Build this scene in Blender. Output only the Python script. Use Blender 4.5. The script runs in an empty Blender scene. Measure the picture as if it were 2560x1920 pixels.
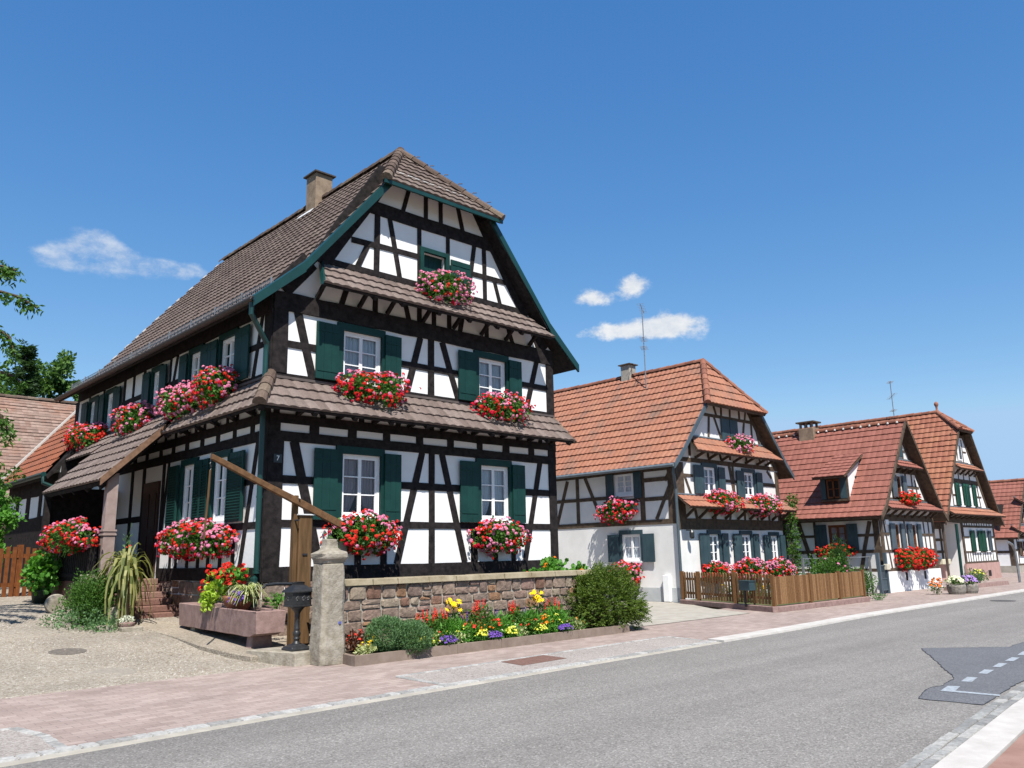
import bpy, bmesh, math, random
from mathutils import Vector as V, noise
random.seed(7)
R = random.uniform
SC = bpy.context.scene
COL = SC.collection
PI = math.pi

# ------------------------------------------------------------------ camera
cd = bpy.data.cameras.new("camera"); cam = bpy.data.objects.new("camera", cd); COL.objects.link(cam)
cd.sensor_width = 36; cd.lens = 36 * 2027.8 / 2560; cd.clip_start = .1; cd.clip_end = 3000
def set_cam(yaw, pitch, roll):
    from mathutils import Matrix
    cy, sy = math.cos(yaw), math.sin(yaw); cp, sp = math.cos(pitch), math.sin(pitch); c, s = math.cos(roll), math.sin(roll)
    r = V((cy, -sy, 0)); f = V((sy, cy, 0)); u = V((0, 0, 1))
    f2 = f * cp + u * sp; u2 = u * cp - f * sp
    r3 = r * c + u2 * s; u3 = u2 * c - r * s
    m = Matrix((r3, u3, -f2)).transposed().to_4x4(); m.translation = V((0, 0, 1.6)); cam.matrix_world = m
set_cam(math.radians(43.69), math.radians(11.888), math.radians(-1.1335))
SC.camera = cam

# ------------------------------------------------------------------ sky, sun, exposure
SUN_TO = V((-.278, -.476, .835)).normalized()
W = bpy.data.worlds.new("World"); SC.world = W; W.use_nodes = True
nt = W.node_tree; N_ = nt.nodes; L_ = nt.links
for n in list(N_): N_.remove(n)
out = N_.new("ShaderNodeOutputWorld"); bg = N_.new("ShaderNodeBackground"); L_.new(bg.outputs[0], out.inputs[0])
sky = N_.new("ShaderNodeTexSky"); sky.sky_type = 'NISHITA'; sky.sun_disc = False
sky.sun_elevation = math.asin(SUN_TO.z); sky.sun_rotation = math.atan2(SUN_TO.x, SUN_TO.y)
sky.altitude = 200; sky.air_density = 1.0; sky.dust_density = 0; sky.ozone_density = 1.0
bg.inputs[1].default_value = .1
tc = N_.new("ShaderNodeTexCoord")
def wm(op, a, b=None, c=None):
    n = N_.new("ShaderNodeMath"); n.operation = op
    for i, x in enumerate((a, b, c)):
        if x is None: continue
        if isinstance(x, (int, float)): n.inputs[i].default_value = x
        else: L_.new(x, n.inputs[i])
    return n.outputs[0]
sp = N_.new("ShaderNodeSeparateXYZ"); L_.new(tc.outputs['Generated'], sp.inputs[0])
az = wm('ARCTAN2', sp.outputs[0], sp.outputs[1]); el = wm('ARCSINE', sp.outputs[2])
cn = N_.new("ShaderNodeTexNoise"); cn.inputs['Scale'].default_value = 16; cn.inputs['Detail'].default_value = 8; cn.inputs['Roughness'].default_value = .62
mp = N_.new("ShaderNodeMapping"); mp.inputs['Scale'].default_value = (1, 1, 1.6); L_.new(tc.outputs['Generated'], mp.inputs[0]); L_.new(mp.outputs[0], cn.inputs['Vector'])
def dirang(x, y, z): return math.atan2(x, y), math.asin(z / math.sqrt(x*x+y*y+z*z))
cn2 = N_.new("ShaderNodeTexNoise"); cn2.inputs['Scale'].default_value = 34; cn2.inputs['Detail'].default_value = 10; cn2.inputs['Roughness'].default_value = .66; L_.new(mp.outputs[0], cn2.inputs['Vector'])
nz = wm('ADD', wm('MULTIPLY', cn.outputs[0], .45), wm('MULTIPLY', cn2.outputs[0], .55))
def cloud_gate(blobs, noise_k, bias, hi, top):
    g = None
    for (d, ra, re) in blobs:
        a0, e0 = dirang(*d)
        q2 = wm('ADD', wm('POWER', wm('ABSOLUTE', wm('DIVIDE', wm('SUBTRACT', az, a0), ra)), 2), wm('POWER', wm('ABSOLUTE', wm('DIVIDE', wm('SUBTRACT', el, e0), re)), 2))
        m = wm('POWER', 2.718, wm('MULTIPLY', q2, -1.0)); g = m if g is None else wm('ADD', g, m)
    dens = wm('SUBTRACT', wm('ADD', wm('MINIMUM', g, 1.0), wm('MULTIPLY', wm('SUBTRACT', nz, .5), noise_k)), bias)
    mr = N_.new("ShaderNodeMapRange"); mr.interpolation_type = 'SMOOTHSTEP'
    for i, x in ((1, 0), (2, hi), (3, 0), (4, top)): mr.inputs[i].default_value = x
    L_.new(dens, mr.inputs[0])
    return wm('MULTIPLY', mr.outputs[0], wm('MINIMUM', wm('MULTIPLY', g, 3.5), 1))
def ae(a, e): a, e = math.radians(a), math.radians(e); return (math.sin(a) * math.cos(e), math.cos(a) * math.cos(e), math.sin(e))
g1 = cloud_gate([((.756, .575, .318), .024, .017), ((.730, .618, .306), .032, .012), (ae(55.6, 15.5), .052, .018), (ae(51.2, 15.3), .055, .013)], 2.6, .42, .6, .94)
g2 = cloud_gate([((.27, .91, .320), .075, .020), ((.245, .90, .342), .035, .020), ((.33, .89, .325), .05, .010), ((.21, .91, .316), .03, .012)], 3.0, .62, 1.0, .6)
gate = wm('MAXIMUM', g1, g2)
mx = N_.new("ShaderNodeMix"); mx.data_type = 'RGBA'; L_.new(gate, mx.inputs[0])
# grade the sky towards the deep clear blue of the day, channel by channel
ss = N_.new("ShaderNodeSeparateColor"); L_.new(sky.outputs[0], ss.inputs[0]); cb = N_.new("ShaderNodeCombineColor")
for i, (ka, kg) in enumerate(((.80, 1.34), (.74, .90), (.86, .58))):
    L_.new(wm('DIVIDE', wm('MULTIPLY', wm('POWER', wm('MINIMUM', wm('MULTIPLY', ss.outputs[i], .168), (.60, .82, 1.05)[i]), kg), ka), .168), cb.inputs[i])
L_.new(cb.outputs[0], mx.inputs[6]); cc0 = N_.new("ShaderNodeMix"); cc0.data_type = 'RGBA'; L_.new(wm('MULTIPLY', wm('SUBTRACT', cn2.outputs[0], .35), 3.2), cc0.inputs[0]); cc0.inputs[6].default_value = (4.1, 4.35, 4.75, 1); cc0.inputs[7].default_value = (5.4, 5.5, 5.6, 1); L_.new(cc0.outputs[2], mx.inputs[7]); L_.new(mx.outputs[2], bg.inputs[0])

sd = bpy.data.lights.new("sun", 'SUN'); sd.energy = 5.0; sd.angle = math.radians(.53); sd.color = (1, .95, .87)
so = bpy.data.objects.new("sun", sd); COL.objects.link(so); so.rotation_euler = SUN_TO.to_track_quat('Z', 'Y').to_euler(); so.location = (0, 0, 40)
SC.view_settings.view_transform = 'Standard'; SC.view_settings.look = 'None'; SC.view_settings.gamma = 1; SC.view_settings.exposure = .75
SC.cycles.max_bounces = 6; SC.cycles.transparent_max_bounces = 12

# ------------------------------------------------------------------ materials
def newmat(name):
    m = bpy.data.materials.new(name); m.use_nodes = True; t = m.node_tree
    for n in list(t.nodes): t.nodes.remove(n)
    o = t.nodes.new("ShaderNodeOutputMaterial"); p = t.nodes.new("ShaderNodeBsdfPrincipled"); t.links.new(p.outputs[0], o.inputs[0])
    return m, t, p, o
def rgba(c): return (c[0], c[1], c[2], 1)
def ramp(t, stops, fac, const=False):
    r = t.nodes.new("ShaderNodeValToRGB"); e = r.color_ramp.elements
    while len(e) < len(stops): e.new(.5)
    for i, (p, c) in enumerate(stops): e[i].position = p; e[i].color = rgba(c)
    if const: r.color_ramp.interpolation = 'CONSTANT'
    t.links.new(fac, r.inputs[0]); return r.outputs[0]
def tnoise(t, scale, detail=6, rough=.6, coord='Object', stretch=None):
    c = t.nodes.new("ShaderNodeTexCoord"); n = t.nodes.new("ShaderNodeTexNoise")
    n.inputs['Scale'].default_value = scale; n.inputs['Detail'].default_value = detail; n.inputs['Roughness'].default_value = rough
    if stretch:
        mpn = t.nodes.new("ShaderNodeMapping"); mpn.inputs['Scale'].default_value = stretch
        t.links.new(c.outputs[coord], mpn.inputs[0]); t.links.new(mpn.outputs[0], n.inputs['Vector'])
    else: t.links.new(c.outputs[coord], n.inputs['Vector'])
    return n.outputs[0]
def bump(t, p, h, strength=.3, dist=.02):
    b = t.nodes.new("ShaderNodeBump"); b.inputs['Strength'].default_value = strength; b.inputs['Distance'].default_value = dist
    t.links.new(h, b.inputs['Height']); t.links.new(b.outputs[0], p.inputs['Normal'])
def mixc(t, fac, a, b, mode='MIX'):
    m = t.nodes.new("ShaderNodeMix"); m.data_type = 'RGBA'; m.blend_type = mode
    for i, x in ((0, fac), (6, a), (7, b)):
        if isinstance(x, (int, float)): m.inputs[i].default_value = x
        elif isinstance(x, tuple): m.inputs[i].default_value = rgba(x)
        else: t.links.new(x, m.inputs[i])
    return m.outputs[2]
def vary(c, k): return tuple(min(1, x * k) for x in c)
def M(name, c, c2=None, rough=.75, scale=6, detail=7, bs=0, bscale=40, bd=.01, spec=.3, metal=0, stretch=None, lo=.35, hi=.65):
    m, t, p, o = newmat(name)
    if c2 is None: c2 = vary(c, 1.18)
    n = tnoise(t, scale, detail, .6, 'Object', stretch)
    t.links.new(ramp(t, [(lo, c), (hi, c2)], n), p.inputs['Base Color'])
    p.inputs['Roughness'].default_value = rough; p.inputs['Metallic'].default_value = metal; p.inputs['Specular IOR Level'].default_value = spec
    if bs: bump(t, p, tnoise(t, bscale, 5, .6, 'Object', stretch), bs, bd)
    return m
def MI(name, cols, rough=.8, bs=.3, bscale=30, noisek=.35, nscale=25, bd=.01):
    """every loose piece of the mesh (a stone, a tile, a stave) takes its own colour"""
    m, t, p, o = newmat(name); g = t.nodes.new("ShaderNodeNewGeometry")
    k = len(cols); base = ramp(t, [(i / k, c) for i, c in enumerate(cols)], g.outputs['Random Per Island'], True)
    n = ramp(t, [(.3, (1 - noisek,) * 3), (.7, (1 + noisek * .6,) * 3)], tnoise(t, nscale, 7))
    t.links.new(mixc(t, 1.0, base, n, 'MULTIPLY'), p.inputs['Base Color']); p.inputs['Roughness'].default_value = rough; p.inputs['Specular IOR Level'].default_value = .2
    if bs: bump(t, p, tnoise(t, bscale, 6), bs, bd)
    return m
def leafmat(name, c, c2, trans=.35, gloss=.12):
    m, t, p, o = newmat(name); g = t.nodes.new("ShaderNodeNewGeometry")
    col = ramp(t, [(0, c), (1, c2)], g.outputs['Random Per Island'])
    t.links.new(col, p.inputs['Base Color']); p.inputs['Roughness'].default_value = .5; p.inputs['Specular IOR Level'].default_value = gloss * 2
    tr = t.nodes.new("ShaderNodeBsdfTranslucent"); t.links.new(mixc(t, 1.0, col, (1.25, 1.35, .6), 'MULTIPLY'), tr.inputs[0])
    ms = t.nodes.new("ShaderNodeMixShader"); ms.inputs[0].default_value = trans
    t.links.new(p.outputs[0], ms.inputs[1]); t.links.new(tr.outputs[0], ms.inputs[2]); t.links.new(ms.outputs[0], o.inputs[0])
    return m
def petalmat(name, c, c2): return leafmat(name, c, c2, .25, .05)
def tilemat(name, cols, stain=(.05, .045, .04), stk=.5, nscale=1.2):
    m, t, p, o = newmat(name)
    uv = t.nodes.new("ShaderNodeUVMap"); fl = t.nodes.new("ShaderNodeVectorMath"); fl.operation = 'FLOOR'; t.links.new(uv.outputs[0], fl.inputs[0])
    wn = t.nodes.new("ShaderNodeTexWhiteNoise"); wn.noise_dimensions = '2D'; t.links.new(fl.outputs[0], wn.inputs['Vector'])
    base = ramp(t, [(i / (len(cols) - 1), c) for i, c in enumerate(cols)], wn.outputs[0])
    st = ramp(t, [(.5, (0, 0, 0)), (.72, (1, 1, 1))], tnoise(t, nscale, 8, .7))
    mm = t.nodes.new("ShaderNodeMath"); mm.operation = 'MULTIPLY'; t.links.new(st, mm.inputs[0]); mm.inputs[1].default_value = stk
    c = mixc(t, mm.outputs[0], base, stain)
    sp2 = ramp(t, [(.35, (.78,) * 3), (.7, (1.18,) * 3)], tnoise(t, 30, 6))
    t.links.new(mixc(t, 1.0, c, sp2, 'MULTIPLY'), p.inputs['Base Color']); p.inputs['Roughness'].default_value = .8; p.inputs['Specular IOR Level'].default_value = .25
    bump(t, p, tnoise(t, 60, 5), .25, .006)
    return m

PLASTER = M('white_plaster', (.69, .69, .685), (.75, .75, .745), .92, 1.5, 8, .35, 14, .012, .05)
PLASTER_OLD = M('old_plaster', (.60, .595, .58), (.70, .695, .685), .9, 1.2, 8, .3, 22, .01, .1)
TIMBER = M('black_brown_timber', (.011, .0092, .0095), (.028, .0235, .0235), .8, 9, 8, .5, 28, .01, .1, 0, None)
TIMBER2 = M('brown_timber', (.05, .035, .026), (.1, .072, .05), .8, 7, 8, .5, 30, .01, .2)
WOODEN = M('weathered_wood', (.072, .040, .017), (.135, .077, .034), .75, 14, 8, .5, 40, .01, .2, 0, (1, 1, .12))
WOODB = M('beam_wood', (.085, .043, .02), (.15, .08, .037), .75, 12, 8, .5, 40, .01, .2)
GREEN = M('dark_green_paint', (.0052, .031, .027), (.008, .043, .037), .55, 3, 6, .1, 60, .004, .2)
GREENM = M('green_metal', (.0035, .030, .027), (.005, .039, .035), .4, 3, 5, 0, 0, 0, .5)
BLUEG = M('blue_grey_paint', (.022, .046, .058), (.035, .066, .078), .55, 3, 6, .1, 60, .004, .35)
GREYBL = M('slate_paint', (.05, .07, .085), (.07, .095, .115), .5, 3, 6)
WHITE = M('white_paint', (.74, .75, .75), (.8, .81, .81), .45, 4, 5)
BROWNW = M('varnished_window_wood', (.11, .035, .012), (.17, .06, .02), .4, 8, 6)
LACE = None
SANDP = M('pink_sandstone', (.20, .130, .116), (.285, .195, .176), .88, 7, 9, .5, 35, .012, .15)
SANDG = M('grey_sandstone', (.19, .165, .125), (.33, .30, .25), .9, 6, 9, .7, 22, .02, .15)
CONC = M('concrete', (.27, .25, .215), (.36, .335, .29), .9, 3, 9, .3, 60, .006, .15)
KERBW = M('pale_kerb_concrete', (.37, .35, .325), (.46, .44, .415), .85, 4, 8, .2, 80, .004, .15)
PLANTER = M('bed_edging_concrete', (.165, .125, .1), (.225, .175, .145), .9, 5, 9, .4, 50, .006, .15)
IRON = M('black_cast_iron', (.012, .013, .015), (.022, .023, .025), .42, 20, 6, .3, 60, .004, .5)
METAL = M('grey_metal', (.2, .21, .22), (.28, .29, .3), .45, 6, 5, 0, 0, 0, .5, .6)
ZINC = M('dull_zinc', (.13, .16, .18), (.18, .21, .23), .5, 6, 5, 0, 0, 0, .5, .3)
DARK = M('dark_interior', (.012, .011, .011), (.02, .018, .018), .9)  # near-black: shade inside rooms and openings put into the colour
SOIL = M('garden_soil', (.035, .024, .016), (.06, .042, .028), .95, 12, 8, .6, 40, .02, .1)
TERRA = M('terracotta', (.16, .06, .035), (.22, .09, .055), .85, 8, 7, .3, 40, .006, .2)
BOXB = M('dark_green_plastic_box', (.012, .02, .012), (.02, .03, .018), .6)
CHIM = M('chimney_render', (.17, .125, .09), (.27, .205, .15), .9, 5, 9, .4, 40, .01, .1)
TILE_MAIN = tilemat('brown_concrete_tiles', [(.085, .06, .05), (.11, .08, .067), (.14, .105, .088), (.10, .074, .062)], (.19, .155, .13), .35, 1.6)
TILE_SKIRT = tilemat('brown_skirt_tiles', [(.115, .086, .075), (.145, .11, .096), (.18, .142, .126), (.13, .1, .088)], (.06, .05, .042), .4, 2)
TILE_OR = tilemat('orange_clay_tiles', [(.275, .118, .072), (.30, .132, .082), (.315, .145, .09), (.285, .122, .074), (.27, .12, .08)], (.125, .095, .078), .8, 1.0)
TILE_RED = tilemat('red_clay_tiles', [(.205, .078, .058), (.23, .088, .066), (.25, .097, .074)], (.13, .05, .036), .5, .6)
TILE_OR2 = tilemat('rust_clay_tiles', [(.225, .085, .054), (.26, .104, .064), (.29, .124, .076)], (.32, .15, .06), .5, .5)
TILE_PINK = tilemat('old_beaver_tail_tiles', [(.17, .115, .092), (.215, .15, .12), (.26, .185, .15), (.185, .115, .088)], (.27, .11, .06), .5, .5)
RIDGE = MI('ridge_tile_brown', [(.09, .062, .048), (.12, .085, .066), (.15, .115, .085)], .85, .4, 30, .4)
RIDGE_OR = MI('ridge_tile_orange', [(.22, .092, .06), (.26, .112, .074), (.19, .08, .054)], .85, .3, 30, .3)
def glassmat():
    m, t, p, o = newmat('window_glass')
    fr = t.nodes.new("ShaderNodeFresnel"); fr.inputs[0].default_value = 1.5
    tr = t.nodes.new("ShaderNodeBsdfTransparent"); tr.inputs[0].default_value = (.86, .89, .9, 1); gl = t.nodes.new("ShaderNodeBsdfGlossy"); gl.inputs['Roughness'].default_value = .03
    ms = t.nodes.new("ShaderNodeMixShader"); t.links.new(fr.outputs[0], ms.inputs[0]); t.links.new(tr.outputs[0], ms.inputs[1]); t.links.new(gl.outputs[0], ms.inputs[2]); t.links.new(ms.outputs[0], o.inputs[0])
    return m
GLASS = glassmat()
def lacemat(name, c):
    m, t, p, o = newmat(name)
    t.links.new(ramp(t, [(.3, vary(c, .86)), (.7, c)], tnoise(t, 40, 4)), p.inputs['Base Color']); p.inputs['Roughness'].default_value = .9
    tr = t.nodes.new("ShaderNodeBsdfTransparent"); ms = t.nodes.new("ShaderNodeMixShader"); ms.inputs[0].default_value = .12
    t.links.new(p.outputs[0], ms.inputs[1]); t.links.new(tr.outputs[0], ms.inputs[2]); t.links.new(ms.outputs[0], o.inputs[0]); return m
LACE = lacemat('lace_curtain', (.82, .85, .9))
LACEP = lacemat('mauve_curtain', (.50, .42, .45))
LEAF_G = leafmat('geranium_leaf', (.035, .10, .018), (.10, .22, .04))
PET_R = petalmat('geranium_red', (.50, .018, .014), (.68, .05, .03))
PET_D = petalmat('geranium_crimson', (.45, .006, .025), (.62, .02, .06))
PET_P = petalmat('geranium_pink', (.58, .15, .30), (.74, .31, .46))
LEAF_D = leafmat('dark_leaf', (.016, .05, .012), (.05, .115, .022))
LEAF_M = leafmat('mid_leaf', (.035, .095, .015), (.085, .18, .03))
LEAF_B = leafmat('bright_leaf', (.05, .17, .02), (.13, .32, .045))
LEAF_Y = leafmat('lime_leaf', (.24, .38, .03), (.42, .55, .07))
LEAF_V = leafmat('variegated_leaf', (.30, .36, .14), (.62, .62, .36))
LEAF_E = leafmat('yellowing_strap_leaf', (.11, .14, .04), (.32, .31, .12))
LEAF_S = leafmat('grey_green_leaf', (.065, .14, .055), (.15, .26, .115))
LEAF_YEW = leafmat('yew_needle', (.045, .085, .012), (.14, .20, .032))
LEAF_F = leafmat('fir_needle', (.022, .052, .02), (.05, .095, .032))
LEAF_T = leafmat('tree_leaf', (.05, .11, .025), (.11, .20, .05))
LEAF_RB = leafmat('bronze_leaf', (.07, .02, .012), (.13, .05, .025))
PET_Y = petalmat('yellow_petal', (.80, .50, .01), (.86, .66, .03))
PET_LY = petalmat('lemon_petal', (.75, .72, .06), (.85, .82, .2))
PET_PU = petalmat('purple_petal', (.13, .06, .36), (.24, .13, .5))
PET_LI = petalmat('lilac_petal', (.35, .2, .6), (.55, .4, .75))
PET_OR = petalmat('orange_petal', (.75, .13, .01), (.85, .25, .02))
PET_W = petalmat('cream_petal', (.75, .75, .55), (.85, .85, .7))
PET_S = petalmat('salvia_red', (.62, .03, .02), (.8, .09, .06))
BARK = M('bark', (.05, .035, .025), (.1, .075, .055), .9, 12, 8, .6, 30, .02, .1)

# ------------------------------------------------------------------ mesh helpers
def wloc(p):
    o = V((0, 0, 0))
    while p is not None: o = o + p.location; p = p.parent
    return o
class MB:
    def __init__(s): s.v = []; s.f = []; s.uv = None
    def q(s, *pts):
        i = len(s.v); s.v += [tuple(p) for p in pts]; s.f.append(tuple(range(i, i + len(pts))))
    def hexa(s, b, t):
        """closed prism between two rings"""
        n = len(b); i = len(s.v); s.v += [tuple(p) for p in b] + [tuple(p) for p in t]
        s.f.append(tuple(range(i + n - 1, i - 1, -1))); s.f.append(tuple(range(i + n, i + 2 * n)))
        for k in range(n): s.f.append((i + k, i + (k + 1) % n, i + n + (k + 1) % n, i + n + k))
    def box(s, x0, x1, y0, y1, z0, z1):
        s.hexa([(x0, y0, z0), (x1, y0, z0), (x1, y1, z0), (x0, y1, z0)], [(x0, y0, z1), (x1, y0, z1), (x1, y1, z1), (x0, y1, z1)])
    def obox(s, c, A, B, C):
        """box from centre and three half-extent vectors"""
        c = V(c); A = V(A); B = V(B); C = V(C)
        s.hexa([c - A - B - C, c + A - B - C, c + A + B - C, c - A + B - C], [c - A - B + C, c + A - B + C, c + A + B + C, c - A + B + C])
    def bar(s, p, q, w, d, up=(0, 0, 1)):
        p = V(p); q = V(q); a = (q - p); L = a.length; a.normalize(); u = V(up); sd_ = a.cross(u)
        if sd_.length < 1e-4: sd_ = a.cross(V((1, 0, 0)))
        sd_.normalize(); u2 = sd_.cross(a)
        s.obox((p + q) / 2, a * L / 2, sd_ * w / 2, u2 * d / 2)
    def tube(s, pts, r, n=8, cap=True):
        pts = [V(p) for p in pts]; i0 = len(s.v); m = len(pts)
        rr = r if isinstance(r, (list, tuple)) else [r] * m
        for k, p in enumerate(pts):
            a = (pts[min(k + 1, m - 1)] - pts[max(k - 1, 0)]).normalized()
            x = a.cross(V((0, 0, 1)))
            if x.length < .05: x = a.cross(V((1, 0, 0)))
            x.normalize(); y = a.cross(x)
            for j in range(n):
                t = 2 * PI * j / n; s.v.append(tuple(p + (x * math.cos(t) + y * math.sin(t)) * rr[k]))
        for k in range(m - 1):
            for j in range(n):
                a = i0 + k * n + j; b = i0 + k * n + (j + 1) % n; s.f.append((a, b, b + n, a + n))
        if cap: s.f.append(tuple(range(i0 + n - 1, i0 - 1, -1))); s.f.append(tuple(range(i0 + (m - 1) * n, i0 + m * n)))
    def lathe(s, prof, cx, cy, n=20, sq=None):
        i0 = len(s.v); m = len(prof)
        for r, z in prof:
            for j in range(n):
                t = 2 * PI * (j + .5) / n; k = r
                s.v.append((cx + k * math.cos(t), cy + k * math.sin(t), z))
        for k in range(m - 1):
            for j in range(n):
                a = i0 + k * n + j; b = i0 + k * n + (j + 1) % n; s.f.append((a, b, b + n, a + n))
        s.f.append(tuple(range(i0 + n - 1, i0 - 1, -1))); s.f.append(tuple(range(i0 + (m - 1) * n, i0 + m * n)))
    def build(s, name, mat, parent=None, bevel=0, smooth=False, fix=True, uvs=None):
        me = bpy.data.meshes.new(name); o = wloc(parent) if parent else None
        if o is None:
            xs = [p[0] for p in s.v]; ys = [p[1] for p in s.v]; zs = [p[2] for p in s.v]
            o = V(((min(xs) + max(xs)) / 2, (min(ys) + max(ys)) / 2, min(zs)))
        me.from_pydata([(p[0] - o[0], p[1] - o[1], p[2] - o[2]) for p in s.v], [], s.f)
        if uvs:
            l = me.uv_layers.new(name='UVMap')
            for i, (a, b) in enumerate(uvs): l.data[i].uv = (a, b)
        for m in (mat if isinstance(mat, (list, tuple)) else [mat]): me.materials.append(m)
        if fix or bevel:
            bm = bmesh.new(); bm.from_mesh(me)
            if bevel: bmesh.ops.bevel(bm, geom=[e for e in bm.edges if e.is_manifold], offset=bevel, segments=1, affect='EDGES', clamp_overlap=True)
            if fix: bmesh.ops.recalc_face_normals(bm, faces=bm.faces)
            bm.to_mesh(me); bm.free()
        if smooth:
            for p in me.polygons: p.use_smooth = True
        ob = bpy.data.objects.new(name, me); COL.objects.link(ob)
        if parent: ob.parent = parent
        else: ob.location = o
        return ob
def tag(o, label, cat=None, group=None, kind=None):
    if label: o['label'] = label
    if cat: o['category'] = cat
    if group: o['group'] = group
    if kind: o['kind'] = kind
    return o
def thing(name, loc, label, cat, group=None):
    o = bpy.data.objects.new(name, None); o.empty_display_size = .2; COL.objects.link(o); o.location = loc
    return tag(o, label, cat, group)
def dup_tree(o, loc, parent=None):
    c = o.copy(); COL.objects.link(c)
    if parent: c.parent = parent
    else: c.location = loc
    for ch in [x for x in COL.objects if x.parent == o]: dup_tree(ch, None, c)
    return c

class Fa:
    """a wall plane: u along it, v up, n outward"""
    def __init__(s, O, U, Nn): s.O = V(O); s.U = V(U); s.N = V(Nn)
    def P(s, u, v, n=0): return s.O + s.U * u + V((0, 0, v)) + s.N * n
    def box(s, mb, u0, u1, v0, v1, n0, n1):
        mb.hexa([s.P(u0, v0, n0), s.P(u1, v0, n0), s.P(u1, v1, n0), s.P(u0, v1, n0)], [s.P(u0, v0, n1), s.P(u1, v0, n1), s.P(u1, v1, n1), s.P(u0, v1, n1)])
    def beam(s, mb, u0, v0, u1, v1, w, n0=-.03, n1=.02):
        a = V((u1 - u0, v1 - v0)); L = a.length; a /= L; b = V((-a[1], a[0])) * (w / 2)
        k = max(1, int(L / .5)); n1 += R(-.003, .004)
        # slightly wavering hewn edge
        e0 = [(R(-.008, .008), R(-.008, .008)) for _ in range(k + 1)]
        for i in range(k):
            t0 = i / k; t1 = (i + 1) / k
            c = [(u0 + a[0] * L * t0 - b[0] * (1 + e0[i][0] * 8), v0 + a[1] * L * t0 - b[1] * (1 + e0[i][0] * 8)), (u0 + a[0] * L * t1 - b[0] * (1 + e0[i + 1][0] * 8), v0 + a[1] * L * t1 - b[1] * (1 + e0[i + 1][0] * 8)),
                 (u0 + a[0] * L * t1 + b[0] * (1 + e0[i + 1][1] * 8), v0 + a[1] * L * t1 + b[1] * (1 + e0[i + 1][1] * 8)), (u0 + a[0] * L * t0 + b[0] * (1 + e0[i][1] * 8), v0 + a[1] * L * t0 + b[1] * (1 + e0[i][1] * 8))]
            mb.q(*[s.P(x, y, n1) for x, y in c])
            mb.q(s.P(*c[0], n0), s.P(*c[1], n0), s.P(*c[1], n1), s.P(*c[0], n1)); mb.q(s.P(*c[3], n1), s.P(*c[2], n1), s.P(*c[2], n0), s.P(*c[3], n0))
            if i == 0: mb.q(s.P(*c[0], n1), s.P(*c[3], n1), s.P(*c[3], n0), s.P(*c[0], n0))
            if i == k - 1: mb.q(s.P(*c[1], n0), s.P(*c[2], n0), s.P(*c[2], n1), s.P(*c[1], n1))
    def wall(s, mb, u0, u1, v0, v1, holes, depth=.18, extra=()):
        us = sorted({u0, u1, *[h[0] for h in holes], *[h[1] for h in holes]}); vs = sorted({v0, v1, *[h[2] for h in holes], *[h[3] for h in holes]})
        for a, b in zip(us, us[1:]):
            for c, d in zip(vs, vs[1:]):
                m, n = (a + b) / 2, (c + d) / 2
                if any(h[0] < m < h[1] and h[2] < n < h[3] for h in holes): continue
                mb.q(s.P(a, c), s.P(b, c), s.P(b, d), s.P(a, d))
        for a, b, c, d in holes:
            for (p, q) in (((a, c), (b, c)), ((b, c), (b, d)), ((b, d), (a, d)), ((a, d), (a, c))):
                mb.q(s.P(*p), s.P(*q), s.P(*q, -depth), s.P(*p, -depth))
        for poly in extra: mb.q(*[s.P(u, v) for u, v in poly])
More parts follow.
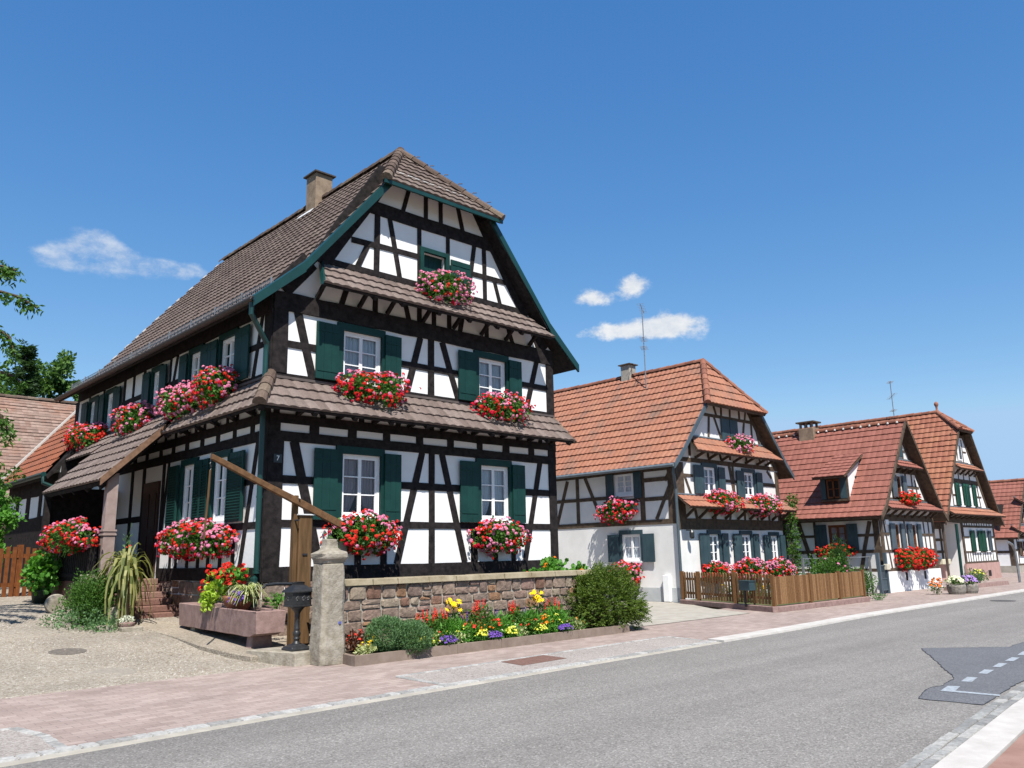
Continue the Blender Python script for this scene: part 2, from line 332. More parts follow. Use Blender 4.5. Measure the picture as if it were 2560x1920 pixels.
def window(F, house, u0, u1, v0, v1, rows=3, n=-.03, fm=None, curtain=None, sill=True, sash=2, drape=None):
    fm = fm or WHITE; mb = MB(); w = .055
    F.box(mb, u0, u1, v0, v0 + w, n - .05, n + .02); F.box(mb, u0, u1, v1 - w, v1, n - .05, n + .02)
    F.box(mb, u0, u0 + w, v0 + w, v1 - w, n - .05, n + .02); F.box(mb, u1 - w, u1, v0 + w, v1 - w, n - .05, n + .02)
    iw = (u1 - u0 - 2 * w) / sash
    for k in range(sash):
        a = u0 + w + iw * k + .002; b = a + iw - .004; t = .035
        F.box(mb, a, b, v0 + w + .002, v0 + w + t + .02, n - .04, n + .008); F.box(mb, a, b, v1 - w - t, v1 - w - .002, n - .04, n + .008)
        F.box(mb, a, a + t, v0 + w + t + .02, v1 - w - t, n - .04, n + .008); F.box(mb, b - t, b, v0 + w + t + .02, v1 - w - t, n - .04, n + .008)
        for r in range(1, rows):
            z = v0 + w + t + .02 + (v1 - v0 - 2 * w - 2 * t - .02) * r / rows
            F.box(mb, a + t, b - t, z - .012, z + .012, n - .032, n + .001)
    fr = mb.build('window', fm, house)
    g = MB(); g.q(F.P(u0 + w, v0 + w, n - .02), F.P(u1 - w, v0 + w, n - .02), F.P(u1 - w, v1 - w, n - .02), F.P(u0 + w, v1 - w, n - .02)); g.build('pane', GLASS, fr, fix=False)
    if curtain:
        c = MB(); m = 26
        for k in range(2):
            mid = (u0 + u1) / 2; a, b = (u0 + .03, mid + .02) if k == 0 else (mid - .02, u1 - .03)
            ph = R(0, 6)
            for z0, z1, g0, g1 in ((v0 + .5 * (v1 - v0), v1 - .02, 0, 0), (v0 + .18 * (v1 - v0), v0 + .5 * (v1 - v0), .35 if drape else 0, 0), (v0 + .03, v0 + .18 * (v1 - v0), .62 if drape else 0, .35 if drape else 0)):
                def X(t, g): return (a + (b - a) * t * (1 - g)) if k == 0 else (b - (b - a) * t * (1 - g))
                for i in range(m):
                    t0, t1 = i / m, (i + 1) / m
                    n0 = n - .075 + .018 * math.sin(t0 * 30 + ph) + .008 * math.sin(t0 * 71 + ph); n1 = n - .075 + .018 * math.sin(t1 * 30 + ph) + .008 * math.sin(t1 * 71 + ph)
                    c.q(F.P(X(t0, g0), z0, n0), F.P(X(t1, g0), z0, n1), F.P(X(t1, g1), z1, n1), F.P(X(t0, g1), z1, n0))
        c.build('curtain', curtain, fr, fix=False)
    if sill:
        sb = MB(); F.box(sb, u0 - .04, u1 + .04, v0 - .06, v0 - .003, n - .05, .075); sb.build('sill', fm, fr)
    return fr
def shutter(F, house, u0, u1, v0, v1, n=.085, mat=None, louvre=False, name='shutter', straps=True):
    mb = MB(); t = .035
    k = max(3, int((u1 - u0) / .13)); w = (u1 - u0) / k
    for i in range(k): F.box(mb, u0 + i * w + .002, u0 + (i + 1) * w - .002, v0, v1, n - t / 2, n + t / 2 - .003 + R(-.002, .002))
    if louvre:
        F.box(mb, u0, u0 + .05, v0, v1, n - t / 2, n + t / 2 + .012); F.box(mb, u1 - .05, u1, v0, v1, n - t / 2, n + t / 2 + .012)
        z = v0 + .08
        while z < v1 - .08:
            mb.hexa([F.P(u0 + .05, z, n), F.P(u1 - .05, z, n), F.P(u1 - .05, z + .01, n), F.P(u0 + .05, z + .01, n)], [F.P(u0 + .05, z - .025, n + .04), F.P(u1 - .05, z - .025, n + .04), F.P(u1 - .05, z - .015, n + .04), F.P(u0 + .05, z - .015, n + .04)]); z += .055
    o = mb.build(name, mat or GREEN, house)
    if straps:
        for z in (v0 + .15 * (v1 - v0), v0 + .85 * (v1 - v0)): h = MB(); F.box(h, u0 + .03, u1 - .03, z - .018, z + .018, n + t / 2, n + t / 2 + .008); h.build('hinge_strap', GREEN if mat is None else mat, o)
    return o
def casing(F, house, u0, u1, v0, v1, mat, iu0, iu1, iv0, iv1, n1=.055):
    mb = MB(); F.box(mb, u0, iu0, v0, v1, -.02, n1); F.box(mb, iu1, u1, v0, v1, -.02, n1); F.box(mb, iu0, iu1, iv1, v1, -.02, n1)
    return mb.build('window_casing', mat, house)

def tiles(mb, uvs, P, U, Vv, vlen, uf, course=.33, tw=.2, amp=.018, lip=.03, sub=4, v0=0, sag=.012):
    """tiled slope: real overlapping courses; uf(v) gives the left and right ends"""
    P = V(P); U = V(U).normalized(); Vv = V(Vv).normalized(); Nn = U.cross(Vv).normalized()
    if Nn.z < 0: Nn = -Nn
    k = max(1, round((vlen - v0) / course)); c = (vlen - v0) / k
    prof = [0, .85, 1, .45] if sub == 4 else ([0, 1] if sub == 2 else [0])
    step = tw / sub if amp else 1.2
    for j in range(k):
        a = v0 + j * c; b = a + c + .01
        l0, r0 = uf(a); l1, r1 = uf(min(b, vlen))
        lo = min(l0, l1); hi = max(r0, r1)
        i0 = math.floor(lo / step); i1 = math.ceil(hi / step); row = []
        for i in range(i0, i1 + 1):
            u = i * step; h = amp * prof[i % sub] if amp else 0
            sg = sag * noise.noise((u * .35, j * .4, 3.1)) + .006 * noise.noise((math.floor(u / tw) * 1.7, j * 2.3, 9.2))
            ub = min(max(u, l0), r0); ut = min(max(u, l1), r1)
            row.append((P + U * ub + Vv * a + Nn * (.0), P + U * ub + Vv * a + Nn * (lip + h + sg), P + U * ut + Vv * b + Nn * (h * .9 + .004 + sg), ub, ut))
        for s0, s1 in zip(row, row[1:]):
            if abs(s0[3] - s1[3]) < 1e-5 and abs(s0[4] - s1[4]) < 1e-5: continue
            n = len(mb.v); mb.v += [tuple(x) for x in (s0[0], s0[1], s0[2], s1[0], s1[1], s1[2])]
            mb.f += [(n, n + 3, n + 4, n + 1), (n + 1, n + 4, n + 5, n + 2)]
            mid = (s0[3] + s1[3]) / 2 / tw; ju = j + .5 + (a * 7.3 if 0 else 0)
            x0 = math.floor(mid + (.5 if j % 2 and amp == 0 else 0)) + .5
            uvs += [(x0, ju)] * 8
def ridge_caps(mb, p, q, r=.11, L=.38, n=7):
    p = V(p); q = V(q); a = q - p; T = a.length; a.normalize(); k = max(1, int(T / L)); s = a.cross(V((0, 0, 1))).normalized(); u = s.cross(a)
    for i in range(k):
        r0 = r * 1.12; r1 = r * .96; c0 = p + a * (T * i / k - .03); c1 = p + a * (T * (i + 1) / k); b = len(mb.v)
        jit = u * R(-.008, .008)
        for c, rr in ((c0, r0), (c1, r1)):
            for j in range(n):
                t = -.15 + (PI + .3) * j / (n - 1); mb.v.append(tuple(c + jit + s * math.cos(t) * rr + u * (math.sin(t) * rr - .03)))
        for j in range(n - 1): mb.f.append((b + j, b + j + 1, b + n + j + 1, b + n + j))
        mb.f.append(tuple(range(b, b + n)))

# --- foliage
def rdir():
    while 1:
        d = V((R(-1, 1), R(-1, 1), R(-1, 1)))
        if .05 < d.length < 1: return d.normalized()
def leaf(mb, p, d, L, w, up=None, sides=4):
    """one leaf of length L along d"""
    x = d.cross(up or rdir())
    if x.length < 1e-3: x = d.orthogonal()
    x.normalize(); n = x.cross(d)
    if sides == 4: mb.q(p, p + d * L * .45 + x * w / 2 + n * w * .12, p + d * L, p + d * L * .45 - x * w / 2 + n * w * .12)
    else:
        i = len(mb.v); c = p + d * L / 2
        for k in range(sides):
            t = 2 * PI * k / sides; mb.v.append(tuple(c + d * (math.cos(t) * L / 2) + x * (math.sin(t) * w / 2) + n * (.08 * w * math.cos(2 * t))))
        mb.f.append(tuple(range(i, i + sides)))
def floret(mb, p, d, r, n=9, s=.6):
    d = d.normalized()
    for _ in range(n):
        e = (d * 1.0 + rdir() * .95).normalized(); c = p + e * r * .8
        x = e.orthogonal().normalized(); y = e.cross(x); a = R(0, 6); x, y = x * math.cos(a) + y * math.sin(a), y * math.cos(a) - x * math.sin(a)
        k = r * s; mb.q(c - x * k, c - y * k, c + x * k, c + y * k)
def geranium(label, c, U, Nn, L, H, D, pink=.45, dens=1, seed=1, box=True, group='flower boxes of geraniums', crim=.12, fs=.043, gap=.0, cat='flower box'):
    """a window box with a cascading cushion of geraniums; c is the top back edge of the box"""
    rs = random.Random(seed); rr = rs.uniform
    c = V(c); U = V(U); Nn = V(Nn); Z = V((0, 0, 1)); H *= .86; L *= 1.04
    t = thing('geranium_box', c - Z * .2 + Nn * .1, label, cat, group)
    if box:
        b = MB(); b.obox(c + Nn * .07 - Z * .10, U * (L * .36), Nn * .06, Z * .07); b.build('planter_box', BOXB, t, .01)
    fo, rd, pk, cr = MB(), MB(), MB(), MB(); ce = c + Nn * .12 - Z * (H * .02)
    def pt(k0, k1):
        while 1:
            x, y, z = rr(-1, 1), rr(-.55, 1), rr(-1, 1); q = math.sqrt(x * x + y * y + z * z)
            if q > 1 or q < .1: continue
            k = rr(k0, k1) / q; x, y, z = x * k, y * k, z * k
            w = 1 + .42 * noise.noise((x * 2.6 + seed * 3.7, y * 2 + z * 2.2, seed * 1.3))
            drop = .34 * abs(noise.noise((x * 4.5 + seed, 5.5, seed))) if z < 0 else .1 * noise.noise((x * 5 + seed, 1.5, 2))
            p = ce + U * (x * L / 2 * w) + Nn * (max(y * D * w, -.1)) + Z * (z * H / 2 * w - drop * H)
            d = (U * x / L + Nn * (y + .25) / (2 * D) + Z * (z + .15) / H).normalized()
            return p, d
    for _ in range(int(1050 * L * H * dens)):
        p, d = pt(.55, 1.0); e = (d + rdir() * .9).normalized(); s = rr(.045, .08); leaf(fo, p, e, s, s, None, 6)
    for _ in range(int(260 * L)):
        p = c + U * rr(-.4, .4) * L + Nn * rr(.1, .2) + Z * rr(-.2, .06); s = rr(.05, .08); leaf(fo, p, (Nn + rdir()).normalized(), s, s, None, 6)
    for _ in range(int(45 * L)):    # trailing stems
        p, d = pt(.9, 1.0); fo.tube([p, p + d * .05 - Z * .02, p + d * .09 - Z * .05], .003, 3, False)
    nf = int(330 * L * H * dens)
    for _ in range(nf):
        p, d = pt(.93, 1.1); x = noise.noise((p.x * 2.1, p.y * 2.1 + p.z * 2.6, seed * .7)) * .9 + rr(-.5, .5)
        if gap and noise.noise((p.x * 1.6 + 9, p.y * 1.6, p.z * 2 + seed)) > .25 - gap: continue
        z = (p - ce).z / H; tgt = pk if x > (.5 - pink) * 1.3 - z * .5 else (cr if rr(0, 1) < crim + (.35 if z < -.3 else 0) else rd)
        floret(tgt, p + d * .02, (d + Z * .3), fs * rr(.75, 1.15), 9)
    fo.build('foliage', LEAF_G, t, fix=False)
    for m, n, mm in ((rd, 'red_blossoms', PET_R), (pk, 'pink_blossoms', PET_P), (cr, 'crimson_blossoms', PET_D)):
        if m.v: m.build(n, mm, t, fix=False)
    return t
def blob(mb, c, rx, ry, rz, n, L, w, up=.3, shell=.5, sides=4, rough=.3, seed=0, zmin=None, out=.6):
    """a leafy volume with an uneven outline"""
    c = V(c)
    for _ in range(n):
        d = rdir(); k = R(shell, 1) * (1 + rough * noise.noise((d.x * 2.2 + seed, d.y * 2.2, d.z * 2.2 + seed * .7)) * 1.6)
        p = c + V((d.x * rx * k, d.y * ry * k, d.z * rz * k))
        if zmin is not None and p.z < zmin: continue
        e = (d * out + rdir() * .8 + V((0, 0, up))).normalized(); s = R(.7, 1.25); leaf(mb, p, e, L * s, w * s, None, sides)
def plant(name, label, cat, c, rx, ry, h, mat, n, L, w, flowers=(), group=None, up=.6, sides=4, stems=True, seed=None, rough=.3):
    """herbaceous clump standing at c; flowers: (mat, count, size, height range, part name)"""
    c = V(c); t = thing(name, c, label, cat, group); mb = MB(); sd_ = seed if seed is not None else R(0, 99)
    if stems:
        for _ in range(max(4, n // 25)):
            a = R(0, 2 * PI); k = R(.1, .8); top = c + V((rx * k * math.cos(a), ry * k * math.sin(a), h * R(.5, .85))); mb.tube([c + V((R(-.3, .3) * rx, R(-.3, .3) * ry, 0)), top], .005, 3, False)
    blob(mb, c + V((0, 0, h * .5)), rx, ry, h * .52, n, L, w, up, .35, sides, rough, sd_, c.z + .01)
    mb.build('foliage', mat, t, fix=False)
    for fm, k, fs, z0, z1, pn in flowers:
        f = MB()
        for _ in range(k):
            a = R(0, 2 * PI); q = math.sqrt(R(0, 1)) * .95; z = R(z0, z1)
            qq = q * math.sqrt(max(.15, 1 - (2 * z - 1) ** 2 if z < 1 else .4))
            if z < .8: qq = max(qq, .75 * math.sqrt(max(.1, 1 - (2 * z - 1) ** 2)))
            p = c + V((rx * qq * math.cos(a), ry * qq * math.sin(a), h * z))
            if pn == 'flower_spikes':
                d = (V((0, 0, 1)) + rdir() * .15).normalized(); f.tube([V((c.x + (p.x - c.x) * .4, c.y + (p.y - c.y) * .4, c.z)), p, p + d * fs * 5], .004, 3, False)
                for i in range(7): floret(f, p + d * (i * fs * .75), d + rdir() * .3, fs * (1 - i * .09) * .75, 5)
            elif pn == 'daisies':
                d = (V((R(-.5, .5), -.7, .7)) + rdir() * .4).normalized(); x = d.orthogonal().normalized(); y = d.cross(x)
                for i in range(9):
                    t_ = 2 * PI * i / 9; e = (x * math.cos(t_) + y * math.sin(t_) - d * .25).normalized(); leaf(f, p, e, fs, fs * .42, d)
            else: floret(f, p, V((math.cos(a) * .5, math.sin(a) * .5, .8)), fs, 7)
        f.build(pn, fm, t, fix=False)
    return t

# ================================================================== the ground
def gz(y): return .09 * max(0, min(y, 23) - 12)
def speckle(name, cols, scale, patch, pk=.25, bs=.4, bd=.006, rough=.9, big=.25, tracks=0):
    m, t, p, o = newmat(name)
    c = t.nodes.new("ShaderNodeTexCoord"); v = t.nodes.new("ShaderNodeTexVoronoi"); v.inputs['Scale'].default_value = scale; t.links.new(c.outputs['Object'], v.inputs['Vector'])
    sx = t.nodes.new("ShaderNodeSeparateColor"); t.links.new(v.outputs['Color'], sx.inputs[0])
    base = ramp(t, [(i / (len(cols) - 1), k) for i, k in enumerate(cols)], sx.outputs[0])
    fine = ramp(t, [(.3, (.72,) * 3), (.7, (1.2,) * 3)], tnoise(t, scale * 2.2, 6, .7))
    mac = ramp(t, [(.3, (1 - big,) * 3), (.7, (1 + big * .6,) * 3)], tnoise(t, .7, 7, .65))
    st = ramp(t, [(.55, (0, 0, 0)), (.75, (pk,) * 3)], tnoise(t, 2.3, 8, .7))
    k = mixc(t, 1.0, mixc(t, 1.0, base, fine, 'MULTIPLY'), mac, 'MULTIPLY')
    if tracks: k = mixc(t, 1.0, k, ramp(t, [(.35, (1 - tracks,) * 3), (.65, (1 + tracks * .7,) * 3)], tnoise(t, 1, 4, .6, 'Object', (.035, .9, 1))), 'MULTIPLY')
    t.links.new(mixc(t, st, k, patch), p.inputs['Base Color']); p.inputs['Roughness'].default_value = rough; p.inputs['Specular IOR Level'].default_value = .2
    bump(t, p, v.outputs['Distance'], bs, bd); return m
ASPH = speckle('worn_asphalt', [(.126, .118, .109), (.172, .162, .151), (.21, .198, .185), (.182, .171, .16), (.30, .285, .266)], 66, (.172, .162, .151), .35, .45, .006, .9, .09, tracks=.16)
PATCHM = speckle('fresh_asphalt', [(.085, .088, .095), (.118, .121, .13), (.15, .153, .16)], 70, (.1, .103, .11), .3, .25, .004, .85, .1)
BAYM = speckle('pinkish_grey_bay_asphalt', [(.20, .175, .158), (.28, .25, .23), (.36, .33, .305), (.26, .23, .21)], 50, (.25, .22, .2), .3, .4, .006, .9, .14)
GRAVM = speckle('limestone_gravel', [(.19, .16, .125), (.265, .23, .185), (.32, .285, .24), (.23, .198, .155), (.40, .37, .325)], 38, (.17, .14, .105), .5, .7, .015, .95, .22)
EARTHM = M('meadow_ground', (.06, .075, .03), (.11, .1, .05), .95, .5, 8, .3, 8, .05, .1)
def pavermat():
    m, t, p, o = newmat('pink_block_pavers')
    c = t.nodes.new("ShaderNodeTexCoord"); b = t.nodes.new("ShaderNodeTexBrick"); t.links.new(c.outputs['Object'], b.inputs['Vector'])
    b.inputs['Scale'].default_value = 1; b.inputs['Brick Width'].default_value = .225; b.inputs['Row Height'].default_value = .115; b.inputs['Mortar Size'].default_value = .005; b.inputs['Mortar Smooth'].default_value = .5
    b.inputs['Color1'].default_value = (.265, .205, .182, 1); b.inputs['Color2'].default_value = (.34, .272, .245, 1); b.inputs['Mortar'].default_value = (.19, .152, .135, 1); b.inputs['Bias'].default_value = -.1
    mac = ramp(t, [(.3, (.8,) * 3), (.7, (1.15,) * 3)], tnoise(t, .9, 8, .7)); fine = ramp(t, [(.3, (.85,) * 3), (.7, (1.12,) * 3)], tnoise(t, 45, 6, .7))
    dust = ramp(t, [(.5, (0, 0, 0)), (.8, (.5,) * 3)], tnoise(t, 1.7, 8, .7))
    k = mixc(t, 1.0, mixc(t, 1.0, b.outputs[0], mac, 'MULTIPLY'), fine, 'MULTIPLY')
    t.links.new(mixc(t, dust, k, (.31, .262, .235)), p.inputs['Base Color']); p.inputs['Roughness'].default_value = .9; p.inputs['Specular IOR Level'].default_value = .2
    inv = t.nodes.new("ShaderNodeMath"); inv.operation = 'SUBTRACT'; inv.inputs[0].default_value = 1; t.links.new(b.outputs['Fac'], inv.inputs[1]); bump(t, p, inv.outputs[0], .5, .004)
    return m
PAVER = pavermat()
def poly_sheet(name, pts, z, mat, kind='structure', label=None, parent=None):
    mb = MB(); mb.f.append(tuple(range(len(pts)))); mb.v = [(x, y, z) for x, y in pts]
    o = mb.build(name, mat, parent, fix=False)
    if o.data.polygons[0].normal.z < 0: o.data.flip_normals()
    if not parent: tag(o, label, kind=kind)
    return o
poly_sheet('ground', [(-400, -400), (900, -400), (900, 900), (-400, 900)], -.05, EARTHM)
KF = [(-40, 7.75), (1.8, 7.98), (4.35, 8.12), (12.7, 8.36), (16, 8.44), (20, 8.68), (33, 8.85), (80, 9.6), (260, 12)]     # street side edge of the kerb
RE = [(-40, 0), (3, 2.35), (6.5, 2.78), (8, 2.93), (9.56, 3.09), (11.4, 3.22), (20, 3.6), (80, 4.6), (260, 8)]                  # far edge of the asphalt
def along(pl, x):
    for a, b in zip(pl, pl[1:]):
        if a[0] <= x <= b[0]: return a[1] + (b[1] - a[1]) * (x - a[0]) / (b[0] - a[0])
    return pl[-1][1]
def off(pl, d): return [(x, y + d) for x, y in pl]
poly_sheet('road', off(RE, -.3) + off(KF, .05)[::-1], 0, ASPH)
def ragged(pts, st=.12, amp=.016):
    o = []
    for a, b in zip(pts, pts[1:] + pts[:1]):
        a, b = V(a), V(b); k = max(1, min(60, int((b - a).length / st)))
        for i in range(k): p = a.lerp(b, i / k); o.append((p.x + R(-amp, amp), p.y + R(-amp, amp)))
    return o
PATCH_PTS = ragged([(14.15, 5.40), (15.1, 4.40), (15.65, 4.42), (40, 5.3), (40, 4.1), (20, 3.6), (11.4, 3.24), (10.2, 3.16), (9.52, 3.08), (9.49, 3.71), (10.0, 3.83), (10.37, 3.89), (10.55, 3.83), (10.85, 3.87), (11.22, 3.93)])
poly_sheet('asphalt_patch', PATCH_PTS, .004, PATCHM)
sm = MB()
for a, b in zip(PATCH_PTS, PATCH_PTS[1:] + PATCH_PTS[:1]):
    a, b = V((*a, .0065)), V((*b, .0065)); d = (b - a); n_ = V((-d.y, d.x, 0)).normalized() * R(.003, .009); sm.q(a - n_, b - n_, b + n_, a + n_)
tag(sm.build('tar_seam', M('tar', (.03, .03, .032), (.06, .06, .062), .5, 20, 6), fix=False), None, kind='structure')
# parking marks on the patch
mk = MB()
for a in ([(10.12, 3.71), (10.53, 3.77), (10.58, 3.65), (10.24, 3.59), (10.26, 3.14), (10.16, 3.12)],
          [(10.96, 3.77), (11.38, 3.83), (11.4, 3.72), (11.0, 3.66)], [(11.77, 3.83), (12.18, 3.88), (12.2, 3.77), (11.79, 3.73)], [(12.5, 3.88), (12.95, 3.93), (12.97, 3.83), (12.52, 3.79)], [(13.24, 3.94), (13.71, 3.98), (13.72, 3.88), (13.27, 3.84)],
          [(14.04, 4.0), (14.55, 4.06), (14.57, 3.95), (14.07, 3.9)], [(14.9, 4.08), (15.4, 4.14), (15.42, 4.03), (14.92, 3.98)], [(15.75, 4.17), (16.25, 4.23), (16.27, 4.12), (15.77, 4.06)]):
    mk.f.append(tuple(range(len(mk.v), len(mk.v) + len(a)))); mk.v += [(x, y, .008) for x, y in a]
tag(mk.build('parking_marks', M('worn_road_paint', (.20, .225, .25), (.34, .37, .40), .7, 22, 8), fix=False), None, kind='structure')
poly_sheet('pavement', off(KF, .16)[1:8] + [(80, 30), (24, 30), (24, 13.6), (14.5, 12.2), (-12, 12.2)] + [(-12, 8.0)], .006, PAVER)
bay1 = [(-12, 8.2), (2.36, 8.29), (2.40, 9.02), (2.28, 9.66), (-12, 9.66)]
poly_sheet('parking_bay', bay1, .011, BAYM)
poly_sheet('parking_bay', [(6.76, 8.42), (12.95, 8.62), (13.28, 9.74), (6.83, 9.52)], .011, BAYM)
SETT = MI('granite_setts', [(.29, .285, .275), (.34, .335, .32), (.25, .245, .235), (.37, .362, .345)], .85, .4, 40, .3)
SETTG = MI('gutter_setts', [(.22, .22, .215), (.27, .27, .26), (.19, .19, .185), (.31, .305, .29)], .85, .4, 40, .3)
def setts(mb, p, q, w, L=.17, h=.018, z=.004, gap=.012):
    p = V((*p, z)); q = V((*q, z)); a = q - p; T = a.length; a.normalize(); s = V((-a.y, a.x, 0)); x = 0
    while x < T - .05:
        l = min(L * R(.75, 1.25), T - x); c = p + a * (x + l / 2) + s * R(-.006, .006); ha = a * (l / 2 - gap / 2); hs = s * (w / 2 - R(.002, .01)); up = V((0, 0, h * R(.8, 1.15)))
        b = [c - ha - hs, c + ha - hs, c + ha + hs, c - ha + hs]; tp = [c + (k - c) * .88 + up for k in b]; mb.hexa(b, tp); x += l
kb = MB()
for a, b in zip(KF[:5], KF[1:5]):
    if a[0] < -12: a = (-12, along(KF, -12))
    if b[0] > 13: b = (13.2, along(KF, 13.2))
    if a[0] < 13: setts(kb, (a[0], a[1] + .20), (b[0], b[1] + .20), .17)
for a, b in zip(bay1[1:], bay1[2:]): setts(kb, a, b, .11, .12, .010, .008)
for a, b in (((6.79, 8.42), (6.83, 9.52)), ((6.83, 9.52), (13.28, 9.74)), ((13.28, 9.74), (13.0, 8.62))): setts(kb, a, b, .10, .12, .010, .008)
tag(kb.build('kerb', SETT), None, kind='structure')
kf = MB()
for a, b in zip(KF[:5], KF[1:5]):
    if b[0] > 13: b = (13.0, along(KF, 13.0))
    kf.hexa([(a[0], a[1] - .02, -.02), (b[0], b[1] - .02, -.02), (b[0], b[1] + .10, -.02), (a[0], a[1] + .10, -.02)], [(a[0], a[1], .009), (b[0], b[1], .009), (b[0], b[1] + .10, .013), (a[0], a[1] + .10, .013)])
tag(kf.build('kerb', CONC), None, kind='structure')
wk = MB(); xs = 13.1
while xs < 120:
    xe = xs + (1.0 if xs < 50 else 5); y0, y1 = along(KF, xs), along(KF, xe)
    wk.hexa([(xs + .004, y0, -.02), (xe - .004, y1, -.02), (xe - .004, y1 + .36, -.02), (xs + .004, y0 + .36, -.02)], [(xs + .004, y0 + .01, .035), (xe - .004, y1 + .01, .035), (xe - .004, y1 + .35, .04), (xs + .004, y0 + .35, .04)]); xs = xe
tag(wk.build('kerb', KERBW), None, kind='structure')
# near right: gutter of two sett rows, pale kerb, far pavement
gt = MB()
for a, b in zip(RE[1:6], RE[2:7]):
    for k in (.085, .19): setts(gt, (a[0], a[1] - k), (b[0], b[1] - k), .10, .20, .012, .002)
tag(gt.build('gutter', SETTG), None, kind='structure')
rk = MB()
for a, b in zip(RE[:8], RE[1:]):
    rk.hexa([(a[0], a[1] - .55, -.03), (b[0], b[1] - .55, -.03), (b[0], b[1] - .25, -.03), (a[0], a[1] - .25, -.03)], [(a[0], a[1] - .55, .03), (b[0], b[1] - .55, .03), (b[0], b[1] - .26, .03), (a[0], a[1] - .26, .03)])
tag(rk.build('kerb', KERBW), None, kind='structure')
poly_sheet('pavement', off(RE, -.56)[1:9] + [(260, -12), (3, -12)], .012, M('red_concrete_pavement', (.20, .115, .092), (.28, .175, .145), .9, 2, 9, .4, 40, .006, .15))
# gravel yard on its slope
gv = MB(); nx, ny = 60, 70; gp = []
for j in range(ny + 1):
    y = 11.85 + (46 - 11.85) * (j / ny) ** 1.6
    for i in range(nx + 1):
        x = -16 + (7.05 + 16) * (1 - (1 - i / nx) ** 1.4)
        e = .12 * noise.noise((x * .8, 3, 1)) if j == 0 else 0
        gv.v.append((x, y + e, -.004 if j == 0 else gz(y) + .014 + (.02 * noise.noise((x * .7, y * .7, 0)) + .008 * noise.noise((x * 4, y * 4, 3))) * min(1, j / 6)))
for j in range(ny):
    for i in range(nx): a = j * (nx + 1) + i; gv.f.append((a, a + 1, a + nx + 2, a + nx + 1))
tag(gv.build('gravel_yard', GRAVM, fix=False, smooth=True), None, kind='structure')
pb = MB()
for _ in range(5200):
    y = 11.95 + 7.5 * R(0, 1) ** 1.5; x = R(1.5, 6.0) if y < 16.5 else R(2.5, 5.3); s = R(.007, .015); z = gz(y) + .014
    if R(0, 1) < .04: s *= 1.6
    b = len(pb.v); a = R(0, 6)
    for k in range(5): pb.v.append((x + s * math.cos(a + k * 1.257) * R(.7, 1.2), y + s * math.sin(a + k * 1.257) * R(.7, 1.2), z - .004))
    pb.v.append((x + s * R(-.3, .3), y + s * R(-.3, .3), z + s * R(.5, .9)))
    for k in range(5): pb.f.append((b + k, b + (k + 1) % 5, b + 5))
tag(pb.build('gravel_stones', MI('pebble', [(.26, .225, .18), (.34, .305, .255), (.42, .39, .345), (.22, .185, .145), (.3, .26, .2)], .9, 0), fix=False), None, kind='stuff')
# concrete drive between the two houses
poly_sheet('driveway', [(14.5, 11.45), (19.3, 11.5), (20.2, 13.2), (22.15, 15.6), (22.15, 30), (14.9, 30), (14.9, 13)], .016, CONC)
# slab under the trough
sl = MB()
ed = [(6.1, 12.35), (5.98, 12.9), (5.88, 13.8), (5.9, 15), (5.84, 16.2), (5.80, 17.3), (7.05, 17.3), (7.05, 14), (8.2, 14), (8.2, 12.35)]
sl.hexa([(x, y, gz(y) - .05) for x, y in ed], [(x, y, .115 + .068 * (y - 12)) for x, y in ed])
tag(sl.build('paved_slab', speckle('rough_pebbly_concrete', [(.2, .165, .125), (.28, .24, .19), (.34, .3, .245), (.24, .2, .155)], 40, (.17, .135, .1), .5, .6, .012, .95, .25), bevel=.015), None, kind='structure')
for x, y, r in ((4.1, 14.55, .27), (4.2, 12.7, .30)):
    mh = MB(); mh.lathe([(r, -.02), (r, .006), (r - .03, .010), (r - .05, .007)], 0, 0, 28); mh.v = [(x + v[0], y + v[1], gz(y + v[1]) + .013 + v[2]) for v in mh.v]
    o = mh.build('manhole_cover', M('dusty_iron_cover_%d' % (y > 13.3), (.09, .078, .066) if y > 13.3 else (.2, .18, .15), (.15, .13, .11) if y > 13.3 else (.27, .24, .2), .8, 20, 6, .3, 60, .005)); tag(o, 'round rusty manhole cover in the gravel yard, further from the street' if y > 13.3 else 'pale dusty manhole cover half buried in gravel near the pavers', 'manhole cover')
mh = MB(); mh.box(0, 1, 0, 1, .012, .020); br = [(8.74, 9.51), (9.72, 9.56), (9.66, 9.01), (8.66, 8.96)]; mh = MB(); mh.hexa([(x, y, .012) for x, y in br], [(x, y, .018) for x, y in br])
tag(mh.build('drain_cover', M('rusty_plate', (.12, .065, .052), (.17, .1, .08), .8, 12, 7, .3, 50, .004)), 'rectangular rust-brown cover plate let into the parking bay', 'cover plate')
mh = MB(); mh.lathe([(.33, .003), (.33, .008), (.3, .010), (.28, .008)], 27.3, 7.95, 26); tag(mh.build('manhole_cover', M('dark_cover', (.05, .048, .046), (.08, .076, .072), .8, 20, 6)), 'dark round manhole cover out in the asphalt road', 'manhole cover')

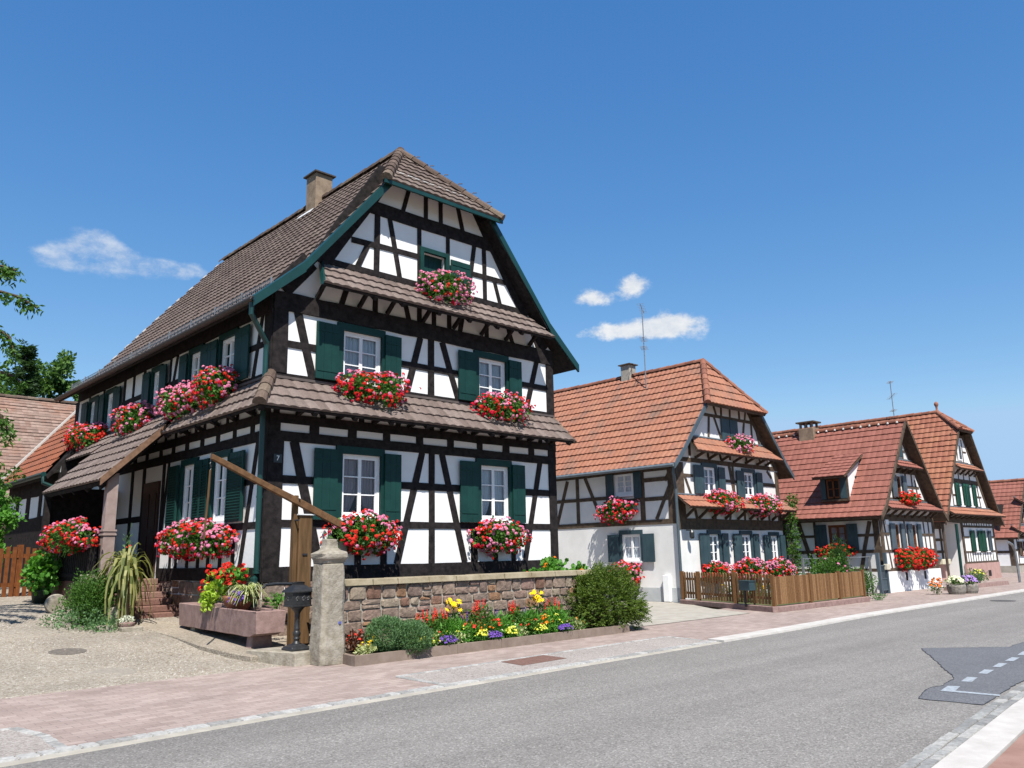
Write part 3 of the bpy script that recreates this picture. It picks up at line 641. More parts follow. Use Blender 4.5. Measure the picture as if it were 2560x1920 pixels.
# ================================================================== the big black-and-white house
H1 = thing('half_timbered_house', (7.05, 14, 0), 'large black and white half-timbered corner house with brown tiled roof', 'house')
X0, X1, Y0, YB = 7.05, 14.82, 14.0, 26.05
F = Fa((0, Y0, 0), (1, 0, 0), (0, -1, 0)); S = Fa((X0, 0, 0), (0, 1, 0), (-1, 0, 0))
fw = [(8.64, 9.56, 2.38, 3.64), (12.30, 13.19, 2.38, 3.63), (8.60, 9.54, 5.08, 6.18), (12.27, 13.15, 5.08, 6.18)]
fh = [(10.64, 11.28, 7.66, 8.40)]
swl = [(15.55, 16.25, 2.37, 3.64), (17.15, 17.82, 2.37, 3.64)]
swu = [(15.5, 16.22, 5.1, 6.15), (17.18, 17.8, 5.1, 6.15), (19.55, 20.05, 5.1, 6.13), (22.8, 23.4, 5.1, 6.11), (24.3, 24.85, 5.1, 6.1)]
w = MB()
F.wall(w, X0, X1, .9, 6.7, fw, extra=[])
F.wall(w, 9.3, 12.57, 7.2, 9.55, fh, extra=[[(X0, 6.7), (X1, 6.7), (14.36, 7.2), (7.5, 7.2)], [(7.5, 7.2), (9.3, 7.2), (9.3, 9.55)], [(12.57, 7.2), (14.36, 7.2), (12.57, 9.55)], [(9.3, 9.55), (12.57, 9.55), (12.0, 10.15), (9.85, 10.15)]])
S.wall(w, Y0, YB, .9, 6.7, swl + swu)
w.q((X1, Y0, 0), (X1, YB, 0), (X1, YB, 6.7), (X1, Y0, 6.7)); w.q((X0, YB, 0), (X1, YB, 0), (X1, YB, 6.7), (X0, YB, 6.7)); w.q((7.2, YB, 6.7), (14.67, YB, 6.7), (14.2, YB, 7.05), (12.2, YB, 9.6), (9.67, YB, 9.6), (7.67, YB, 7.05))
w.build('wall', PLASTER, H1, fix=False)
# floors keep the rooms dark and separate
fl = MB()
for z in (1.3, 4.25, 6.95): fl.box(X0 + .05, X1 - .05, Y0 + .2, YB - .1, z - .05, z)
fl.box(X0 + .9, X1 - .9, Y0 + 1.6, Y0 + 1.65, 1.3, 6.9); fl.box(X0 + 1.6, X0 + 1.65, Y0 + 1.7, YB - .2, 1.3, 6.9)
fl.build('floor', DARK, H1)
T = MB(); B = F.beam
B(T, 7.21, 1.46, 7.21, 3.79, .32, n1=.03); B(T, 7.21, 5.1, 7.21, 6.36, .31, n1=.03); B(T, 14.69, 1.46, 14.69, 6.36, .25, n1=.03)
B(T, X0 - .03, 1.33, X1 + .02, 1.33, .26, n1=.05)
B(T, X0, 3.885, X1, 3.885, .19, n1=.035); B(T, X0, 4.22, X1, 4.22, .18, n1=.04); B(T, X0, 6.53, X1, 6.53, .36, n1=.045)
for a, b in ((7.05, 7.29), (7.91, 8.12), (8.77, 8.97), (9.62, 9.80), (10.48, 10.66), (11.34, 11.52), (12.21, 12.38), (13.02, 13.23), (13.88, 14.07), (14.70, 14.82)): B(T, (a + b) / 2, 3.96, (a + b) / 2, 4.15, b - a)
for z, dw in ((3.07, .15), (2.25, .14)):
    for a, b in ((7.37, 8.6), (9.6, 12.26), (13.22, 14.57)): B(T, a, z, b, z, dw)
B(T, 8.5, 2.25, 13.3, 2.25, .13)
B(T, 7.37, 5.69, 8.1, 5.69, .14); B(T, 9.9, 5.69, 11.8, 5.69, .14); B(T, 13.4, 5.71, 14.57, 5.71, .14); B(T, 7.1, 5.05, X1, 5.05, .1)
B(T, 7.59, 3.8, 8.2, 1.46, .19); B(T, 10.64, 3.8, 10.0, 1.46, .16); B(T, 10.9, 3.8, 10.9, 1.46, .155); B(T, 11.18, 3.8, 11.82, 1.46, .16); B(T, 14.26, 3.8, 13.69, 1.46, .15)
B(T, 7.57, 6.36, 7.94, 5.05, .17); B(T, 10.58, 6.36, 10.2, 5.05, .155); B(T, 10.88, 6.36, 10.88, 5.05, .17); B(T, 11.19, 6.36, 11.67, 5.05, .155); B(T, 14.24, 6.36, 13.82, 5.05, .15)
for x, ww in ((8.52, .12), (9.06, .15), (9.67, .15), (12.1, .2), (12.74, .13), (13.31, .13)): B(T, x, 1.46, x, 2.2, ww)
for a in ((8.05, 4.6, 8.22, 4.3), (9.09, 5, 9.09, 4.3), (10.1, 4.6, 9.98, 4.3), (10.9, 5, 10.9, 4.3), (11.7, 4.6, 11.87, 4.3), (12.7, 5, 12.7, 4.3), (13.42, 4.6, 13.55, 4.3), (14.3, 5, 14.3, 4.3), (7.2, 5, 7.2, 4.3)): B(T, *a, .12)
for a in ((8.7, 7.2, 8.54, 6.7), (9.375, 7.5, 9.375, 6.7), (10.12, 7.2, 10.26, 6.7), (10.55, 7.5, 10.55, 6.7), (10.96, 7.5, 10.96, 6.7), (11.4, 7.5, 11.4, 6.7), (11.83, 7.2, 11.72, 6.7), (12.56, 7.5, 12.56, 6.7), (13.21, 7.2, 13.41, 6.7), (14.05, 7.2, 14.31, 6.7)): B(T, *a, .12)
B(T, 7.9, 7.58, 13.95, 7.58, .13, n1=.03); B(T, 9.1, 9.08, 12.75, 9.08, .30, n1=.035)
for a in ((10.24, 9.8, 10.07, 9.2, .10), (10.72, 9.95, 10.72, 9.2, .11), (11.15, 9.95, 11.16, 9.2, .11), (11.66, 9.85, 11.83, 9.2, .11), (9.395, 8.95, 9.39, 7.6, .14), (9.71, 8.98, 10.01, 7.6, .12), (10.535, 8.96, 10.54, 7.6, .11), (11.37, 8.96, 11.37, 7.6, .10),
          (12.19, 8.95, 11.98, 7.6, .12), (12.5, 8.95, 12.52, 7.6, .12), (12.82, 8.22, 13.02, 7.6, .11), (8.75, 8.2, 9.36, 8.22, .13), (9.46, 8.23, 10.5, 8.25, .12), (12.1, 8.21, 13.25, 8.23, .12), (9.17, 8.2, 8.9, 7.6, .12)): B(T, *a)
B(T, 7.2, 6.78, 7.80, 7.48, .42, n1=.03); B(T, 8.0, 7.51, 9.56, 9.93, .46, n1=.03); B(T, 14.62, 6.78, 14.02, 7.48, .40, n1=.03); B(T, 13.88, 7.53, 12.3, 9.85, .36, n1=.03); B(T, 9.4, 10.0, 12.5, 10.0, .25, n1=.03)
# side wall timbers
B = S.beam
B(T, 14.13, 1.40, 14.13, 6.36, .30, n1=.03); B(T, 13.98, 1.33, 18.95, 1.33, .26, n1=.05); B(T, 20.1, 1.33, YB, 1.33, .26, n1=.03)
B(T, 14, 3.885, YB, 3.885, .19, n1=.035); B(T, 14, 4.22, YB, 4.22, .18, n1=.04); B(T, 14, 6.5, YB, 6.5, .42, n1=.04); B(T, 14.3, 5.05, YB, 5.05, .1)
for a, b in ((14.05, 14.29), (14.54, 14.70), (15.32, 15.47), (16.08, 16.25), (16.85, 17.03), (17.64, 17.82), (18.41, 18.59), (19.16, 19.32), (20.03, 20.2), (20.8, 21), (21.6, 21.8), (22.4, 22.6), (23.2, 23.4)): B(T, (a + b) / 2, 3.96, (a + b) / 2, 4.15, b - a)
for a in ((14.37, 3.8, 14.9, 1.46, .13), (14.3, 3.05, 15.3, 3.05, .12), (14.3, 2.23, 18.95, 2.23, .13), (18.7, 3.8, 18.9, 2.3, .1), (18.97, 3.8, 18.97, 1.3, .14), (20.2, 3.8, 20.2, 1.3, .16), (14.41, 6.3, 14.72, 5.05, .12), (14.3, 5.69, 15.3, 5.69, .12), (18.6, 6.3, 18.98, 5.05, .12), (19.0, 6.3, 19.0, 5.05, .1), (20.68, 6.3, 20.68, 5.05, .14), (21.43, 6.3, 21.43, 5.05, .13), (22.1, 6.3, 22.1, 5.05, .14), (20.6, 5.66, 22.2, 5.66, .13), (18.3, 5.66, 19.2, 5.66, .12), (23.75, 6.3, 23.75, 5.05, .14), (25.0, 6.3, 25.0, 5.05, .12), (26.15, 6.3, 26.15, 1.3, .28)): B(T, *a)
for y in (15.21, 15.77, 16.33, 16.82, 17.37, 17.97, 18.3): B(T, y, 1.46, y, 2.2, .12)
for y in (14.6, 15.3, 15.75, 16.3, 16.85, 17.3, 17.8, 18.4, 19, 19.6, 20.4, 21.2): B(T, y, 5, y, 4.3, .11)
for y in (21.0, 22.2, 23.4, 24.6): B(T, y, 3.8, y, 1.3, .16)
B(T, 20.2, 2.6, YB, 2.6, .14)
T.build('timber_frame', TIMBER, H1)
# windows, casings, shutters of the gable front
for i, (a, b, c, d) in enumerate(fw):
    up = i > 1
    window(F, H1, a, b, c, d, 3 if not up else 3, -.05, None, LACE if up or i == 1 else LACEP, True, 2, not up)
    casing(F, H1, a - .14, b + .08, c - .04, d + .15, GREEN, a, b, c, d)
    shutter(F, H1, a - .65, a - .13, c - .05 if not up else c, d + .06); shutter(F, H1, b + .06, b + .47, c - .05 if not up else c, d + .06)
hb = MB(); F.box(hb, 10.54, 10.64, 7.6, 8.5, -.02, .06); F.box(hb, 11.28, 11.38, 7.6, 8.5, -.02, .06); F.box(hb, 10.64, 11.28, 8.40, 8.5, -.02, .06); hb.build('hatch_frame', GREEN, H1)
hd = MB()
for k in range(5): F.box(hd, 10.64 + k * .128, 10.764 + k * .128, 7.64, 8.40, -.14, -.11 + R(-.004, .004))
hd.build('hatch_door', GREEN, H1)
shutter(F, H1, 11.40, 12.0, 7.66, 8.38, .08)
for i, (a, b, c, d) in enumerate(swl):
    window(S, H1, a, b, c, d, 3, -.03, None, LACE if i == 5 else None); casing(S, H1, a - .1, b + .1, c - .04, d + .13, GREEN, a, b, c, d)
    if i == 0: shutter(S, H1, a - .80, a - .11, c - .05, d + .03, louvre=True); shutter(S, H1, b + .10, b + .44, c - .05, d + .03, louvre=True)
    else: shutter(S, H1, a - .45, a - .1, c - .05, d + .03, louvre=True); shutter(S, H1, b + .11, b + .62, c - .05, d + .03, louvre=True)
for i, (a, b, c, d) in enumerate(swu):
    window(S, H1, a, b, c, d, 3, -.03, None, LACE); casing(S, H1, a - .08, b + .08, c - .03, d + .12, GREEN, a, b, c, d)
    sw_ = (.62, .36, .4, .52, .3)[i]
    shutter(S, H1, a - .08 - sw_, a - .07, c, d + .04, mat=GREEN); shutter(S, H1, b + .07, b + .09 + (.42, .4, .45, .34, .5)[i], c, d + .04, mat=GREEN)
# door in the porch
dr = MB(); S.box(dr, 19.14, 20.08, 1.22, 3.42, .0, .05)
for k in range(2):
    for z in (1.4, 2.35): S.box(dr, 19.22 + k * .42, 19.56 + k * .42, z, z + .8, .045, .07)
dr = dr.build('door', M('dark_oak_door', (.03, .012, .008), (.05, .02, .014), .5, 10, 6), H1)
hn = MB(); hn.tube([S.P(19.24, 2.28, .06), S.P(19.24, 2.28, .12), S.P(19.36, 2.28, .12)], .012); hn.build('door_handle', IRON, dr)
# stone footing
def rubble(mb, Fp, u0, u1, v0, v1, rows, wmin, wmax, depth=.06, n=0, seed=1):
    rs = random.Random(seed); hs = [rs.uniform(.7, 1.4) for _ in range(rows)]; k = (v1 - v0) / sum(hs); z = v0
    for hh in hs:
        h = hh * k; u = u0 - rs.uniform(0, wmin * .5)
        while u < u1 - .02:
            w_ = rs.uniform(wmin, wmax); a, b = max(u, u0), min(u + w_, u1)
            if u1 - b < wmin * .5: b = u1
            subs = [(z, z + h)]
            if rs.random() < .18 and h > .14: m_ = z + h * rs.uniform(.4, .6); subs = [(z, m_), (m_, z + h)]
            for z0, z1 in subs:
                j = lambda s=.012: rs.uniform(-s, s); g = .009; pr = n + rs.uniform(.012, .04); ins = .018
                o = [(a + g + abs(j()), z0 + g + j(.008)), (b - g - abs(j()), z0 + g + j(.008)), (b - g - abs(j()), z1 - g + j(.008)), (a + g + abs(j()), z1 - g + j(.008))]
                # an 8-sided stone face with worn corners
                oc = []
                for q in range(4):
                    p0 = V(o[q]); pa = V(o[q - 1]); pb_ = V(o[(q + 1) % 4]); cut = min(.03, .2 * min((pa - p0).length, (pb_ - p0).length)) * rs.uniform(.5, 1.3)
                    oc += [p0 + (pa - p0).normalized() * cut, p0 + (pb_ - p0).normalized() * cut]
                ce = sum(oc, V((0, 0))) / 8; inn = [ce + (p - ce) * (1 - ins / max(.05, (p - ce).length)) for p in oc]
                i0 = len(mb.v); mb.v += [tuple(Fp.P(p.x, p.y, n - depth)) for p in oc] + [tuple(Fp.P(p.x, p.y, pr - .014)) for p in oc] + [tuple(Fp.P(p.x, p.y, pr + j(.006))) for p in inn] + [tuple(Fp.P(ce.x, ce.y, pr + rs.uniform(0, .014)))]
                for r_ in (0, 8):
                    for q in range(8): mb.f.append((i0 + r_ + q, i0 + r_ + (q + 1) % 8, i0 + r_ + 8 + (q + 1) % 8, i0 + r_ + 8 + q))
                for q in range(8): mb.f.append((i0 + 16 + q, i0 + 16 + (q + 1) % 8, i0 + 24))
            u += w_
        z += h
STONE = MI('coursed_sandstone', [(.20, .145, .115), (.235, .175, .137), (.225, .155, .125), (.255, .205, .155), (.175, .10, .072), (.235, .135, .08), (.21, .16, .13), (.18, .13, .108), (.25, .19, .15), (.225, .15, .125)], .9, .7, 24, .5, 12, .02)
MORTAR = M('lime_mortar', (.27, .24, .2), (.36, .33, .28), .95, 20, 8, .6, 60, .01, .1)
ft = MB(); rubble(ft, S, 14.0, 18.9, .2, 1.2, 4, .3, .7, .08, .0, 5); rubble(ft, F, X0, 9.2, .1, 1.2, 3, .4, .7, .08, .02, 6); ft.build('stone_footing', STONE, H1)
mo = MB(); S.box(mo, 14.0, YB, 0, 1.2, -.1, -.012); F.box(mo, X0, X1, 0, 1.2, -.1, -.012); mo.build('footing_mortar', MORTAR, H1)

# ---- roof
EV, KX, KZ, EZ = 6.52, 7.52, 7.22, 6.35          # eave x, kink x and z, eave z
RX, RZ, YF, YR = 10.935, 11.47, 13.62, 26.2        # ridge x and z, front verge, rear verge
HY, HZ = 15.35, 9.64; sl2 = (RZ - KZ) / (RX - KX); HXL = KX + (HZ - KZ) / sl2
rf = MB(); uv = []
Lk = math.hypot(KX - EV, KZ - EZ); Lu = math.hypot(RX - KX, RZ - KZ); vH = Lu * (HZ - KZ) / (RZ - KZ)
for sgn in (1, -1):
    ex = EV if sgn == 1 else 2 * RX - EV; kx = KX if sgn == 1 else 2 * RX - KX; dx = (KX - EV) * sgn; dx2 = (RX - KX) * sgn
    sb = 4 if sgn == 1 else 1; am = .02 if sgn == 1 else 0
    tiles(rf, uv, (ex, 0, EZ), (0, 1, 0), (dx, 0, KZ - EZ), Lk, lambda v: (YF, YR), .31, .22, am, .034, sb)
    tiles(rf, uv, (kx, 0, KZ), (0, 1, 0), (dx2, 0, RZ - KZ), Lu, lambda v: (YF if v <= vH else YF + (HY - YF) * (v - vH) / (Lu - vH), YR - (0 if v < vH else (v - vH) / (Lu - vH) * .6)), .31, .22, am, .034, sb)
# half-hip: overhangs the verge a little
hyf = 13.46; Lh = math.hypot(HY - hyf, RZ - HZ + .08); hw = RX - HXL + .22
tiles(rf, uv, (RX, hyf, HZ - .08), (1, 0, 0), (0, HY - hyf, RZ - HZ + .08), Lh, lambda v: (-hw * (1 - v / Lh), hw * (1 - v / Lh)), .31, .22, .02, .034, 4)
roof = rf.build('roof', TILE_MAIN, H1, fix=False, uvs=uv)
# underside boards
ub = MB(); t = .07
for sgn in (1, -1):
    X = (lambda x: x) if sgn == 1 else (lambda x: 2 * RX - x)
    ub.hexa([(X(EV), YF, EZ - .03), (X(KX), YF, KZ - .03), (X(KX), YR, KZ - .03), (X(EV), YR, EZ - .03)], [(X(EV + .03), YF, EZ - .03 - t), (X(KX + .03), YF, KZ - .03 - t), (X(KX + .03), YR, KZ - .03 - t), (X(EV + .03), YR, EZ - .03 - t)])
    ub.hexa([(X(KX), YF, KZ - .03), (X(HXL), YF, HZ - .03), (X(HXL), YR, HZ - .03), (X(KX), YR, KZ - .03)], [(X(KX + .06), YF, KZ - .07), (X(HXL + .06), YF, HZ - .07), (X(HXL + .06), YR, HZ - .07), (X(KX + .06), YR, KZ - .07)])
    ub.q((X(HXL), YF, HZ - .04), (X(RX), HY, RZ - .05), (X(RX), YR, RZ - .05), (X(HXL), YR, HZ - .04))
ub.hexa([(RX - hw, hyf, HZ - .10), (RX + hw, hyf, HZ - .10), (RX + .05, HY, RZ - .05), (RX - .05, HY, RZ - .05)], [(RX - hw, hyf + .06, HZ - .16), (RX + hw, hyf + .06, HZ - .16), (RX + .05, HY, RZ - .13), (RX - .05, HY, RZ - .13)])
ub.build('eaves_boarding', TIMBER, roof)
rc = MB(); ridge_caps(rc, (RX, HY - .05, RZ + .05), (RX, YR - .6, RZ + .05), .12)
for s_ in (-1, 1): ridge_caps(rc, (RX + s_ * hw, hyf, HZ - .03), (RX, HY, RZ + .06), .12, .36)
rc.build('ridge_tiles', RIDGE, roof)
hk = MB()
for k in range(1, 7):
    p = V((RX + hw, hyf, HZ)).lerp(V((RX, HY, RZ + .06)), k / 7.2); hk.tube([p + V((-.06, 0, .05)), p + V((0, 0, .14)), p + V((.1, -.03, .16))], .012, 5)
hk.build('ridge_clips', RIDGE, roof)
vb = MB()   # green metal verge boards
for sgn in (1, -1):
    X = (lambda x: x) if sgn == 1 else (lambda x: 2 * RX - x)
    pr = [(EV - .05, EZ - .02), (KX - .02, KZ + .03), (HXL + .02, HZ + .03)]
    for (a, b), (c, d) in zip(pr, pr[1:]):
        vb.hexa([(X(a), YF - .03, b - .14), (X(c), YF - .03, d - .17), (X(c), YF - .03, d + .04), (X(a), YF - .03, b + .04)], [(X(a), YF + .03, b - .14), (X(c), YF + .03, d - .17), (X(c), YF + .03, d + .04), (X(a), YF + .03, b + .04)])
        vb.hexa([(X(a), YF - .03, b + .04), (X(c), YF - .03, d + .04), (X(c), YF + .10, d + .06), (X(a), YF + .10, b + .06)], [(X(a), YF - .03, b + .055), (X(c), YF - .03, d + .055), (X(c), YF + .10, d + .075), (X(a), YF + .10, b + .075)])
vb.box(RX - hw - .03, RX + hw + .03, hyf - .01, hyf + .03, HZ - .17, HZ - .085)
vb.build('verge_board', GREENM, roof)
gu = MB()
for k in range(10):
    t0, t1 = PI * k / 10, PI * (k + 1) / 10; r_ = .075; cx, cz = EV - .05, EZ - .0
    gu.q((cx - r_ * math.cos(t0), YF + .02, cz - r_ * math.sin(t0)), (cx - r_ * math.cos(t1), YF + .02, cz - r_ * math.sin(t1)), (cx - r_ * math.cos(t1), YR, cz - r_ * math.sin(t1)), (cx - r_ * math.cos(t0), YR, cz - r_ * math.sin(t0)))
gu.build('gutter', M('grey_brown_gutter', (.04, .033, .03), (.055, .047, .042), .5), roof, fix=False)
sg = MB()   # snow guard: lattice along the eave
gx, gz0 = 6.93, 6.73
for z in (0.02, .085, .15): sg.tube([(gx, 13.9, gz0 + z), (gx, 26.5, gz0 + z)], .008, 5)
y = 13.9
while y < 26.5: sg.tube([(gx, y, gz0 + .0), (gx, y, gz0 + .15)], .0055, 4); y += .085
for k in range(11): y = 13.9 + k * 1.26; sg.bar((gx, y, gz0 - .08), (gx, y, gz0 + .19), .02, .03); sg.bar((gx, y, gz0 + .12), (gx + .2, y, gz0 + .1), .015, .015)
sg.build('snow_guard', METAL, roof)
dp = MB(); px, py = 6.90, 13.93
dp.tube([(EV - .03, YF + .12, EZ - .06), (EV - .03, YF + .13, EZ - .28), (px, py - .02, EZ - .75), (px, py, EZ - .9), (px, py, 4.95)], .05, 10); dp.tube([(px - .02, py - .03, 4.3), (px, py, 1.36)], .05, 10); dp.tube([(px, py, 1.4), (px - .05, py - .02, 1.28), (px - .05, py - .02, .25)], .068, 10)
dp.tube([(px, py, 1.36), (px, py, 1.42)], .062, 10); dp.tube([(px, py, 5.6), (px, py, 5.64)], .058, 10); dp.tube([(px, py, 2.7), (px, py, 2.74)], .058, 10)
dp.build('downpipe', GREENM, H1, smooth=False)
ch = MB(); cx, cy = RX - .05, 19.15; ch.box(cx - .26, cx + .26, cy - .27, cy + .27, 10.9, 12.20); ch = ch.build('chimney', CHIM, roof, .01)
cc = MB(); cc.box(cx - .33, cx + .33, cy - .34, cy + .34, 12.20, 12.24); cc.hexa([(cx - .33, cy - .34, 12.24), (cx + .33, cy - .34, 12.24), (cx + .33, cy + .34, 12.24), (cx - .33, cy + .34, 12.24)], [(cx - .22, cy - .22, 12.29), (cx + .22, cy - .22, 12.29), (cx + .22, cy + .22, 12.29), (cx - .22, cy + .22, 12.29)])
cc.build('chimney_cap', M('chimney_cap_slab', (.045, .038, .034), (.07, .06, .054), .85), ch)
fs = MB(); a = math.atan(sl2); uvx = V((math.cos(a), 0, math.sin(a))); nv = V((-math.sin(a), 0, math.cos(a)))
p = V((cx - .40, cy - .05, KZ + (cx - .40 - KX) * sl2)) + nv * .07; fs.obox(p, uvx * .09, V((0, .36, 0)), nv * .008)
fs.build('flashing', M('lead_flashing', (.5, .5, .5), (.62, .62, .62), .5), ch)
# white mortar spots along the rear verge
VM = M('verge_mortar', (.42, .40, .38), (.52, .50, .48), .9)
for k in range(11):
    t0 = (k + R(.1, .5)) / 11; x = KX + (RX - KX) * t0; z = KZ + (RZ - KZ) * t0; mv = MB(); mv.obox((x, YR - (.02 + .6 * max(0, (z - HZ) / (RZ - HZ))), z + .055), uvx * R(.06, .11), V((0, .05, 0)), nv * .014); mv.build('mortar_dab', VM, roof)

# ---- the two pent roofs (the lower one turns the corner and widens over the porch)
sk = MB(); uv = []
PZ, PT = 4.29, 4.98; PY = 13.25; PXs = 6.50; Lf = math.hypot(Y0 - PY, PT - PZ); Ls = math.hypot(X0 - PXs, PT - PZ)
tiles(sk, uv, (0, PY, PZ), (1, 0, 0), (0, Y0 - PY, PT - PZ), Lf, lambda v: (PXs + (X0 - PXs) * v / Lf, 14.74 + .05 * v), .31, .22, .02, .04, 4)
PJ = 17.75
tiles(sk, uv, (PXs, 0, PZ), (0, 1, 0), (X0 - PXs, 0, PT - PZ), Ls, lambda v: (PY + (Y0 - PY) * v / Ls, PJ), .31, .22, .02, .04, 4)
# porch: same slope carried down to x = 5.35
ex, ez = 5.34, 3.24; Lp = math.hypot(X0 - ex, PT - ez)
tiles(sk, uv, (ex, 0, ez), (0, 1, 0), (X0 - ex, 0, PT - ez), Lp, lambda v: (PJ, 22.0), .34, .22, .02, .04, 4)
tiles(sk, uv, (6.35, 0, 4.3), (0, 1, 0), (X0 - 6.35, 0, PT - 4.3), math.hypot(.7, .68), lambda v: (22.0, YB + .1), .31, .22, .02, .04, 4)
pent = sk.build('pent_roof', TILE_SKIRT, H1, fix=False, uvs=uv)
k1 = MB()
k1.hexa([(PXs, PY + .01, PZ - .012), (14.73, PY + .01, PZ - .012), (14.76, Y0, PT - .012), (X0, Y0, PT - .012)], [(PXs, PY + .04, PZ - .05), (14.73, PY + .04, PZ - .05), (14.76, Y0, PT - .06), (X0, Y0, PT - .06)])
k1.hexa([(PXs + .01, PY, PZ - .012), (PXs + .01, PJ, PZ - .012), (X0, PJ, PT - .012), (X0, Y0, PT - .012)], [(PXs + .04, PY, PZ - .05), (PXs + .04, PJ, PZ - .05), (X0, PJ, PT - .06), (X0, Y0, PT - .06)])
k1.hexa([(ex + .01, PJ, ez - .02), (ex + .01, 22.0, ez - .02), (X0, 22.0, PT - .02), (X0, PJ, PT - .02)], [(ex + .05, PJ, ez - .09), (ex + .05, 22.0, ez - .09), (X0, 22.0, PT - .09), (X0, PJ, PT - .09)])
for x in (7.62, 8.5, 9.35, 10.25, 11.15, 12.05, 12.95, 13.85, 14.6):
    k1.bar((x, Y0 - .02, PT - .12), (x, PY + .03, PZ - .07), .09, .09); k1.bar((x, Y0 - .03, 4.32), (x, PY + .33, PZ + .12), .07, .08)
for yy in (14.5, 15.3, 16.1, 16.9, 17.6):
    k1.bar((X0 - .02, yy, PT - .12), (PXs + .03, yy, PZ - .07), .09, .09); k1.bar((X0 - .03, yy, 4.32), (PXs + .22, yy, PZ + .16), .07, .08)
for yy in (18, 18.9, 19.8, 20.7, 21.8): k1.bar((X0, yy, PT - .14), (ex + .06, yy, ez - .12), .09, .1)
k1.bar((X0, Y0, PT - .1), (PXs + .03, PY + .03, PZ - .06), .1, .1)
k1.build('pent_rafters', TIMBER, pent)
wp = MB(); wp.box(X0 - .03, 14.8, Y0 - .05, Y0 - .0, PT + .005, PT + .055); wp.box(X0 - .05, X0, Y0 - .05, YB, PT + .005, PT + .055); wp.build('wall_plate_flashing', M('grey_brown_flashing', (.075, .06, .055), (.1, .083, .075), .6), pent)
pc = MB(); ridge_caps(pc, (PXs - .03, PY - .03, PZ + .05), (X0, Y0, PT + .10), .115, .3); pc.build('hip_tiles', RIDGE, pent); pc = MB(); ridge_caps(pc, (14.75, PY, PZ + .02), (14.78, Y0, PT + .02), .05, .3); pc.build('end_tiles', RIDGE, pent)
pv = MB(); pv.hexa([(ex - .02, PJ - .03, ez - .1), (6.55, PJ - .03, 4.36), (6.55, PJ - .03, 4.52), (ex - .02, PJ - .03, ez + .06)], [(ex - .02, PJ, ez - .1), (6.55, PJ, 4.36), (6.55, PJ, 4.52), (ex - .02, PJ, ez + .06)]); pv.build('verge_board', M('porch_verge_board', (.11, .06, .035), (.19, .11, .07), .8, 8, 7), pent)
sk = MB(); uv = []; QZ, QT, QY = 6.84, 7.50, 13.32; Lq = math.hypot(Y0 - QY, QT - QZ)
tiles(sk, uv, (0, QY, QZ), (1, 0, 0), (0, Y0 - QY, QT - QZ), Lq, lambda v: (7.72 + .34 * v / Lq, 14.22 - .34 * v / Lq), .31, .22, .02, .04, 4)
pent2 = sk.build('pent_roof', TILE_SKIRT, H1, fix=False, uvs=uv)
k2 = MB(); k2.hexa([(7.72, QY + .01, QZ - .012), (14.22, QY + .01, QZ - .012), (13.88, Y0, QT - .012), (8.06, Y0, QT - .012)], [(7.72, QY + .04, QZ - .05), (14.22, QY + .04, QZ - .05), (13.88, Y0, QT - .06), (8.06, Y0, QT - .06)])
for x in (7.96, 8.95, 9.66, 10.62, 11.5, 12.35, 13.14, 13.95):
    if 8.1 < x < 13.8: k2.bar((x, Y0 - .02, QT - .12), (x, QY + .03, QZ - .07), .09, .09)
    k2.bar((x, Y0 - .04, 6.73), (x, QY + .33, QZ + .14), .07, .08)
k2.build('pent_rafters', TIMBER, pent2)
gf = MB(); gf.hexa([(7.66, QY - .02, QZ - .05), (7.72, QY - .02, QZ + .06), (8.06, Y0, QT + .07), (8.0, Y0, QT - .06)], [(7.70, QY - .02, QZ - .05), (7.76, QY - .02, QZ + .06), (8.1, Y0, QT + .07), (8.04, Y0, QT - .06)]); gf.build('end_board', GREENM, pent2)
# house number
nb = MB(); F.box(nb, 7.165, 7.335, 3.37, 3.53, .032, .04); nb = nb.build('house_number', M('enamel_black', (.008, .008, .01), (.01, .01, .012), .3, spec=.5), H1)
def text(body, size, loc, rot, mat, parent, name, ext=.002):
    cu = bpy.data.curves.new(name, 'FONT'); cu.body = body; cu.size = size; cu.extrude = ext; cu.align_x = 'CENTER'; cu.align_y = 'CENTER'
    ob = bpy.data.objects.new(name + '_curve', cu); COL.objects.link(ob); bpy.context.view_layer.update()
    me = bpy.data.meshes.new_from_object(ob.evaluated_get(bpy.context.evaluated_depsgraph_get())); bpy.data.objects.remove(ob)
    from mathutils import Euler
    Rm = Euler(rot).to_matrix()
    mb = MB(); o = V(loc)
    for v in me.vertices: mb.v.append(tuple(o + Rm @ v.co))
    for p in me.polygons: mb.f.append(tuple(p.vertices))
    return mb.build(name, mat, parent)
text('7', .13, (7.25, Y0 - .042, 3.45), (PI / 2, 0, 0), WHITE, nb, 'numeral')

# porch: landing, stairs, parapet, column
PST = MI('stair_sandstone', [(.2, .112, .09), (.23, .135, .11), (.185, .1, .08)], .88, .4, 30, .3)
st = MB(); z = .42
nst = 6
for k in range(nst):
    zz = .46 + (1.24 - .46) * (k + 1) / nst; xr = 7.0 - .02 if k > 1 else 7.0; st.box(5.92 - (.03 if k == 0 else 0), xr, 17.32 + k * .28, 18.98, zz - .135 if k else .3, zz - R(.0, .012))
st.box(5.45, 7.0, 18.98, 21.9, .5, 1.24)
st.build('steps', PST, H1, .012)
pl = MB()
for r_, z0, z1 in ((.115, 1.1, 2.14), (.135, 2.14, 2.18), (.12, 2.18, 2.22), (.135, 2.22, 2.26), (.105, 2.26, 3.42)): pl.box(5.62 - r_, 5.62 + r_, 17.97 - r_, 17.97 + r_, z0, z1)
pl.build('porch_column', M('pinkish_render', (.23, .17, .155), (.3, .235, .215), .9, 5, 8, .3, 40, .006), H1, .006)
pp = MB()
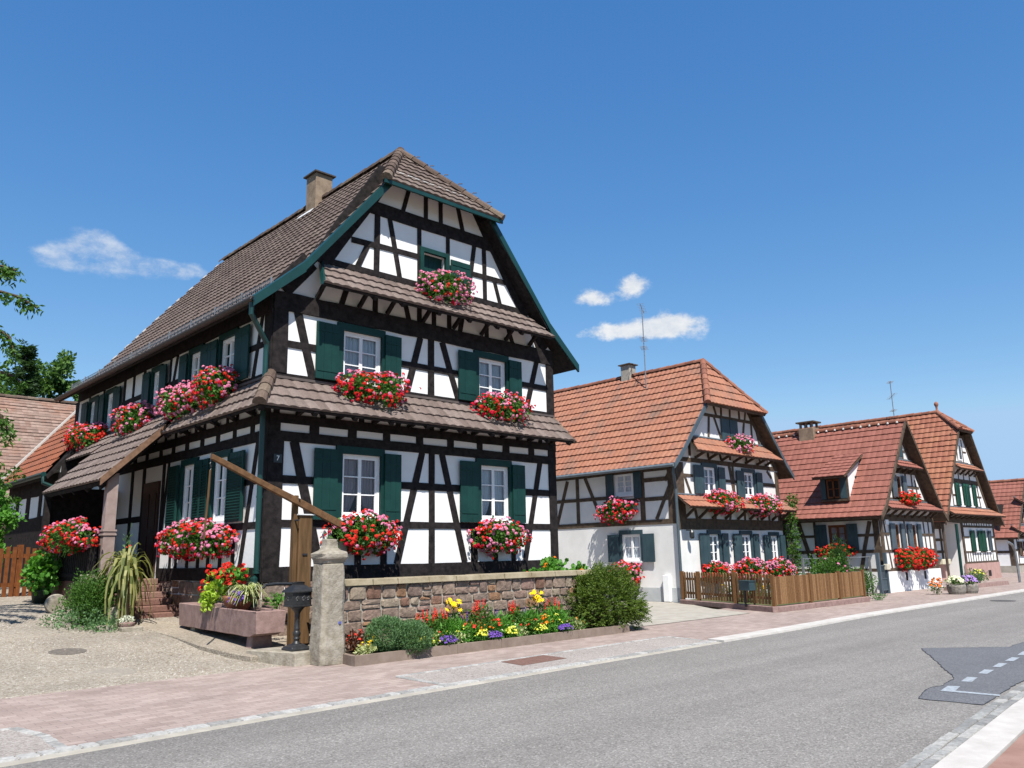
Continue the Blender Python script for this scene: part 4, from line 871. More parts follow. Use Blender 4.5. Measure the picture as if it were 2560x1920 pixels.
for k in range(4): pp.box(5.28 - .02 * k, 5.5, 16.6 + k * .4, 17.0 + k * .4, .2, .78 + k * .2)
pp.build('stair_parapet', SANDG, H1, .02)
rl = MB(); rl.bar((5.42, 17.9, 2.03), (5.42, 21.8, 2.03), .09, .09); rl.bar((5.42, 17.9, 1.35), (5.42, 21.8, 1.35), .08, .08)
y = 18.0
while y < 21.8: rl.bar((5.42, y, 1.24), (5.42, y, 2.0), .03, .09, (0, 1, 0)); y += .13
rl.bar((5.42, 21.85, 1.24), (5.42, 21.85, 3.3), .13, .13, (0, 1, 0)); rl.build('balustrade', TIMBER, H1)
pw = MB(); pw.box(5.5, 7.0, 21.9, 22.0, .5, 3.4); pw.build('porch_end_wall', TIMBER, H1)

# ================================================================== the other houses of the street
def gable_roof(H, cx, eh, ez, kh, kz, rz, yf, yr, hip, tmat, rmat, bmat, course=.34, tw=.24, amp=.016, lip=.035, sub=4, gut=None, rcap=.11):
    s2 = (rz - kz) / kh; Lk = math.hypot(eh - kh, kz - ez); Lu = math.hypot(kh, rz - kz); mb = MB(); uv = []
    if hip: hz, hyf, hy = hip; vH = Lu * (hz - kz) / (rz - kz)
    for sg in (1, -1):
        a = 1 if sg == 1 else 0
        tiles(mb, uv, (cx - sg * eh, 0, ez), (0, 1, 0), (sg * (eh - kh), 0, kz - ez), Lk, lambda v: (yf, yr), course, tw, amp * a, lip, sub if a else 1)
        tiles(mb, uv, (cx - sg * kh, 0, kz), (0, 1, 0), (sg * kh, 0, rz - kz), Lu, (lambda v: (yf if v <= vH else yf + (hy - yf) * (v - vH) / (Lu - vH), yr)) if hip else (lambda v: (yf, yr)), course, tw, amp * a, lip, sub if a else 1)
    if hip:
        Lh = math.hypot(hy - hyf, rz - hz); hw = (rz - hz) / s2 + .15
        tiles(mb, uv, (cx, hyf, hz), (1, 0, 0), (0, hy - hyf, rz - hz), Lh, lambda v: (-hw * (1 - v / Lh), hw * (1 - v / Lh)), course, tw, amp, lip, sub)
    ro = mb.build('roof', tmat, H, fix=False, uvs=uv)
    ub = MB(); zt = hz if hip else rz; ht = (rz - zt) / s2 if hip else .02
    for sg in (1, -1):
        X = lambda h: cx - sg * h
        ub.hexa([(X(eh), yf, ez - .02), (X(kh), yf, kz - .02), (X(kh), yr, kz - .02), (X(eh), yr, ez - .02)], [(X(eh - .03), yf, ez - .09), (X(kh - .04), yf, kz - .09), (X(kh - .04), yr, kz - .09), (X(eh - .03), yr, ez - .09)])
        ub.hexa([(X(kh), yf, kz - .02), (X(ht), yf, zt - .02), (X(ht), yr, zt - .02), (X(kh), yr, kz - .02)], [(X(kh - .06), yf, kz - .08), (X(max(ht - .06, .005)), yf, zt - .09), (X(max(ht - .06, .005)), yr, zt - .09), (X(kh - .06), yr, kz - .08)])
        if hip: ub.q((X(ht), yf, zt - .03), (X(0), hy, rz - .03), (X(0), yr, rz - .03), (X(ht), yr, zt - .03))
    if hip: ub.hexa([(cx - hw, hyf, hz - .02), (cx + hw, hyf, hz - .02), (cx + .05, hy, rz - .03), (cx - .05, hy, rz - .03)], [(cx - hw, hyf + .05, hz - .09), (cx + hw, hyf + .05, hz - .09), (cx + .05, hy, rz - .1), (cx - .05, hy, rz - .1)])
    ub.build('eaves_boarding', TIMBER2, ro)
    for sg, nm in ((1, 0), (-1, 1)):
        vb = MB(); X = lambda h: cx - sg * h; pr = [(eh + .03, ez - .02), (kh, kz + .02), (ht + .02, zt + .02)]
        for (a, b), (c, d) in zip(pr, pr[1:]):
            vb.hexa([(X(a), yf - .03, b - .13), (X(c), yf - .03, d - .15), (X(c), yf - .03, d + .05), (X(a), yf - .03, b + .05)], [(X(a), yf + .02, b - .13), (X(c), yf + .02, d - .15), (X(c), yf + .02, d + .05), (X(a), yf + .02, b + .05)])
        vb.build('verge_board', bmat, ro)
    rcm = MB(); ridge_caps(rcm, (cx, (hy if hip else yf), rz + .04), (cx, yr, rz + .04), rcap, .38); rcm.build('ridge_tiles', rmat, ro)
    if hip:
        for s_ in (-1, 1): rcm = MB(); ridge_caps(rcm, (cx + s_ * hw, hyf, hz + .04), (cx, hy, rz + .05), rcap, .36); rcm.build('hip_tiles', rmat, ro)
    if gut:
        g = MB(); g.tube([(cx - eh - .05, yf + .02, ez - .03), (cx - eh - .05, yr, ez - .03)], .06, 8); g.build('gutter', gut, ro)
    return ro
def pent_strip(H, yw, zt, ye, ze, xl, xr, cut, tmat, bmat, struts, course=.30, zs=None, tw=.24, amp=.014):
    """small tiled skirt on a gable wall, carried on struts"""
    mb = MB(); uv = []; L = math.hypot(yw - ye, zt - ze)
    tiles(mb, uv, (0, ye, ze), (1, 0, 0), (0, yw - ye, zt - ze), L, lambda v: (xl + cut * v / L, xr - cut * v / L), course, tw, amp, .03, 4)
    p = mb.build('pent_roof', tmat, H, fix=False, uvs=uv)
    b = MB(); b.hexa([(xl, ye + .005, ze - .01), (xr, ye + .005, ze - .01), (xr - cut, yw, zt - .01), (xl + cut, yw, zt - .01)], [(xl, ye + .03, ze - .05), (xr, ye + .03, ze - .05), (xr - cut, yw, zt - .06), (xl + cut, yw, zt - .06)]); b.build('eaves_boarding', bmat, p)
    for x in struts: s = MB(); s.bar((x, yw - .02, (zs or ze - .25)), (x, ye + .12, ze + .02), .07, .08); s.build('strut', bmat, p)
    f = MB(); f.box(xl + cut, xr - cut, yw - .05, yw - .002, zt + .005, zt + .05); f.build('flashing', ZINC, p)
    return p
def antenna(name, label, x, y, z0, z1, cat='antenna', arms=((.0, .5), (.45, .35)), tilt=.0):
    t = thing(name, (x, y, z0), label, cat); m = MB(); m.tube([(x, y, z0), (x - tilt, y, z1)], .022, 6); m.build('mast', METAL, t)
    for dz, l in arms:
        a = MB(); z = z1 - dz - .06; a.tube([(x - l, y - l * .6, z), (x + l, y + l * .6, z)], .010, 5)
        for k in range(-3, 4): f = k / 3; a.tube([(x + l * f + .07, y + l * .6 * f - .12, z), (x + l * f - .07, y + l * .6 * f + .12, z)], .005, 4)
        a.build('aerial', METAL, t)
    return t

# ---- second house
H2 = thing('half_timbered_house', (22.19, 15.6, 0), 'half-timbered house with orange tiled roof and slate-blue shutters, behind the picket fence', 'house')
A0, A1, AY, AB = 22.19, 28.92, 15.6, 27.0
F2 = Fa((0, AY, 0), (1, 0, 0), (0, -1, 0)); S2 = Fa((A0, 0, 0), (0, 1, 0), (-1, 0, 0))
f2w = [(23.82, 24.55, 3.52, 4.42), (26.40, 27.08, 3.48, 4.37), (23.90, 24.50, 1.18, 2.15), (25.94, 26.55, 1.18, 2.14), (27.93, 28.45, 1.18, 2.10)]
s2w = [(17.34, 18.12, 3.54, 4.28), (17.12, 17.92, 1.32, 2.20)]
w = MB(); F2.wall(w, A0, A1, 0, 4.5, f2w, .15); F2.wall(w, 24.2, 26.9, 4.5, 6.6, [], extra=[[(A0, 4.5), (24.2, 4.5), (24.2, 6.6), (23.9, 6.6)], [(26.9, 4.5), (A1, 4.5), (27.2, 6.6), (26.9, 6.6)], [(23.9, 6.6), (27.2, 6.6), (26.8, 7.0), (24.3, 7.0)]])
S2.wall(w, AY, AB, 0, 4.5, s2w, .15); w.q((A1, AY, 0), (A1, AB, 0), (A1, AB, 4.6), (A1, AY, 4.6)); w.q((A0, AB, 0), (A1, AB, 0), (A1, AB, 4.6), (A0, AB, 4.6)); w.q((A0, AB, 4.6), (A1, AB, 4.6), (25.6, AB, 8.35), (25.5, AB, 8.35))
w.build('wall', PLASTER_OLD, H2, fix=False)
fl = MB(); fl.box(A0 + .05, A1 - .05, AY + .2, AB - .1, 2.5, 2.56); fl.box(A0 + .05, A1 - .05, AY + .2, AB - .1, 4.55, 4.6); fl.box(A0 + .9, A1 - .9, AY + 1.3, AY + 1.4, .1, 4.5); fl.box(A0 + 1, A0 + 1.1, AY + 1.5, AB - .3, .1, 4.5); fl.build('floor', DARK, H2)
T = MB(); B = F2.beam
for a in ((22.44, 2.6, 22.44, 4.5, .44), (28.78, 2.3, 28.78, 4.5, .26), (A0, 4.61, A1, 4.61, .15), (A0, 2.48, A1 + .02, 2.48, .36), (23.9, 6.27, 27.4, 6.27, .11), (22.68, 4.08, 23.2, 4.08, .1), (22.72, 4.05, 23.05, 3.4, .1), (27.7, 3.98, 28.7, 3.98, .13), (25.5, 4.55, 25.75, 3.4, .16), (25.72, 3.4, 25.72, 4.55, .12), (25.2, 4.0, 26.0, 4.0, .1), (28.1, 4.5, 28.4, 4.25, .1),
          (24.42, 6.25, 24.3, 5.4, .11), (24.73, 6.25, 25.15, 5.42, .1), (26.73, 6.22, 26.53, 5.42, .11), (27.23, 6.22, 27.21, 5.4, .11), (27.5, 6.2, 27.72, 5.42, .1), (24.73, 6.7, 24.9, 6.3, .1), (25.25, 6.8, 25.22, 6.3, .1), (25.84, 6.8, 25.79, 6.3, .1), (26.43, 6.8, 26.43, 6.3, .1), (26.9, 6.7, 26.8, 6.3, .09), (27.2, 6.6, 27.22, 6.3, .09),
          (23.1, 4.75, 23.1, 5.4, .12), (24.2, 4.75, 24.2, 5.4, .11), (25.0, 4.75, 24.85, 5.2, .1), (25.6, 4.75, 25.6, 5.4, .1), (26.7, 4.75, 26.7, 5.4, .11), (27.5, 5.2, 27.7, 4.75, .1), (28.3, 4.75, 28.0, 5.3, .1),
          (22.4, 2.6, 22.4, 3.4, .2), (23.3, 2.6, 23.15, 3.2, .12), (24.4, 2.6, 24.4, 3.4, .12), (25.3, 2.6, 25.45, 3.2, .12), (26.3, 2.6, 26.3, 3.4, .12), (27.2, 2.6, 27.05, 3.2, .12), (28.0, 2.6, 28.0, 3.4, .12), (24.2, 6.9, 23.0, 5.3, .2), (26.9, 6.9, 28.15, 5.3, .2), (22.3, 4.6, 23.2, 5.4, .2), (28.85, 4.6, 28.0, 5.4, .2)): B(T, *a)
B = S2.beam
for a in ((19.88, 2.6, 19.88, 4.3, .15), (20.36, 4.2, 20.95, 2.6, .14), (19.5, 4.25, 18.72, 2.6, .14), (AY, 4.35, AB, 4.35, .2), (AY, 2.57, AB, 2.57, .16), (15.75, 2.6, 15.75, 4.4, .3), (16.96, 2.6, 16.96, 4.3, .2), (20.95, 3.48, 18.5, 3.48, .12), (15.8, 3.97, 16.95, 3.97, .14), (15.8, 3.33, 18.4, 3.33, .13), (15.8, 4.2, 16.0, 3.9, .12), (15.76, 3.85, 16.42, 2.65, .13), (18.38, 2.65, 18.38, 4.25, .34), (21.6, 2.6, 21.6, 4.3, .3), (22.6, 2.6, 22.6, 4.3, .15)): B(T, *a)
T.build('timber_frame', TIMBER2, H2)
for i, (a, b, c, d) in enumerate(f2w):
    window(F2, H2, a, b, c, d, 3, -.03, None, LACE); casing(F2, H2, a - .1, b + .1, c - .02, d + .14, BLUEG, a, b, c, d, .05)
    lw, rw = ((.52, .40), (.46, .40), (.52, .38), (.50, .36), (.44, .34))[i]
    shutter(F2, H2, a - .10 - lw, a - .09, c - .03, d + .03, .08, BLUEG, straps=False); shutter(F2, H2, b + .12, b + .12 + rw, c - .03, d + .03, .08, BLUEG, straps=False)
for k in range(2): shutter(F2, H2, 25.12 + k * .55, 25.64 + k * .55, 5.43, 6.22, .05, BLUEG, straps=False)
window(S2, H2, *s2w[0], 3, -.03, None, LACE); window(S2, H2, *s2w[1], 2, -.03, None, LACE)
casing(S2, H2, 17.03, 18.02, 1.3, 2.34, BLUEG, *s2w[1], .05); shutter(S2, H2, 18.02, 18.5, 1.28, 2.2, .08, BLUEG, straps=False); shutter(S2, H2, 16.52, 17.0, 1.28, 2.2, .08, BLUEG, straps=False)
shutter(S2, H2, 16.95, 17.28, 3.4, 4.28, .05, BLUEG, straps=False); shutter(S2, H2, 18.16, 18.46, 3.4, 4.28, .05, BLUEG, straps=False)
pl = MB(); S2.box(pl, AY - .02, AB, 0, .46, -.02, .02); pl.build('plinth', M('grey_plinth_paint', (.36, .38, .39), (.43, .45, .46), .9, 3, 8), H2)
ro = gable_roof(H2, 25.55, 3.86, 4.36, 3.3, 4.88, 8.52, 15.22, 27.3, (6.56, 15.08, 16.4), TILE_OR, RIDGE_OR, GREYBL, .37, .22, .02, .045, 4, ZINC)
ch = MB(); ch.box(25.34, 25.76, 19.7, 20.14, 8.0, 9.0); ch = ch.build('chimney', CONC, ro, .01); cc = MB(); cc.box(25.27, 25.83, 19.62, 20.22, 9.0, 9.04); cc.hexa([(25.27, 19.62, 9.04), (25.83, 19.62, 9.04), (25.83, 20.22, 9.04), (25.27, 20.22, 9.04)], [(25.4, 19.75, 9.08), (25.7, 19.75, 9.08), (25.7, 20.1, 9.08), (25.4, 20.1, 9.08)]); cc.build('chimney_cap', TIMBER2, ch)
pent_strip(H2, AY, 5.42, 15.05, 4.86, 22.75, 28.35, .45, TILE_OR, TIMBER2, (23.4, 24.2, 25.0, 25.8, 26.6, 27.4, 28.0), .33, 4.70)
pent_strip(H2, AY, 3.42, 15.0, 3.0, 22.05, 29.02, .15, TILE_OR, TIMBER2, (22.6, 23.4, 24.2, 25.0, 25.8, 26.6, 27.4, 28.2, 28.8), .36, 2.68)
dp = MB(); dp.tube([(21.72, 15.3, 4.3), (21.75, 15.35, 4.1), (22.08, 15.52, 3.6), (22.08, 15.52, .3), (22.02, 15.5, .05)], .05, 8); dp.build('downpipe', GREYBL, H2)
lp = MB(); lp.bar((22.62, 15.58, 2.28), (22.62, 15.4, 2.26), .03, .03); lp.lathe([(.05, 2.0), (.08, 2.05), (.08, 2.2), (.03, 2.28)], 22.62, 15.38, 8); lp.build('wall_lamp', IRON, H2)
gb = MB(); S2.box(gb, 15.98, 16.22, .03, .86, .0, .14); gb = gb.build('meter_cabinet', WHITE, H2, .01)
antenna('tv_antenna', 'tall thin television aerial on the orange roof of the second house', 24.79, 18.5, 7.6, 11.0, 'antenna', ((0, .55), (1.25, .3), (1.6, .25)))

# ---- third house
H3 = thing('half_timbered_house', (30.21, 12.5, 0), 'red-roofed steep-gabled half-timbered cottage with one dormer and white plinth', 'house')
B0, B1, BY, BB = 30.21, 35.5, 12.5, 18.4; bc = 32.85
F3_ = Fa((0, BY, 0), (1, 0, 0), (0, -1, 0)); S3 = Fa((B0, 0, 0), (0, 1, 0), (-1, 0, 0))
f3w = [(31.46, 31.92, 1.58, 2.44), (33.08, 33.56, 1.58, 2.44), (32.1, 32.62, 3.5, 4.28)]; s3w = [(13.72, 14.42, 1.54, 2.46)]
w = MB(); F3_.wall(w, B0, B1, 0, 2.7, f3w[:2], .15); F3_.wall(w, 31.2, 34.5, 2.7, 4.4, f3w[2:], .15, extra=[[(B0, 2.7), (31.2, 2.7), (31.2, 4.4)], [(34.5, 2.7), (B1, 2.7), (34.5, 4.4)], [(31.2, 4.4), (34.5, 4.4), (32.9, 6.3), (32.8, 6.3)]]); S3.wall(w, BY, BB, 0, 2.75, s3w, .15)
w.q((B1, BY, 0), (B1, BB, 0), (B1, BB, 2.7), (B1, BY, 2.7)); w.build('wall', PLASTER_OLD, H3, fix=False)
pl = MB(); F3_.box(pl, B0 - .03, B1 + .03, 0, .74, -.05, .06); S3.box(pl, BY, BB, 0, .74, -.05, .04); pl.build('plinth', PLASTER, H3)
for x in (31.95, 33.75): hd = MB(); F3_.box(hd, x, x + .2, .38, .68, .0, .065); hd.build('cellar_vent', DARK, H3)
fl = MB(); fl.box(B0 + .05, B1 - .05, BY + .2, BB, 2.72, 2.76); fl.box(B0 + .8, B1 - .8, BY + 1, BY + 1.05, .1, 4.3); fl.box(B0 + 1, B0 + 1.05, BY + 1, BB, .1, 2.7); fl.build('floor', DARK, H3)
T = MB(); B = F3_.beam
for a in ((30.36, .8, 30.36, 2.75, .3), (35.38, .8, 35.38, 2.7, .22), (B0, .8, B1, .8, .12), (B0, 2.68, B1, 2.68, .24), (30.5, 2.09, 31.0, 2.09, .09), (34.0, 2.06, 35.3, 2.06, .09), (30.5, 1.47, 35.3, 1.47, .09), (30.6, 2.6, 30.95, .85, .09), (34.9, 2.6, 34.9, .85, .09), (34.4, 2.6, 34.5, .85, .09), (32.5, 2.6, 32.5, .85, .1), (31.3, 1.45, 31.3, .85, .08), (33.2, 1.45, 33.2, .85, .08), (34.05, 1.45, 34.05, .85, .08), (31.8, 1.45, 31.8, .85, .08),
          (30.9, 3.38, 34.9, 3.38, .12), (31.7, 4.5, 34.1, 4.5, .2), (31.75, 3.4, 31.75, 4.5, .1), (33.15, 3.4, 33.15, 4.5, .1), (33.75, 3.4, 33.75, 4.5, .09), (33.15, 3.9, 34.4, 3.9, .09), (34.2, 3.4, 34.05, 4.2, .08), (31.4, 3.9, 31.75, 3.9, .09), (32.25, 4.95, 33.5, 4.95, .09), (32.6, 4.95, 32.6, 5.7, .08), (33.15, 4.95, 33.15, 5.7, .08), (32.3, 5.3, 32.6, 5.3, .07), (33.15, 5.3, 33.4, 5.3, .07), (32.4, 5.72, 33.3, 5.72, .09), (30.4, 2.85, 32.8, 6.2, .18), (35.4, 2.85, 32.9, 6.2, .18)): B(T, *a)
B = S3.beam
for a in ((15.6, 2.6, 15.35, 1.7, .16), (15.35, 1.7, 15.1, .85, .16), (12.82, 2.55, 13.1, 1.6, .14), (13.1, 1.6, 13.28, .85, .14), (BY, 2.05, 13.3, 2.05, .1), (14.85, 2.06, 16.2, 2.06, .1), (BY, 1.47, BB, 1.47, .12), (BY, .8, BB, .8, .12), (BY, 2.66, BB, 2.66, .15), (12.62, .8, 12.62, 2.7, .22), (14.95, .8, 14.95, 2.6, .1), (16.2, .8, 16.2, 2.6, .14), (17.4, .8, 17.4, 2.6, .14)): B(T, *a)
T.build('timber_frame', TIMBER2, H3)
for (a, b, c, d) in f3w:
    window(F3_, H3, a, b, c, d, 3, -.03, BROWNW, LACEP); shutter(F3_, H3, a - .44, a - .03, c - .03, d + .03, .08, GREYBL, straps=False); shutter(F3_, H3, b + .05, b + .38, c - .03, d + .03, .08, GREYBL, straps=False)
window(S3, H3, *s3w[0], 3, -.03, BROWNW, LACEP); shutter(S3, H3, 14.46, 14.9, 1.52, 2.48, .08, BLUEG, straps=False); shutter(S3, H3, 13.28, 13.68, 1.52, 2.48, .08, BLUEG, straps=False)
sh = MB(); F3_.box(sh, 32.68, 33.08, 5.06, 5.66, .0, .05); sh.build('gable_hatch', BLUEG, H3)
ro = gable_roof(H3, bc, 3.22, 2.70, 2.72, 3.08, 6.42, 12.12, 18.6, None, TILE_RED, RIDGE_OR, TIMBER2, .30, .24, .012, .035, 4)
cb = MB(); cx, cy = 32.85, 16.1; cb.box(cx - .3, cx + .3, cy - .33, cy + .33, 5.9, 6.62); cb = cb.build('chimney', CHIM, ro, .01)
for dx in (-.22, .22):
    for dy in (-.25, 0, .25): q = MB(); q.box(cx + dx - .04, cx + dx + .04, cy + dy - .04, cy + dy + .04, 6.62, 6.84); q.build('chimney_post', CHIM, cb)
q = MB(); q.box(cx - .36, cx + .36, cy - .4, cy + .4, 6.84, 6.9); q.build('chimney_cap', TIMBER2, cb)
RCL = M('white_mortar_dots', (.6, .6, .58), (.7, .7, .68), .8)
for k in range(17): y = 12.4 + k * .36; fm = MB(); fm.hexa([(bc - .15, y - .03, 6.38), (bc - .09, y - .03, 6.38), (bc - .09, y + .03, 6.38), (bc - .15, y + .03, 6.38)], [(bc - .15, y - .02, 6.44), (bc - .09, y - .02, 6.46), (bc - .09, y + .02, 6.46), (bc - .15, y + .02, 6.44)]); fm.build('ridge_clip', RCL, ro)
# dormer
D = Fa((30.25, 0, 0), (0, 1, 0), (-1, 0, 0)); dm = MB()
dm.hexa([(30.3, 13.55, 3.4), (30.3, 14.52, 3.4), (30.3, 14.52, 4.32), (30.3, 13.55, 4.32)], [(31.6, 13.55, 3.4), (31.6, 14.52, 3.4), (31.6, 14.52, 4.9), (31.6, 13.55, 4.9)]); dm = dm.build('dormer', PLASTER_OLD, ro)
q = MB(); D.box(q, 13.5, 14.57, 3.34, 3.42, -.05, .06); D.box(q, 13.5, 13.6, 3.42, 4.3, -.05, .02); D.box(q, 14.47, 14.57, 3.42, 4.3, -.05, .02); D.box(q, 13.6, 14.47, 4.2, 4.3, -.05, .02); q.build('dormer_frame', TIMBER2, dm)
q = MB(); D.box(q, 13.6, 14.47, 3.42, 4.2, -.06, -.045); q.build('dormer_dark_panel', DARK, dm)  # flat panel, the dormer's inner shade put into its dark colour
q = MB()
for a, b, c, d in ((13.82, 13.88, 3.46, 4.18), (14.28, 14.34, 3.46, 4.18), (14.05, 14.11, 3.46, 4.18), (13.88, 14.28, 3.46, 3.52), (13.88, 14.28, 4.12, 4.18), (13.88, 14.28, 3.8, 3.83)): D.box(q, a, b, c, d, -.03, .0)
q.build('dormer_window', BROWNW, dm)
for a, b in ((13.55, 13.8), (14.36, 14.55)): q = MB(); D.box(q, a, b, 3.44, 4.2, .03, .06); q.build('dormer_shutter', BLUEG, dm)
mb = MB(); uv = []; Lz = math.hypot(1.75, .95); tiles(mb, uv, (29.88, 0, 4.26), (0, 1, 0), (1.75, 0, .95), Lz, lambda v: (13.44 - .02 * v, 14.72 - .10 * v), .3, .24, .012, .03, 4); mb.build('dormer_roof', TILE_RED, dm, fix=False, uvs=uv)
q = MB(); q.hexa([(29.89, 13.44, 4.24), (29.89, 14.72, 4.24), (31.6, 14.52, 5.18), (31.6, 13.4, 5.18)], [(29.92, 13.44, 4.18), (29.92, 14.72, 4.18), (31.6, 14.52, 5.1), (31.6, 13.4, 5.1)]); q.build('dormer_soffit', TIMBER2, dm)
pent_strip(H3, BY, 4.92, 12.1, 4.60, 31.66, 34.02, .05, TILE_RED, TIMBER2, (31.7, 32.3, 32.9, 33.5), .26, 4.42)
pent_strip(H3, BY, 3.32, 12.0, 2.98, 30.25, 35.35, .3, TILE_RED, TIMBER2, (30.5, 31.2, 31.9, 32.6, 33.3, 34.0, 34.7, 35.2), .3, 2.72)
q = MB(); F3_.box(q, 30.72, 30.98, 2.42, 2.6, .0, .05); q.build('street_sign', WHITE, H3)

# ---- fourth house
H4 = thing('half_timbered_house', (39.3, 13.5, 0), 'tall half-timbered house with rust-red hipped roof, finial, green shutters and pink plinth', 'house')
C0, C1, CY, CB = 39.35, 46.5, 13.5, 24.0; cc_ = 43.0
F4 = Fa((0, CY, 0), (1, 0, 0), (0, -1, 0)); F4r = Fa((0, CY + .9, 0), (1, 0, 0), (0, -1, 0)); S4 = Fa((C0, 0, 0), (0, 1, 0), (-1, 0, 0)); S4b = Fa((41.8, 0, 0), (0, 1, 0), (-1, 0, 0))
f4w = [(43.25, 43.75, 1.34, 2.30), (44.8, 45.25, 1.34, 2.30), (42.0, 42.5, 3.48, 4.5), (43.35, 43.85, 3.48, 4.5)]
w = MB(); F4.wall(w, 41.8, C1, .0, 2.65, f4w[:2], .15); F4.wall(w, 41.2, 44.8, 2.65, 5.0, f4w[2:], .15, extra=[[(C0, 2.65), (41.2, 2.65), (41.2, 5.0)], [(44.8, 2.65), (C1, 2.65), (44.8, 5.0)], [(41.2, 5.0), (44.8, 5.0), (43.75, 6.9), (42.25, 6.9)]])
F4r.wall(w, C0, 41.8, 0, 2.65, [], 0); S4.wall(w, CY, CB, 0, 2.65, [], 0) if 0 else S4.wall(w, CY + .9, CB, 0, 2.65, [], 0); S4b.wall(w, CY, CY + .9, 0, 2.65, [], 0)
w.q((C1, CY, 0), (C1, CB, 0), (C1, CB, 2.7), (C1, CY, 2.7)); w.q((C0, CY, 2.66), (41.8, CY, 2.66), (41.8, CY + .9, 2.66), (C0, CY + .9, 2.66)); w.build('wall', PLASTER, H4, fix=False)
fl = MB(); fl.box(C0 + .05, C1 - .05, CY + 1, CB, 2.7, 2.75); fl.box(42.0, C1 - .5, CY + .85, CY + .9, .1, 4.9); fl.build('floor', DARK, H4)
T = MB(); B = F4.beam
for a in ((41.9, .8, 41.9, 2.65, .2), (46.35, .8, 46.35, 2.65, .2), (41.8, .82, C1, .82, .1), (C0, 2.78, C1, 2.78, .25), (C0 + .1, .1, C0 + .1, 2.65, .2), (41.9, 1.32, C1, 1.32, .08), (41.9, 2.5, C1, 2.5, .1), (41.9, 2.0, 42.7, 2.0, .08), (45.7, 2.0, 46.3, 2.0, .08), (41.3, 3.42, 45.0, 3.42, .12), (41.0, 4.62, 45.0, 4.62, .22), (42.2, 5.55, 43.9, 5.55, .09), (42.55, 5.55, 42.55, 6.7, .07), (43.3, 5.55, 43.3, 6.7, .07), (42.25, 6.1, 42.55, 6.1, .07), (43.3, 6.1, 43.8, 6.1, .07), (41.2, 3.42, 41.2, 4.6, .09), (44.5, 3.42, 44.5, 4.6, .09), (44.95, 3.42, 44.7, 4.6, .08), (41.2, 3.95, 41.6, 3.95, .08), (44.3, 3.95, 45.2, 3.95, .08), (39.75, 2.85, 42.45, 6.9, .2), (46.25, 2.85, 43.55, 6.9, .2), (42, 6.85, 44, 6.85, .14), (42.3, 5.2, 42.3, 4.7, .08), (43.0, 5.2, 43.0, 4.7, .08), (43.8, 5.2, 43.8, 4.7, .08)): B(T, *a)
for x in (42.25, 42.55, 42.9, 43.25, 43.6, 43.95, 44.3, 44.65, 45.0, 45.4, 45.8): B(T, x, .85, x, 1.3, .055); B(T, x, 2.5, x, 2.66, .055)
for x in (39.9, 40.5, 41.1, 41.8, 42.5, 43.2, 43.9, 44.6, 45.3, 46): B(T, x, 2.85, x + .12, 3.35, .07); B(T, x + .3, 3.35, x + .05, 2.85, .06)
T.build('timber_frame', TIMBER2, H4); T = MB(); B = F4r.beam
for a in ((C0, .1, C0, 2.6, .25), (40.9, 2.5, 40.3, .9, .14), (39.3, 1.9, 41.8, 1.9, .12), (39.3, 1.35, 41.8, 1.35, .12), (39.3, 2.55, 41.8, 2.55, .3), (41.6, .9, 41.6, 2.6, .2)): B(T, *a)
T.build('porch_frame', TIMBER2, H4)
pl = MB(); F4.box(pl, 41.76, C1 + .04, 0, .78, -.05, .04); F4r.box(pl, C0, 41.76, 0, .8, -.05, .03); pl.build('plinth', M('pink_plinth_render', (.35, .21, .185), (.42, .27, .24), .9, 3, 8), H4)
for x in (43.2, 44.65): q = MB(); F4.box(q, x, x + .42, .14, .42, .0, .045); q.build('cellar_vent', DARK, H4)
GREEN2 = M('bottle_green_paint', (.006, .055, .032), (.009, .07, .04), .5, 3, 6)
for i, (a, b, c, d) in enumerate(f4w):
    window(F4, H4, a, b, c, d, 3, -.03, None, LACE); shutter(F4, H4, a - .48, a - .03, c - .02, d + .02, .08, GREEN2, True, straps=False); shutter(F4, H4, b + .05, b + .36, c - .02, d + .02, .08, GREEN2 if i != 1 else GREYBL, True, straps=False)
sh = MB(); F4.box(sh, 42.68, 43.14, 5.66, 6.5, .0, .03); sh = sh.build('gable_hatch', WHITE, H4); q = MB()
for k in range(12): z = 5.74 + k * .055; F4.box(q, 42.76, 43.06, z, z + .03, .03, .045)
q.build('louvre_slats', IRON, sh)
ro = gable_roof(H4, cc_, 4.05, 2.66, 3.6, 3.1, 8.14, 13.18, 24.2, (7.08, 13.08, 14.3), TILE_OR2, RIDGE_OR, TIMBER2, .33, .26, .022, .05, 4)
q = MB(); q.lathe([(.11, 8.1), (.11, 8.2), (.05, 8.28), (.05, 8.42), (.09, 8.5), (.105, 8.57), (.08, 8.64), (.02, 8.7)], cc_, 14.3, 12); q.build('finial', RIDGE_OR, ro, smooth=True)
pent_strip(H4, CY, 5.50, 13.05, 5.18, 41.35, 44.7, .1, TILE_OR, TIMBER2, (41.8, 42.5, 43.2, 43.9, 44.5), .26, 4.95)
pent_strip(H4, CY, 3.38, 12.92, 3.0, 39.4, 46.7, .3, TILE_OR, TIMBER2, (39.8, 40.5, 41.2, 41.9, 42.6, 43.3, 44, 44.7, 45.4, 46.1), .3, 2.86)
q = MB(); q.tube([(36.9, 12.1, 2.5), (36.95, 12.15, .05)], .06, 8); q.build('downpipe', GREEN, H4)
q = MB(); F4r.box(q, 40.4, 41.4, .78, 1.02, .0, .4); o = q.build('wall_letterbox', M('cream_enamel', (.5, .46, .33), (.56, .52, .4), .5), H4, .02)
antenna('tv_antenna', 'forked television aerial above the ridge of the tallest rust-red roof', 43.0, 16.4, 8.1, 10.1, 'antenna', ((0, .25), (.75, .75), (1.5, .3)))

